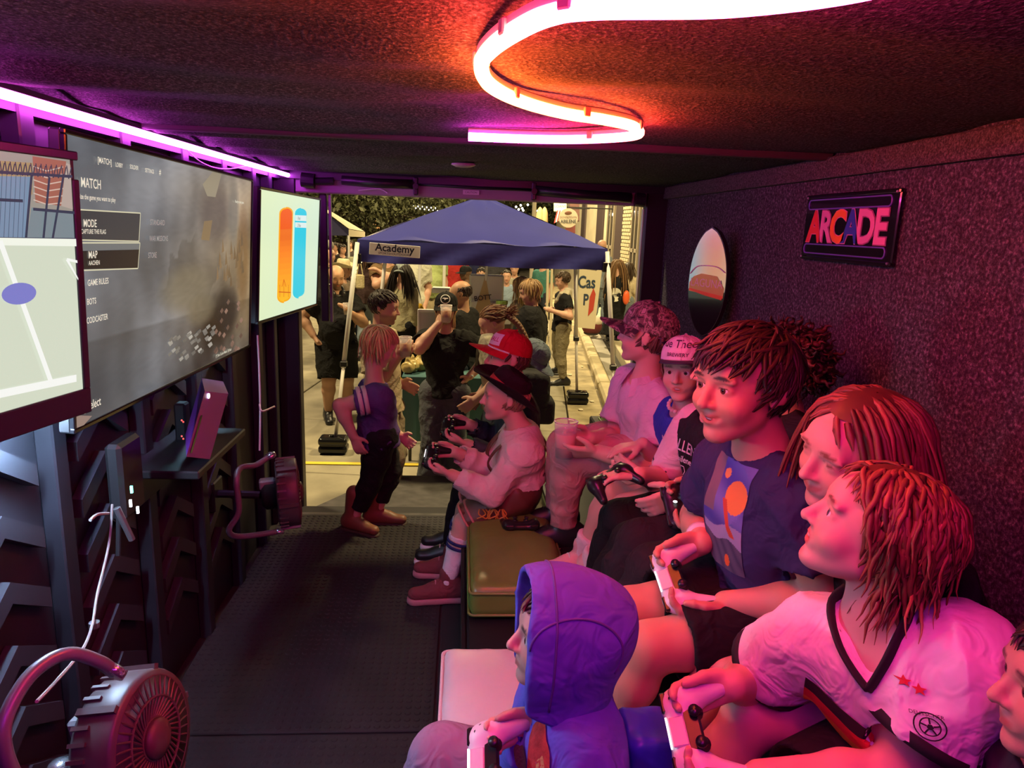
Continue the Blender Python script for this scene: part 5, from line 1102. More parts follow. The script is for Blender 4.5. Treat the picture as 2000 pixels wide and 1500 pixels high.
for key in ('LF', 'RF'):
    Hp, K, A = J_[key]; d = nrm(K-Hp); e = Hp+(K-Hp)*.93
    for o_ in (0, .03): M().lathe(e-d*o_, [(.0415*1.24+.036-.001, -.004), (.0415*1.24+.037, .004)], frame(d, (0, .2, 1))[:, [0, 2, 1]]*np.array([1, -1, 1]), 24).build('hem_stripe', clothm('salmon stripe', (.6, .26, .22)), J_['pants'], True)
lo = J_['LF'][0]*.45+J_['LF'][1]*.55
em = M(); rr_ = random.Random(5)
for k in range(12): x = rr_.uniform(-.05, .05); em.tube(spline([lo+(x, -.094, .035), lo+(x+rr_.uniform(-.02, .02), -.098, .014), lo+(x+rr_.uniform(-.03, .03), -.094, -.006)], 4), .003, 5)
em.build('gold_embroidery', mat('gold thread', (.70, .30, .05), .4), J_['pants'])
# --- boy in the red cap
kC = at(878, 836, 3.08); kR, kL = hold(kC, (-.97, .05, .1), (.1, -.35, .92)); kL['e'] = (.3, -.2, -1); kR['e'] = (.3, .3, -1)
K_ = person('person', 'person in bright red cap and dark long sleeves beside the lederhosen wearer', (.28, 3.18, .515), at(1015, 770, 3.15), 1.26, (-.95, -.12, .10), (-1, 0), hc=at(990, 700, 3.13), hh=.205, skin=FAIR, vox=.0060, R=kR, L=kL, RF=dict(a=(.0, 3.28, .10)), LF=dict(a=(-.02, 3.12, .10)), shirt=dict(m=clothm('charcoal sleeve', (.05, .06, .07)), sleeve=1.9, gs=.010), pants=dict(m=BLKC), shoes=dict(m=BLKP, s=WHT))
controller('black controller held by the person in the red cap', kC, (-.97, .05, .1), (.1, -.35, .92), CBK, None, .15, light=False, pad=False)
REDC = clothm('red cap cotton', (.55, .02, .03)); kc, kT = cap(K_['head'], K_['t'], REDC, tilt=10, flat=.25, brim=.42, z0=.16, crownh=.46, size=1.03); hd_ = K_['head']
V2, F2 = gridpoly(.075, .05, 8, 5); decal('cap_badge', V2, F2, hd_.w(-.18, .42, .42), -nrm(hd_.R[:, 0]+.6*hd_.R[:, 1])*1, hd_.R[:, 2], kc, mat('badge pale', (.75, .6, .65), .7), kc, .003)
tv_, tf = text_mesh('BALL', .01); decal('cap_lettering', tv_*.026, tf, hd_.w(-.18, .42, .42), -nrm(hd_.R[:, 0]+.6*hd_.R[:, 1]), hd_.R[:, 2], kc, mat('badge red ink', (.45, .02, .05), .7), kc, .0045)
ph = np.linspace(.2, pi-.2, 13); M().tube(kT(np.stack([.40*np.cos(ph), .482*np.sin(ph), -.0+0*ph], -1)), .004, 6).build('cap_cord', WHT, kc)
hair(K_['head'], K_['t'], (.10, .05, .03), 120, .24, .03, zcut=.14, seed=23)
# --- hooded child
HD = clothm('blue violet fleece', (.13, .12, .62), .95, .5)
aC = at(958, 1492, 1.02); aR, aL = hold(aC, (-.9, .1, -.25), (-.25, -.35, .9), wide=.07); aR['e'] = (.2, .7, -.7); aL['e'] = (.6, -.5, -.6)
A_ = person('person', 'person in blue violet hooded sweatshirt sitting on the pale cushion', (.215, 1.10, .53), at(1118, 1352, 1.10), 1.12, (-.97, -.05, .12), (-1, -.05), hc=at(1098, 1242, 1.10), hh=.19, skin=FAIR, vox=.0048, face=dict(smile=.3), R=aR, L=aL, RF=dict(a=(-.08, 1.24, .33), k=(-.6, .1, 1)), LF=dict(a=(-.06, 1.00, .25)), shirt=dict(m=HD, sleeve=1.80, g=.024, gs=.022, hem=-.05, neck=.7, name='sweatshirt', fs=30, fold=.014),
    pants=dict(m=clothm('mauve fleece', (.30, .20, .30), .95), g=.02), shoes=dict(m=BLKP, s=WHT))
controller('white and black controller held by the person in the hood', aC, (-.9, .1, -.25), (-.25, -.35, .9), CW, CBK, .15)
hair(A_['head'], A_['t'], (.12, .06, .04), 120, .3, .035, seed=25, fwd=.3)
h = A_['head']; s = SDF(.004); w = h.w; H_h = h.hh
s.el(w(0, -.10, .12), np.array([.47, .60, .53])*H_h, h.R, .02); s.rc(w(0, .0, -.1), w(0, -.05, -.50), .44*H_h, .50*H_h, .06); s.rc(w(0, .25, -.05), w(0, .22, -.55), .36*H_h, .36*H_h, .06); s.rc(w(0, .30, .2), w(0, .30, -.1), .40*H_h, .40*H_h, .06)
s.el(w(0, -.06, .10), np.array([.425, .56, .48])*H_h, h.R, .01, -1); s.rc(w(0, .1, -.1), w(0, .05, -.45), .40*H_h, .40*H_h, .02, -1); s.rc(w(0, .35, .2), w(0, .35, -.6), .36*H_h, .34*H_h, .02, -1)
s.hs(w(0, .385, 0), h.R@np.array([0, 1, -.10]), .006); s.hs(w(0, 0, -.66), h.R@np.array([0, .25, -1]), .02)
V, F = s.mesh(); V = folds(V, F, .007, 26, 8, h.R[:, 2]); hood = mesh_obj('hood', V, F, HD, A_['t'], True)
bvh = BVHTree.FromPolygons([Vector(v) for v in V], [tuple(f_) for f_ in F.tolist()])
def stitch(pl, r_=.0022, nm='hood_seam'):
    out = []
    for o_, d_ in pl:
        q = bvh.ray_cast(Vector(o_), Vector(d_))
        if q[0] is not None: out.append(np.array(q[0])+np.asarray(d_)*-.0005)
    if len(out) > 2: M().tube(out, r_, 6).build(nm, mat('fleece seam', (.10, .08, .34), .95), hood, True)
for sx in (-.24, .24): stitch([(w(sx*4.2*cos(.0), -.1+1.6*cos(a), .05+1.6*sin(a)), nrm(w(sx, -.1, .05)-w(sx*4.2, -.1+1.6*cos(a), .05+1.6*sin(a)))) for a in np.linspace(.15, pi+.4, 40)])
stitch([(w(1.5*cos(a), .17+.16*sin(a)*.3, 1.5*sin(a)), nrm(w(0, .17, 0)-w(1.5*cos(a), .17, 1.5*sin(a)))) for a in np.linspace(-.7, pi+.7, 40)])
ao = at(1068, 1448, 1.02); adir = nrm((.86, -.5, 0))
def blob(n, cx, cy, rx, ry, m, k=26, wob=.2, sd=1):
    r_ = np.random.default_rng(sd); ph = np.arange(k)*2*pi/k; q = 1+wob*np.sin(3*ph+r_.random()*6)*.6+wob*np.sin(5*ph)*.4; V2 = np.concatenate([np.stack([cx+rx*f_*q*np.cos(ph), cy+ry*f_*q*np.sin(ph)], 1) for f_ in (.02, .35, .7, 1)])
    decal(n, V2, [(j*k+i, j*k+(i+1) % k, (j+1)*k+(i+1) % k, (j+1)*k+i) for j in range(3) for i in range(k)], ao, adir, A_['up'], A_['shirt'], m, A_['shirt'], .004)
PR = mat('plush red', (.42, .03, .03), .95, bump=.6, bscale=120, noise=.4, nscale=60); blob('applique_patch', -.028, .085, .014, .026, PR, sd=2); blob('applique_patch', -.005, -.02, .026, .055, PR, sd=3); blob('applique_trim', .006, -.03, .009, .03, mat('plush tan', (.55, .25, .10), .95, bump=.5), sd=4); blob('applique_trim', -.045, -.05, .018, .020, mat('plush olive', (.10, .10, .08), .95, bump=.5), sd=5)
# --- fair child standing by the screens
LP_ = clothm('purple tee', (.105, .06, .24))
L_ = person('person', 'person in purple T-shirt with striped sleeves and boots standing in the aisle', (-.405, 3.50, .53), at(732, 748, 3.50), 1.14, (.93, .10, -.38), (.85, .30), hc=at(742, 675, 3.50), hh=.19, skin=(.68, .42, .34), brow=(.4, .3, .18), vox=.0060, R=dict(w=at(690, 852, 3.36), e=(-1, -.2, .1), side=(1, 0, 0), n=(.3, 1, 0)), L=dict(w=(-.30, 3.58, .50), e=(-.5, .5, 0)),
    RF=dict(a=(-.53, 3.50, .075), d=(.8, -.5, 0)), LF=dict(a=(-.42, 3.60, .075), d=(.97, -.1, 0)), shirt=dict(m=LP_, sleeve=.50, hem=-.05, g=.016, gs=.02), pants=dict(m=clothm('dark jeans', (.014, .013, .018)), len=1.75, g=.012), shoes=dict(m=mat('brown boot leather', (.22, .10, .055), .5), s=mat('boot sole', (.05, .03, .025), .7), boot=.10, name='boot'))
hair(L_['head'], L_['t'], (.60, .46, .20), 420, .62, .034, lift=.06, grav=.7, seed=27, var=.35, noise=.25, steps=10)
S, Eb, W = L_['R']
for tt in (.36, .50): c = S+(Eb-S)*tt; M().lathe(c, [(.0725, -.010), (.0725, .010)], frame(nrm(Eb-S), (.2, .3, 1))[:, [0, 2, 1]]*np.array([1, -1, 1]), 24).build('sleeve_stripe', clothm('pale stripe', (.72, .62, .68)), L_['shirt'], True)
# spare controller and blue bag
sC = np.array([.255, 2.62, .432]); controller('black controller lying on the olive cushion', sC, (.05, -.9, .0), (0, 0, 1), CBK, None, .15, light=False, pad=False)
bs = SDF(.005); bb = at(1262, 1462, 1.10); bs.bx(bb, (.05, .06, .06), None, .02, .01); V, F = bs.mesh(); tag(mesh_obj('blue_bag', folds(V, F, .016, 45, 4), F, mat('blue nylon', (.03, .06, .62), .4), None, True), 'crumpled bright blue bag behind the person in the hood', 'bag')
#print('script objects', len(bpy.data.objects), 'faces', sum(len(o.data.polygons) for o in bpy.data.objects if o.type == 'MESH'))
# ================================================================ the street outside
ST = -.42
GND = mat('worn concrete', (.29, .26, .19), .85, noise=.22, nscale=3, bump=.3, bscale=30)
street = tag(M().box((-1, 22, ST-.09), (16, 19.5, .03)).build('ground', mat('dark asphalt', (.14, .12, .10), .9, noise=.2, nscale=2)), kind='structure')
ca = radians(6.2); CD = np.array([sin(ca), cos(ca), 0]); CN = np.array([cos(ca), -sin(ca), 0]); CO = np.array([1.60, 7.3, ST]); RC = np.stack([CN, CD, Z3], 1)
def lane(s, n, z=0): return CO+CD*s+CN*n+np.array([0, 0, z])
for i in range(-6, 6):
    for j in range(-3, 10):
        c = lane(j*1.55+.3, -1.2-i*1.55 if i >= 0 else 99)
        if i < 0 or c[1] > 19 or c[1] < 2.2: continue
        M().box(c+(0, 0, -.03), (.768, .768, .03+.004*((i*7+j*3) % 3-1)), RC, bev=.006).build('concrete_slab', GND, street)
M().box(lane(6, -.20, -.028), (.215, 12, .028), RC, bev=.004).build('gutter', mat('gutter concrete', (.36, .30, .18), .8, noise=.35, nscale=5), street)
for k in range(12): M().box(lane(-3.5+2.0*k, .09, .05), (.085, .99, .065), RC, bev=.03).build('kerb_stone', mat('kerb concrete', (.55, .47, .30), .8, noise=.15, nscale=6), street)
M().box(lane(6, .30, .02), (.10, 12, .03), RC).build('drain_strip', mat('drain steel', (.40, .38, .33), .5, .3), street)
M().box(lane(6, .44, .0), (.05, 12, .02), RC).build('drain_gap', BLK, street)
for k in range(9): M().box(lane(-3+2.6*k, 2.5, .07), (2.0, 1.29, .09), RC, bev=.01).build('sidewalk_slab', mat('sidewalk concrete', (.50, .44, .31), .85, noise=.15, nscale=4), street)
yl = [atz(575, 903, ST+.006), atz(668, 908, ST+.006)]; tag(M().box((-.2, 5.78, ST+.006), (1.7, .03, .003)).build('painted_line', mat('yellow paint', (.75, .58, .05), .7)), 'thin yellow painted line across the street', 'road marking')
lt = random.Random(8)
for k in range(14):
    p = lane(lt.uniform(-.6, 3.2), lt.uniform(-.42, -.05), .006); r_ = lt.uniform(.012, .045)
    tag(M().prism([(r_*lt.uniform(.5, 1)*cos(a), r_*lt.uniform(.5, 1)*sin(a)) for a in np.linspace(0, 2*pi, 8)[:-1]], p, CN, CD, np.array([0, 0, .008])).build('paper_scrap', mat('paper scrap', (.75, .68, .5), .8)), 'pale paper scrap lying in the gutter', 'litter', 'paper scraps in the gutter')
# ---- near canopy
TENT = mat('blue canopy cloth', (.03, .034, .26), .6, noise=.06, nscale=3, bump=.1, bscale=20); POLE = mat('white pole', (.72, .72, .70), .4)
cn = [at(698, 461, 6.55), at(1186, 491, 6.55)]; zt = (cn[0][2]+cn[1][2])/2; TX0, TX1, TY0, TY1 = cn[0][0], cn[1][0], 6.55, 8.35
tent = thing('pop_up_canopy', 'blue pop-up canopy with white Academy label standing outside the door', 'canopy', ((TX0+TX1)/2, 7.4, ST))
pk = np.array([(TX0+TX1)/2, (TY0+TY1)/2, zt+.46]); cnr = [np.array([TX0, TY0, zt]), np.array([TX1, TY0, zt]), np.array([TX1, TY1, zt]), np.array([TX0, TY1, zt])]
for i in range(4):
    a, b = cnr[i], cnr[(i+1) % 4]; n1 = 16; G = np.zeros((n1+1, 11, 3))
    for k in range(11):
        s_ = k/10; e0, e1 = a+(pk-a)*s_, b+(pk-b)*s_
        for j in range(n1+1): q = j/n1; G[j, k] = e0+(e1-e0)*q-np.array([0, 0, .07*sin(pi*q)*sin(pi*min(s_*1.3, 1))*(1-s_)+.012*sin(7*q*3+s_*9)*(1-s_)])
    M().grid(G[::-1]).build('roof_panel', TENT, tent, True)
    nv = nrm(np.cross(b-a, Z3)); V = np.zeros((33, 6, 3))
    for j in range(33):
        q = j/32
        for k in range(6): V[j, k] = a+(b-a)*q+np.array([0, 0, -.195*k/5-.01*abs(sin(2.2*pi*q))])+nv*(.014*sin(26*q+k*.9)*(k/5)+.02*(k/5))
    val = M().grid(V).build('valance', TENT, tent, True)
    if i == 0: front_val = val
lab = thing('x', 'x', 'x', (0, 0, 0)); bpy.data.objects.remove(lab)
lc = at(771, 489, 6.5); la = nrm(at(820, 493, 6.5)-at(722, 485, 6.5)); lw = np.linalg.norm(at(821, 491, 6.5)-at(722, 485, 6.5)); lu = nrm(np.cross(np.cross(la, Z3), la)); lb_ = M().box(lc, (lw/2, .003, .052), np.stack([la, -np.cross(la, lu), lu], 1), bev=.002).build('canopy_label', mat('label white', (.9, .9, .92), .6), tent)
INK = mat('navy ink', (.01, .012, .05), .7); ln_ = np.cross(la, lu); letters('label_lettering', 'Academy', lc+lu*.014+ln_*.006, la, lu, .092, INK, lb_, .02); letters('label_lettering', 'SPORTS+OUTDOORS', lc-lu*.034+ln_*.006, la, lu, .026, INK, lb_, .0, 1.15)
feet = [atz(652, 884, ST), atz(1206, 878, ST), atz(1127, 788, ST), atz(722, 792, ST)]
for i, fp in enumerate(feet):
    tp = cnr[i]+(0, 0, -.03) if i < 2 else np.array([at((1121, 757)[i-2], 520, 8.0)[0], 8.0, zt])
    d = nrm(tp-fp); M().tube([fp, fp+(tp-fp)*.42], .016, 8).build('leg', mat('leg grey', (.55, .52, .48), .45), tent, True); M().tube([fp+(tp-fp)*.40, tp], .021, 8).build('leg', POLE, tent, True)
    M().box(fp+(tp-fp)*.42, (.03, .03, .025), bev=.006).build('leg_lock', BLKP, tent)
    M().box(tp+(0, 0, -.14), (.035, .035, .045), bev=.006).build('corner_bracket', BLKP, tent)
    if i in (0, 2):
        wt = thing('canopy_weight', ('black canopy weight at the left front leg', '', 'black canopy weight at the right rear leg near the gutter')[i], 'weight', fp); s = SDF(.008)
        for z in (.045, .115): s.bx(fp+(0, 0, z), (.125, .085, .036), None, .03, .012)
        s.cc(fp+(0, 0, .1), fp+(0, 0, .25), .03, .03, .005, -1); V, F = s.mesh(); mesh_obj('weight_shell', V, F, BLKG, wt, True); M().tube([fp+(.02, -.09, .15), fp+(.05, -.10, .17), fp+(.09, -.09, .15)], .006, 6).build('weight_handle', BLKP, wt)
for a, b in ((0, 1), (1, 2), (3, 0)): M().tube([(cnr[a]*.93+pk*.07)*[1, 1, 0]+[0, 0, zt-.2], (cnr[a]+cnr[b])*.465+pk*.07-[0, 0, .12], (cnr[b]*.93+pk*.07)*[1, 1, 0]+[0, 0, zt-.2]], .011, 6).build('truss_bar', POLE, tent)
lp = at(742, 507, 6.9); lm = thing('hanging_lamp', 'glowing warm lamp hanging under the canopy edge', 'lamp', lp); M().sph(lp, (.055, .05, .028), n=16, m=10).build('lamp_glass', mat('warm glow', (1, .8, .4), .5, emis=(1, .74, .30), es=140), lm, True); M().tube([lp+(0, 0, .02), lp+(0, 0, .22)], .006, 6).build('lamp_cord', BLKP, lm)
# ---- far canopy on the left
t2_ = thing('pop_up_canopy', 'dark canopy with pale roof far behind on the left', 'canopy', (-2.8, 13, ST)); A = [at(592, 404, 13), at(683, 445, 12.0), at(718, 455, 14.5)]
M().add([at(560, 380, 13.2), at(640, 416, 12.6), at(682, 447, 12.0), at(712, 452, 14.5), at(645, 412, 15)], [(0, 1, 4), (1, 2, 3, 4)]).build('roof_panel', mat('pale canvas', (.52, .48, .36), .8), t2_)
M().add([at(560, 380, 13.1), at(638, 418, 12.5), at(681, 448, 11.95), at(681, 460, 11.95), at(560, 460, 12.5)], [(0, 1, 2, 3, 4)]).build('side_curtain', mat('night blue cloth', (.02, .018, .06), .8), t2_)
M().add([at(681, 448, 11.95), at(713, 453, 14.5), at(713, 463, 14.5), at(681, 462, 11.95)], [(0, 1, 2, 3)]).build('valance', MATS['pale canvas'], t2_)
M().tube([at(681, 460, 11.95), atz(681, 700, ST)*0+np.array([at(681, 460, 11.95)[0], 11.95, ST])], .02, 6).build('leg', POLE, t2_)
# ---- shop fronts on the right
bd = tag(M().box((3.85, 20, ST+2.6), (.12, 9, 3.0)).build('wall_street', mat('painted stucco', (.50, .45, .33), .85, noise=.12, nscale=3)), kind='structure')
RC_ = RC; RC = np.eye(3); FX = 3.72
def facade(px): return atx(px, 460, FX)[1]      # how far down the row this column of the photo lies
def fl(Y, off, z): return np.array([FX+off, Y, ST+z])
PIL = mat('dark pilaster paint', (.055, .038, .04), .6)
for x0, x1 in ((1136, 1143), (1166, 1178), (1203, 1217)):
    s0, s1 = facade(x0), facade(x1); M().box(fl((s0+s1)/2, -0.01, 2.2), (.03, abs(s1-s0)/2, 2.4), RC, bev=.01).build('pilaster', PIL, bd)
for x0, x1, nm in ((1186, 1199, 1), (1234, 1249, 2)):
    s0, s1 = facade(x0), facade(x1); sm_, hw_ = (s0+s1)/2, abs(s1-s0)/2
    wn = M().box(fl(sm_, 0.0, 2.0), (.02, hw_*.9, 1.3), RC).build('window_%d' % nm, mat('shop glass', (.07, .06, .05), .12, coat=.4), bd)
    for q in (-1, 0, 1): M().box(fl(sm_+q*hw_*.9, -0.015, 2.0), (.02, .04, 1.32), RC).build('window_bar', mat('window bar', (.30, .26, .20), .6), wn)
    for zz in (.7, 1.6, 3.3): M().box(fl(sm_, -0.015, zz), (.02, hw_*.9, .04), RC).build('window_bar', MATS['window bar'], wn)
BR = mat('tan brick', (.50, .42, .28), .85, noise=.2, nscale=20)
bm_ = bpy.data.meshes.new('brick'); 
br0 = M().box((0, 0, 0), (.03, .105, .033), RC, bev=.006).build('brick', BR, bd); br0.location = Vector(fl(facade(1222), -0.01, 1.0))-wloc(bd)
for i in range(44):
    for j, xx in enumerate(np.arange(facade(1233), facade(1218), .225)):
        o = br0.copy(); COL.objects.link(o); o.location = Vector(fl(xx+.11*(i % 2), -0.01, .3+i*.082))-wloc(bd)
bpy.data.meshes.remove(bm_)
def bar(name, lab, cat, a, b, r_, m): return tag(M().tube([a, b], r_, 8).build(name, m), lab, cat)
sl = thing('shop_sign', 'round cream hanging sign lettered ABILENE', 'sign', at(1110, 425, 17)); so = at(1110, 426, 17); M().lathe(so, [(.225, -.02), (.225, .02)], np.stack([CR, CU, np.cross(CR, CU)], 1), 28).build('sign_disc', mat('sign cream', (.55, .50, .38), .6), sl)
letters('sign_lettering', 'ABILENE', so+CU*-.09-CF*.03, CR, CU, .115, BLKP, sl, .02, .85); letters('sign_lettering', 'DOWNTOWN', so+CU*.01-CF*.03, CR, CU, .07, mat('sign brown', (.22, .10, .06), .6), sl, .0, .85)
M().sph(so+CU*.11-CF*.02, (.09, .015, .05)).build('sign_emblem', MATS['sign brown'], sl); M().tube([so+CU*.22, so+CU*.22+CR*.5], .012, 6).build('sign_arm', BLKP, sl)
ls = thing('lit_sign', 'small lit yellow sign above the striped flag', 'sign', at(1094, 404, 18)); lo_ = at(1094, 404, 18); RS = np.stack([CR, -CF, CU], 1); M().box(lo_, (.155, .04, .105), RS, bev=.01).build('sign_box', mat('sign glow', (.9, .8, .4), .5, emis=(1, .85, .38), es=1.6), ls); letters('sign_lettering', 'LOANS', lo_-CF*.045, CR, CU, .09, mat('sign ochre', (.6, .35, .1), .6), ls)
M().tube([lo_, np.array([FX, lo_[1], lo_[2]])], .015, 6).build('sign_arm', BLKP, ls)
fg = thing('flag', 'red and white striped flag hanging under the lit sign', 'flag', at(1094, 428, 17.8)); 
for k in range(7):
    x = 1087+k*2.4; a, b, c_, d_ = at(x+1, 411, 17.8), at(x+3.4, 411, 17.8), at(x-1.5-(6-k)*.6, 436-k*1.6, 17.7), at(x+.9-(6-k)*.6, 435-k*1.6, 17.7); M().add([a, c_, d_, b], [(0, 1, 2, 3)]).build('stripe', mat('flag red', (.6, .05, .05), .8) if k % 2 == 0 else mat('flag white', (.8, .75, .7), .8), fg)
M().box(at(1114, 446, 18.2), (.12, .03, .12), RS).build('maroon_panel', mat('maroon board', (.12, .015, .015), .6), bd); M().box(at(1122, 405, 18.5), (.12, .05, .35), RS).build('maroon_panel', mat('brown board', (.12, .05, .04), .6), bd)
bar('street_pole', 'pale street pole rising behind the canopy peak', 'pole', at(1044, 395, 16), np.array([at(1044, 395, 16)[0], 16, ST]), .045, mat('pale pole', (.5, .46, .38), .6))
# ---- trees, lights and lit shops far down the street
LEAF = mat('night leaves', (.05, .055, .022), .7, noise=.3, nscale=2); BARK = mat('bark', (.05, .035, .028), .9)
def tree(lab, base, h_, rad, seed, n=7000, grp='oak trees down the street'):
    r_ = random.Random(seed); t = thing('oak_tree', lab, 'tree', base, grp); b = np.asarray(base, float); tr_ = M(); tr_.tube([b, b+(0, .05, h_*.25), b+(.1, 0, h_*.42)], [.16, .12, .10], 8); tips = []
    for k in range(9):
        a = k*2*pi/9+r_.random(); p0 = b+(.05, 0, h_*(.26+.16*r_.random())); p1 = p0+np.array([cos(a)*rad*.45, sin(a)*rad*.45, h_*.22]); p2 = p1+np.array([cos(a+.4)*rad*.4, sin(a+.4)*rad*.4, h_*.2*r_.random()]); tr_.tube(spline([p0, p1, p2], 4), np.linspace(.07, .018, 9), 6); tips += [p1, p2, (p1+p2)/2]
    tr_.build('trunk', BARK, t, True); V = []; F = []
    tp = np.array(tips); rn = np.random.default_rng(seed); c = tp[rn.integers(0, len(tp), n)]+rn.normal(size=(n, 3))*np.array([rad*.28, rad*.28, h_*.12]); d = rn.normal(size=(n, 3)); d /= np.linalg.norm(d, axis=1)[:, None]; e = np.cross(d, rn.normal(size=(n, 3))); e /= np.linalg.norm(e, axis=1)[:, None]; s_ = (.03+.04*rn.random(n))[:, None]*rad/1.6
    V = np.stack([c-d*s_, c+e*s_*.5, c+d*s_, c-e*s_*.5], 1).reshape(-1, 3); o = mesh_obj('foliage', V, np.arange(4*n).reshape(n, 4), LEAF, t); o['kind'] = 'stuff'
def gx(px, Y): return at(px, 440, Y)[0]
tree('spreading dark oak left of the canopy peak', (gx(745, 24), 24, ST), 4.4, 2.6, 1); tree('dark oak behind the far canopy at left', (gx(660, 26), 26, ST), 4.6, 2.9, 2); tree('dark oak right above the canopy label', (gx(815, 30), 30, ST), 4.6, 2.6, 3); tree('dark oak behind the canopy peak', (gx(1010, 32), 32, ST), 4.6, 2.4, 4); tree('small dark oak beside the pale street pole', (gx(1064, 33), 33, ST), 4.2, 1.3, 5, 3500)
fb = tag(M().box((gx(760, 36), 36, 1.2), (7.5, .3, 1.7)).build('wall_far', mat('far wall', (.10, .085, .065), .9)), kind='structure')
for i, (x0, x1, y0, y1, c, es) in enumerate(((722, 733, 432, 448, (1, .55, .2), .9), (733, 748, 430, 446, (1, .45, .12), .9), (749, 753, 430, 446, (.8, .08, .06), .5), (765, 771, 434, 440, (.15, .8, .75), .9), (772, 776, 432, 438, (1, .6, .2), .8), (777, 781, 431, 437, (1, .5, .15), .7))):
    a = at((x0+x1)/2, (y0+y1)/2, 35.66); tag(M().box(a, ((x1-x0)/2/FPX*36, .05, (y1-y0)/2/FPX*36), bev=.01).build('shop_window', mat('shop glow %d' % i, c, .5, emis=c, es=es)), ('amber lit shop window behind the oak trunk', 'orange lit shop window beside the oak trunk', 'narrow red lit panel between the far windows', 'small teal lit window far down the street', 'amber window next to the teal one', 'rightmost small orange window far down the street')[i], 'window')
sl_ = thing('string_lights', 'two rows of white bulbs strung between the trees', 'string lights', at(835, 405, 22))
for row, (y0, y1) in enumerate(((401, 406), (405, 412))):
    pts = [at(808+k*8.5+row*4, y0+(y1-y0)*k/6, 22) for k in range(7)]; M().tube(pts, .006, 5).build('light_wire', BLKP, sl_)
    for p in pts: M().sph(p-np.array([0, 0, .02]), (.015, .015, .024), n=8, m=6).build('bulb', mat('bulb glow', (1, 1, 1), .5, emis=(1, .95, .9), es=6), sl_)
s2 = thing('string_lights', 'white bulbs in the dark tree right of the canopy peak', 'string lights', at(1030, 405, 24))
for x, y in ((1008, 404), (1017, 401), (1022, 411), (1031, 400), (1020, 407), (1051, 414), (1050, 412), (1013, 409), (1068, 423)): M().sph(at(x, y, 24), .035, n=8, m=6).build('bulb', MATS['bulb glow'], s2)
for x, w_ in ((1054, .12), (1063, .11)): tag(M().lathe(at(x, 430, 20), [(w_*.9, -.35), (w_, -.1), (w_*.8, .2), (w_*.4, .32), (1e-5, .36)], n=14).build('shop_lantern', mat('lantern tan', (.5, .36, .18), .7), smooth=True), 'tan arched panel %s the pale street pole' % ('just right of' if x < 1060 else 'second from'), 'panel')
# ---- stall table and its goods
tx0, tx1 = gx(786, 6.0)+.02, gx(1010, 6.0); TZ = .33; TB_ = thing('stall_table', 'folding table under a teal cloth below the canopy', 'table', ((tx0+tx1)/2, 6.1, ST))
M().box(((tx0+tx1)/2, 6.15, TZ-.015), ((tx1-tx0)/2, .32, .015), bev=.006).build('table_top', GRYM, TB_)
g = M(); nx_ = 40
for (p, q) in (((tx0, 5.82), (tx1, 5.82)), ((tx1, 5.82), (tx1, 6.48)), ((tx0, 6.48), (tx0, 5.82))):
    V = np.zeros((nx_, 5, 3))
    for i in range(nx_):
        for k in range(5): f_ = i/(nx_-1); V[i, k] = (p[0]+(q[0]-p[0])*f_, p[1]+(q[1]-p[1])*f_+(.015*sin(f_*34)*k/4), TZ+.003-(.55 if p[1] == q[1] else .5)*k/4)
    g.grid(V)
g.box(((tx0+tx1)/2, 6.15, TZ+.003), ((tx1-tx0)/2+.005, .33, .003)); g.build('tablecloth', mat('teal cloth', (.06, .16, .17), .8), TB_, True)
for x in (tx0+.06, tx1-.06):
    for y in (5.9, 6.4): M().tube([(x, y, ST), (x, y, TZ)], .014, 6).build('leg', BLKP, TB_)
rb = random.Random(3)
for k, (x, y) in enumerate(((797, 690), (806, 700), (822, 722), (818, 708), (828, 694), (832, 716))):
    p = at(x, y+6, 5.95+.06*k); p[2] = TZ+.06; s = SDF(.008); s.el(p, (.06, .05, .055), None, .01); s.rc(p+(0, 0, .03), p+(0, 0, .09), .03, .012, .02); V, F = s.mesh(); tag(mesh_obj('snack_bag', folds(V, F, .012, 90, k), F, mat('gold wrapped snacks', (.55, .42, .16), .35), None, True), 'small clear bag of yellow snacks on the teal table', 'snack bag', 'snack bags on the stall table')
bo_ = thing('display_board', 'upright white display board on the stall table', 'board', at(848, 660, 6.25)); bc = at(849, 612, 6.25); bc[2] = TZ+.26; M().box(bc, (.14, .012, .25), bev=.004).build('board_panel', mat('board face', (.55, .56, .55), .3), bo_)
for dx, dz, hx, hz in ((-.14, 0, .008, .26), (.14, 0, .008, .26), (0, .25, .14, .012), (0, -.25, .14, .008)): M().box(bc+(dx, -.006, dz), (hx, .016, hz), bev=.003).build('board_frame', POLE, bo_)
ck = thing('cool_box', 'white cool box with raised lid beside the burlap pennant', 'cool box', at(950, 600, 8.2)); cc = at(950, 585, 8.2); WB = mat('cool box white', (.66, .72, .66), .4); M().box(cc+(0, 0, -.12), (.19, .15, .12), bev=.02).build('box_body', WB, ck); M().box(cc+(0, .1, .12), (.20, .03, .16), bev=.02).build('box_lid', WB, ck); tag(M().box(cc+(0, 0, -.5), (.3, .3, .26), bev=.01).build('crate', mat('crate wood', (.25, .2, .13), .8)), 'wooden crate carrying the white cool box', 'crate')
tag(M().box(at(862, 563, 8.6)+(0, 0, -.02), (.11, .12, .03), bev=.01).box(at(862, 563, 8.6)+(0, 0, -.5), (.02, .02, .48)).build('folding_stand', WB), 'pale green flat stand behind the black emblem cap', 'stand')
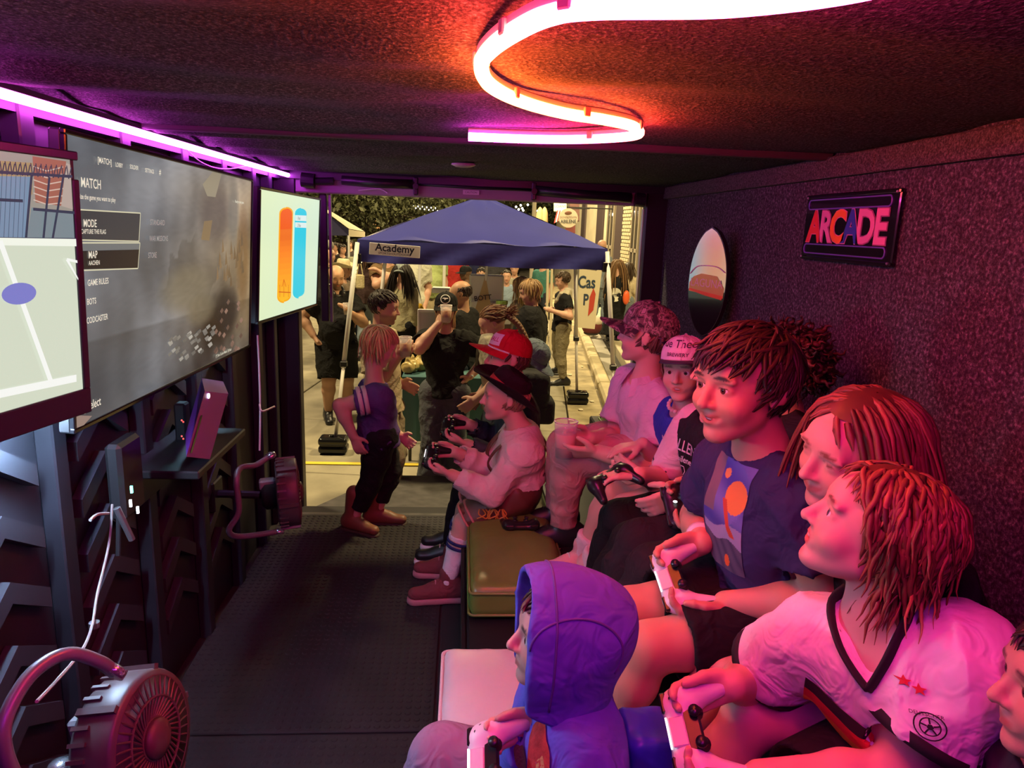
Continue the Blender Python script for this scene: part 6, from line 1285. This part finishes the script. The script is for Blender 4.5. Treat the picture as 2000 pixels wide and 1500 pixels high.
pn = thing('burlap_pennant', 'tan burlap pennant lettered BOTT hanging beside the cool box', 'pennant', at(948, 575, 7.9)); M().prism([(-.12, -.20), (.10, -.24), (.0, .24)], at(947, 580, 7.9), (1, 0, 0), (0, 0, 1), np.array([0, .01, 0])).build('pennant_cloth', mat('burlap', (.42, .32, .18), .9), pn); letters('pennant_lettering', 'BOTT', at(943, 582, 7.88), (1, 0, .15), (-.15, 0, 1), .075, BLKP, pn, .02); M().tube([at(949, 548, 7.9), at(951, 520, 7.9)], .012, 6).build('pennant_hook', POLE, pn)
tag(M().lathe(at(980, 600, 6.6)+(0, 0, -.12), [(.045, 0), (.05, .14), (.05, .15)], n=16).lathe(at(980, 600, 6.6)+(0, 0, .03), [(.056, 0), (.056, .03), (1e-5, .032)], n=16, mi=1).build('jar', [mat('jar pale', (.6, .6, .55), .3), mat('lime lid', (.35, .62, .12), .4)], smooth=False), 'pale jar with lime green lid on the stall table', 'jar')
# ---- feather banner
fbn = thing('feather_banner', 'cream feather banner with red shape and dark script', 'banner', at(1148, 640, 11)); b0 = at(1148, 580, 11); M().prism([(-.16, -.48), (.14, -.50), (.17, .0), (.20, .46), (-.17, .46), (-.18, .0)], b0, (1, 0, 0), (0, 0, 1), np.array([0, .012, 0])).build('banner_cloth', mat('cream cloth', (.60, .54, .38), .8), fbn); M().prism([(.02, -.30), (.10, -.2), (.12, .05), (.08, .14), (.03, .0)], b0-(0, .004, 0), (1, 0, 0), (0, 0, 1), np.array([0, .002, 0])).build('banner_shape', mat('banner red', (.45, .05, .03), .8), fbn)
letters('banner_lettering', 'Cas', b0+(-.03, -.006, .22), (1, 0, 0), (0, 0, 1), .26, mat('banner navy', (.02, .04, .08), .8), fbn, .02, .7); letters('banner_lettering', 'P', b0+(-.03, -.006, -.05), (1, 0, 0), (0, 0, 1), .24, MATS['banner navy'], fbn, .02, .7); M().tube([b0+(-.18, 0, -.7), b0+(-.17, 0, .5)], .012, 6).build('banner_pole', GRYM, fbn)
dg = thing('duffel_bag', 'maroon and white ball shaped bag on the kerb', 'bag', at(1156, 650, 11.5)); dc = at(1156, 636, 11.5); M().sph(dc, (.17, .15, .16), n=16, m=10).build('bag_body', mat('maroon cloth', (.13, .02, .025), .7), dg, True); M().sph(dc+(.02, -.01, .075), (.15, .14, .10), n=16, m=8).build('bag_top', mat('off white cloth', (.62, .56, .45), .8), dg, True); M().sph(dc+(.0, .02, -.12), (.13, .13, .05), n=12, m=6).build('bag_base', BLKP, dg, True)
# ================================================================ the people outside
def stand(label, px, ytop, Y, fw, H=None, z0=ST, hf=None, shirt=None, pants=None, hr=None, shoes=True, vox=.015, lean=(0, 0), group=None, dx=0, **k):
    p = at(px, ytop, Y); H = H or (p[2]-z0)*.985; X = p[0]+dx; f = nrm((fw[0], fw[1], 0)); r = np.cross(f, Z3)
    P = np.array([X, Y, z0+.505*H]); N = np.array([X+lean[0], Y+lean[1], z0+.825*H]); hf = hf or (f[0], f[1], -.05)
    k.setdefault('RF', dict(a=P*[1, 1, 0]+r*.062*H+f*.02*H+[0, 0, z0+.05*H])); k.setdefault('LF', dict(a=P*[1, 1, 0]-r*.062*H-f*.02*H+[0, 0, z0+.05*H]))
    j = person('person', label, P, N, H, hf, fw, vox=vox, shirt=shirt, pants=pants, shoes=dict(m=BLKP, s=BLKP) if shoes is True else shoes, group=group, eye=vox < .008, **k)
    if hr: hair(j['head'], j['t'], **hr)
    return j
def W_(px, py, Y): return at(px, py, Y)
cl = lambda n, c: clothm(n, c)
BT = cl('black tee', (.012, .012, .013)); DJ = cl('dark denim', (.03, .035, .05)); LJ = cl('light denim', (.20, .25, .30)); TANC = cl('tan cloth', (.40, .33, .22)); SH = lambda c, n, **q: dict(m=cl(n, c), **q)
hs = lambda c, n=130, l=.3, w=.05, **q: dict(col=c, n=n, ln=l, wd=w, **q)
# man in black with headphones
n_ = stand('person in black shirt and shorts with headphones round the neck holding a cup', 655, 511, 7.2, (.25, -1), hf=(.45, -1, -.35), shirt=dict(m=BT, sleeve=.5, g=.02, gs=.03), pants=dict(m=cl('black shorts', (.012, .012, .012)), len=.98, g=.02, flare=.02, name='shorts'), vox=.0095, build=1.12, belly=.15, skin=(.52, .30, .19), face=dict(beard=(.09, .05, .03)), R=dict(w=W_(612, 655, 7.1), e=(-1, .3, 0)), L=dict(w=W_(684, 612, 6.98), e=(.6, .4, -.8), d=(-.4, -.3, .6), curl=.7))
h = n_['head']; M().tube([h.w(.34*cos(a), .02+.42*sin(a), -.62-.14*sin(a)) for a in np.linspace(-.9, pi+.9, 20)], .018, 8).sph(h.w(.24, .36, -.72), (.045, .03, .05)).sph(h.w(-.24, .36, -.72), (.045, .03, .05)).build('headphones', BLKP, n_['t'], True)
hair(h, n_['t'], (.10, .06, .04), 90, .14, .03, lift=.0, zcut=.16, seed=31)
cup('small clear cup held by the person with headphones', n_['L'][2]+np.array([-.02, -.07, .05]), .038, .11, mat('amber drink', (.35, .16, .05), .15))
# man with brown hair
o_ = stand('person in tan shirt with yellow wristband holding a cup', 744, 556, 4.75, (1, -.15), hf=(.98, -.18, -.12), shirt=dict(m=TANC, sleeve=.62, gs=.03, g=.02), pants=dict(m=cl('stone trousers', (.28, .23, .16)), g=.02), vox=.0075, skin=(.56, .33, .23), face=dict(beard=(.22, .13, .09)), R=dict(w=W_(776, 698, 4.60), e=(-.5, -.4, -.8), d=(.6, -.1, .5), n=(0, 1, .3), side=(0, 0, 1), curl=.7), L=dict(w=W_(782, 748, 4.85), e=(-.8, .3, 0)))
hair(o_['head'], o_['t'], (.022, .013, .010), 420, .22, .03, lift=.05, seed=33, fwd=.3)
wb = o_['L']; M().lathe(wb[2]*.93+wb[1]*.07, [(.037, -.012), (.038, .012)], frame(nrm(wb[2]-wb[1]))[:, [0, 2, 1]]*np.array([1, -1, 1]), 18).build('wristband', mat('yellow band', (.75, .6, .05), .5), o_['t'], True)
cup('clear cup of amber drink held by the person in the tan shirt', o_['R'][2]+np.array([.055, -.03, .075]), .042, .13, MATS['amber drink'])
# woman in black cap drinking
p_ = stand('person in black cap, black T-shirt and grey jeans drinking from a cup', 872, 572, 5.2, (-.05, -1), H=1.52, hf=(-.05, -1, .06), shirt=dict(m=BT, sleeve=.45, gs=.022, g=.012, hem=-.01), pants=dict(m=cl('grey jeans', (.085, .095, .11)), g=.02, flare=.05), vox=.0075, skin=(.60, .36, .25), R=dict(w=W_(856, 634, 5.03), e=(-.6, .3, -.8), d=(.35, -.05, .8), n=(.8, .6, 0), side=(-.2, .6, .5), curl=.75), L=dict(w=W_(917, 735, 5.2), e=(.8, .5, 0)))
pc_, pT = cap(p_['head'], p_['t'], cl('black cap cotton', (.010, .010, .011)), flat=.3, brim=.38, z0=.14, crownh=.44, tilt=-6); h = p_['head']; V2, F2 = ringp(.030, .035, 24); wm = mat('cap white ink', (.7, .7, .68), .7); fr_ = nrm(h.R[:, 1]+h.R[:, 2]*.35); aa_ = -h.R[:, 0]*-1
for V2, F2 in (ringp(.030, .035, 24), ringp(.0005, .012, 3), gridpoly(.04, .006, 6, 1, y0=.004)): decal('cap_emblem', V2, F2, h.w(0, .42, .36), h.R[:, 0]*-1, nrm(h.R[:, 2]-fr_*(h.R[:, 2]@fr_)), pc_, wm, pc_, .003)
hair(h, p_['t'], (.42, .28, .12), 160, .75, .03, zcut=.14, grav=.9, seed=35, thr=lambda y: np.interp(y, [-1, .1, .3, 1], [-.6, -.3, .5, .9]))
M().lathe(p_['L'][2]*.95+p_['L'][1]*.05, [(.031, -.008), (.032, .008)], n=18).build('bracelet', mat('silver', (.7, .7, .7), .3, .8), p_['t'], True)
cup('clear cup raised to the mouth below the black emblem cap', p_['R'][2]+np.array([.055, -.055, .085]), .042, .12, MATS['amber drink'])
# bald man behind her
q_ = stand('person in black seen from the side behind the black emblem cap', 905, 542, 6.3, (-.8, .45), hf=(-.93, .05, -.25), shirt=dict(m=BT, sleeve=.5, g=.025, gs=.03), pants=dict(m=DJ, g=.02), vox=.0105, build=1.1, skin=(.50, .29, .18)); hair(q_['head'], q_['t'], (.05, .035, .03), 150, .16, .035, lift=.0, zcut=.26, seed=37)
# woman with the braid
r_ = stand('person in sage grey T-shirt with a dark strap bending forward behind the red cap', 985, 585, 4.95, (-.95, .1), H=1.56, hf=(-.9, .05, -.5), shirt=dict(m=cl('sage grey tee', (.34, .32, .24)), sleeve=.5, gs=.02), pants=dict(m=DJ), vox=.0082, skin=(.52, .30, .22), lean=(-.10, 0), hc=at(962, 632, 4.9), R=dict(w=W_(938, 770, 5.0), e=(.5, .5, 0)), L=dict(w=W_(930, 780, 4.75), e=(.6, -.2, .2)))
hair(r_['head'], r_['t'], (.16, .075, .035), 420, .42, .028, lift=.06, seed=39, crown=(0, .45, .2), fwd=-.4, side=-.2)
br_ = M(); h = r_['head']; pa = spline([h.w(0, -.48, .12), h.w(-.12, -.62, -.1), h.w(-.18, -.72, -.4), h.w(-.15, -.74, -.8), h.w(-.1, -.7, -1.15)], 7)
for i, p in enumerate(pa): br_.sph(p+np.array([0, (-1)**i*.013, 0]), (.030-.0004*i, .026, .022), n=8, m=6)
br_.build('braid', mat('braid hair', (.17, .085, .04), .6), r_['t'], True)
M().tube(spline([r_['N']+(.06, -.05, -.32), r_['N']+(.13, -.07, -.12), r_['N']+(.05, -.085, .0), r_['N']+(-.06, -.085, -.07), r_['N']+(-.08, -.07, -.25)], 6), .024, 8, flat=.3).build('backpack_strap', cl('olive strap', (.05, .045, .03)), r_['t'], True)
bp = SDF(.009); bpc = at(1040, 770, 4.75); bp.bx(bpc, (.11, .13, .17), None, .05, .02); V, F = bp.mesh(); bk_ = thing('backpack', 'black backpack behind the red cap and black felt hat', 'backpack', bpc); mesh_obj('pack', folds(V, F, .012, 25, 6), F, cl('black nylon', (.02, .02, .022)), bk_, True); bp = SDF(.009); bp.bx(bpc+(.06, -.02, -.10), (.09, .10, .09), None, .04, .02); V, F = bp.mesh(); mesh_obj('pocket', V, F, MATS['black nylon'], bk_, True)
gcap = Head(at(1050, 690, 4.6), (.7, -.5, -.7), .22); gt = thing('hung_cap', 'grey blue cap clipped to the black backpack', 'cap', gcap.c); cap(gcap, gt, cl('grey blue cap', (.11, .14, .17)), flat=.2, brim=.4, z0=-.05)
# others near the stall
s_ = stand('person in stone coloured top looking down behind the stall', 1022, 536, 8.0, (-.7, .5), hf=(-.9, .2, -.3), shirt=SH((.38, .34, .25), 'stone top', sleeve=1.9), pants=dict(m=DJ), hr=hs((.55, .40, .18), 220, 1.3, .04, grav=1.0, seed=41, parta=0), vox=.0125)
t_ = stand('person in loose black top with back turned beside the stone coloured top', 1040, 556, 6.5, (-.85, .2), hf=(-.95, -.1, -.3), shirt=dict(m=BT, sleeve=.8, g=.045, gs=.04), pants=dict(m=BLKC), hr=hs((.34, .21, .10), 260, .55, .04, grav=.6, seed=43, zcut=None), vox=.0105, build=1.12, H=1.55)
u_ = stand('person in black T-shirt and khaki trousers with a grey sweater round the shoulders', 1103, 527, 9.2, (-1, -.15), hf=(-.95, -.2, -.25), shirt=dict(m=BT, sleeve=.5), pants=dict(m=cl('khaki trousers', (.20, .17, .10)), g=.012), hr=hs((.06, .035, .02), 200, .26, .04, seed=45), vox=.0125, R=dict(w=W_(1084, 606, 9.2)), L=dict(w=W_(1082, 608, 9.0), e=(.6, -.3, -.7)), LF=dict(a=atz(1100, 742, ST+.07)), RF=dict(a=atz(1092, 726, ST+.07)))
sw_ = SDF(.011); N = u_['N']; sw_.rc(N+(.02, -.12, -.03), N+(.02, .12, -.03), .055, .055, .03); sw_.rc(N+(.05, -.05, 0), N+(.10, -.08, -.32), .06, .05, .03); sw_.rc(N+(-.04, -.10, -.02), N+(-.10, -.05, -.14), .04, .03, .02); V, F = sw_.mesh(); mesh_obj('tied_sweater', folds(V, F, .02, 40, 2), F, cl('grey knit', (.42, .38, .28)), u_['t'], True)
v_ = stand('person seen from behind in black with a round white print on the back', 1207, 505, 12, (.05, 1), z0=ST+.16, shirt=dict(m=BT, sleeve=1.6), pants=dict(m=cl('black wide trousers', (.012, .012, .013)), g=.04, flare=.06), hr=hs((.20, .11, .05), 320, 2.3, .045, grav=1.0, seed=47, steps=12, parta=.0), vox=.015)
for V2, F2 in (ringp(.0005, .115, 20),): decal('round_print', V2, F2, v_['P']+(-.03, -.14, .10), (1, 0, 0), (0, 0, 1), v_['shirt'], mat('print white', (.62, .62, .52), .8), v_['shirt'], .006)
tv_, tf = text_mesh('Family', .01); decal('print_lettering', tv_*.085, tf, v_['P']+(-.03, -.14, .10), (1, 0, .1), (-.1, 0, 1), v_['shirt'], BLKP, v_['shirt'], .012)
tag(M().sph(at(1223, 581, 11.8), (.06, .05, .12), n=10, m=8).build('orange_bag', mat('orange plastic', (.75, .12, .03), .4), smooth=True), 'bright orange bag beside the round white print', 'bag')
stand('person in cream top at the right edge of the doorway', 1228, 512, 12.6, (.4, .9), z0=ST+.16, shirt=SH((.55, .47, .32), 'cream top', sleeve=1.8), pants=dict(m=LJ), hr=hs((.06, .035, .02), 120, 1.2, .05, grav=1, seed=48))
CR_ = 'people in the crowd behind the stall'
K = dict(vox=.018, group=CR_)
stand('person in grey beanie and dark jacket by the doorway edge', 640, 478, 11, (.8, -.4), shirt=SH((.03, .028, .03), 'dark jacket', sleeve=1.9, g=.03), pants=dict(m=DJ), **K)
bh = [o for o in bpy.data.objects if o.get('label', '').startswith('person in grey beanie')][0]
hb = Head(at(641, 485, 11), (.8, -.4, 0), .23); M().lathe(hb.w(0, -.05, .02), [(.095, 0), (.10, .04), (.085, .085), (.045, .115), (1e-5, .122)], n=18).build('beanie', cl('grey knit hat', (.30, .29, .24)), bh, True)
c1 = stand('person in cream cowboy hat and brown shirt', 668, 505, 9.5, (.8, -.2), shirt=SH((.16, .12, .09), 'brown shirt', sleeve=1.8), pants=dict(m=DJ), **K); brimhat(c1['head'], c1['t'], cl('cream felt', (.66, .58, .38)), cl('dark hat band', (.08, .06, .04)), brim=.40, crownh=.5, curl=.30, name='cowboy_hat')
c2 = stand('person in sage green cowboy hat near the canopy corner', 690, 502, 11.5, (-.2, -1), shirt=SH((.05, .03, .035), 'plum shirt', sleeve=1.6), pants=dict(m=DJ), **K); brimhat(c2['head'], c2['t'], cl('sage felt', (.36, .36, .24)), cl('dark hat band', (.08, .06, .04)), brim=.36, crownh=.48, curl=.22, name='cowboy_hat')
stand('person in washed jeans and dark top behind the left canopy leg', 718, 492, 10.5, (.1, 1), H=1.74, shirt=SH((.045, .025, .025), 'dark brown top', sleeve=1.5), pants=dict(m=LJ, flare=.02), hr=hs((.06, .03, .02), 160, 1.4, .05, grav=1, seed=51), **K)
tb = at(703, 550, 10.2); tag(M().box(tb, (.06, .04, .10), bev=.02).tube(spline([tb+(-.04, 0, .1), tb+(0, 0, .28), tb+(.04, 0, .1)], 5), .008, 6).build('tote_bag', cl('straw tote', (.48, .42, .25))), 'straw coloured tote bag hanging by the washed jeans', 'bag')
stand('person with folded arms in brown T-shirt under the lamp', 757, 470, 9.6, (.15, -1), H=1.78, shirt=SH((.16, .10, .05), 'brown tee', sleeve=.5), pants=dict(m=cl('grey trousers', (.10, .10, .09))), R=dict(w=W_(768, 536, 9.35), e=(-1, .2, -.4)), L=dict(w=W_(745, 532, 9.35), e=(1, .2, -.4)), **K)
w1 = stand('person in pale grey cap and tan blouse seen from behind', 785, 508, 8.6, (.3, .9), shirt=SH((.36, .33, .20), 'tan blouse', sleeve=1.7), pants=dict(m=BLKC), hr=hs((.018, .012, .010), 220, 1.7, .05, grav=1, seed=53, parta=0), **K); cap(w1['head'], w1['t'], cl('pale grey cap', (.30, .34, .33)), brim=.3, yaw=180)
stand('person in loose white T-shirt in the crowd', 808, 478, 10.5, (-.3, -.9), H=1.78, shirt=SH((.60, .60, .50), 'white tee', sleeve=.7, g=.04), pants=dict(m=DJ), **K)
stand('short person in mustard shirt among the crowd', 800, 553, 8.8, (.3, -.9), shirt=SH((.48, .30, .03), 'mustard shirt', sleeve=.5), pants=dict(m=BLKC), hr=hs((.02, .014, .01), 100, .3, .06, seed=55), **K)
g1_ = stand('person in lime green T-shirt and khaki shorts', 843, 482, 11.5, (0, -1), H=1.78, shirt=SH((.40, .48, .20), 'lime tee', sleeve=.55, g=.03), pants=dict(m=cl('khaki shorts', (.34, .28, .17)), len=.85, name='shorts', g=.02), belly=.1, **K)
stand('person in red T-shirt in the crowd', 886, 490, 12.5, (0, -1), H=1.75, shirt=SH((.42, .03, .03), 'red tee', sleeve=.6, g=.03), pants=dict(m=DJ), **K)
b2 = stand('person in dark cap and black top looking left beyond the cool box', 912, 518, 11, (-.8, -.3), shirt=SH((.02, .02, .025), 'black top', sleeve=1.4), pants=dict(m=DJ), skin=(.16, .09, .06), **K); cap(b2['head'], b2['t'], BLKC, brim=.36)
stand('person in black shirt facing forward behind the cool box', 940, 522, 12, (0, -1), shirt=SH((.012, .012, .016), 'black shirt', sleeve=1.5), pants=dict(m=DJ), hr=hs((.02, .014, .01), 90, .26, .06, seed=57), **K)
stand('person in light blue shirt facing the camera behind the stall', 990, 527, 11.5, (-.05, -1), shirt=SH((.24, .32, .42), 'chambray shirt', sleeve=1.9, g=.03), pants=dict(m=LJ), hr=hs((.03, .02, .015), 130, .4, .05, seed=59, crown=(0, .3, .4), fwd=-.5), **K)
stand('person in grey jacket behind the light blue shirt', 1006, 512, 12.8, (-.2, -1), shirt=SH((.40, .38, .30), 'grey jacket', sleeve=1.9, g=.03), pants=dict(m=DJ), **K)
stand('person in navy in the crowd right of the red T-shirt', 926, 500, 14, (.3, -1), H=1.75, shirt=SH((.02, .025, .08), 'navy top', sleeve=1.5), pants=dict(m=DJ), **K)
stand('person in dark grey T-shirt right of the cool box', 962, 505, 13, (-.3, -1), H=1.76, shirt=SH((.05, .05, .06), 'slate tee', sleeve=.5), pants=dict(m=DJ), **K)
stand('person in teal shirt near the vendor tables', 1060, 528, 13.5, (-.5, -.8), H=1.5, shirt=SH((.06, .20, .17), 'teal shirt', sleeve=.6), pants=dict(m=DJ), hr=hs((.05, .03, .02), 90, .3, .06, seed=61), **K)
stand('person in pale jeans walking beside the feather banner', 1174, 500, 13, (.5, .8), H=1.7, z0=ST+.16, shirt=SH((.20, .24, .28), 'faded blue top', sleeve=1.8), pants=dict(m=LJ), **K)
for i, (px, yt, Yd, c, lb) in enumerate(((655, 470, 17, (.03, .025, .03), 'person in dark clothes under the far canopy'), (668, 474, 16, (.04, .035, .03), 'second dark clothed person under the far canopy'), (684, 466, 19, (.05, .04, .04), 'person in the shade at the far canopy edge'), (697, 472, 17.5, (.03, .03, .035), 'dark figure right of the far canopy leg'), (630, 466, 18, (.03, .03, .03), 'dark figure at the far left under the canopy'), (1072, 515, 16, (.12, .09, .07), 'person in brown far down the street'))):
    stand(lb, px, yt, Yd, ((-.3, -1), (.5, -.8), (0, -1), (.8, .3), (.3, -1), (-.8, -.3))[i], shirt=SH(c, 'far cloth %d' % i, sleeve=1.5), pants=dict(m=DJ), hr=hs((.03, .02, .015), 60, .5, .08, seed=70+i), vox=.024, group='people under the far canopy')
bar('vendor_pole', 'tall white pole beside the tan blouse', 'pole', at(793, 515, 9.2), np.array([at(797, 700, 9.2)[0], 9.2, ST]), .02, POLE)
bar('vendor_pole', 'white pole beside the loose white T-shirt', 'pole', at(821, 512, 10), np.array([at(812, 600, 10)[0], 10, ST]), .022, POLE)
bar('vendor_pole', 'white pole between the green and red T-shirts', 'pole', at(868, 515, 10.5), np.array([at(866, 600, 10.5)[0], 10.5, ST]), .022, POLE)
for x, l_ in ((1070, 'left one of two close pale poles beside the khaki trousers'), (1078, 'right one of two close pale poles beside the khaki trousers')): bar('vendor_pole', l_, 'pole', at(x, 525, 11.5), np.array([at(x-1, 640, 11.5)[0], 11.5, ST]), .022, mat('cream pole', (.62, .55, .38), .5))
#print('script objects', len(bpy.data.objects), 'faces', sum(len(o.data.polygons) for o in bpy.data.objects if o.type == 'MESH'))
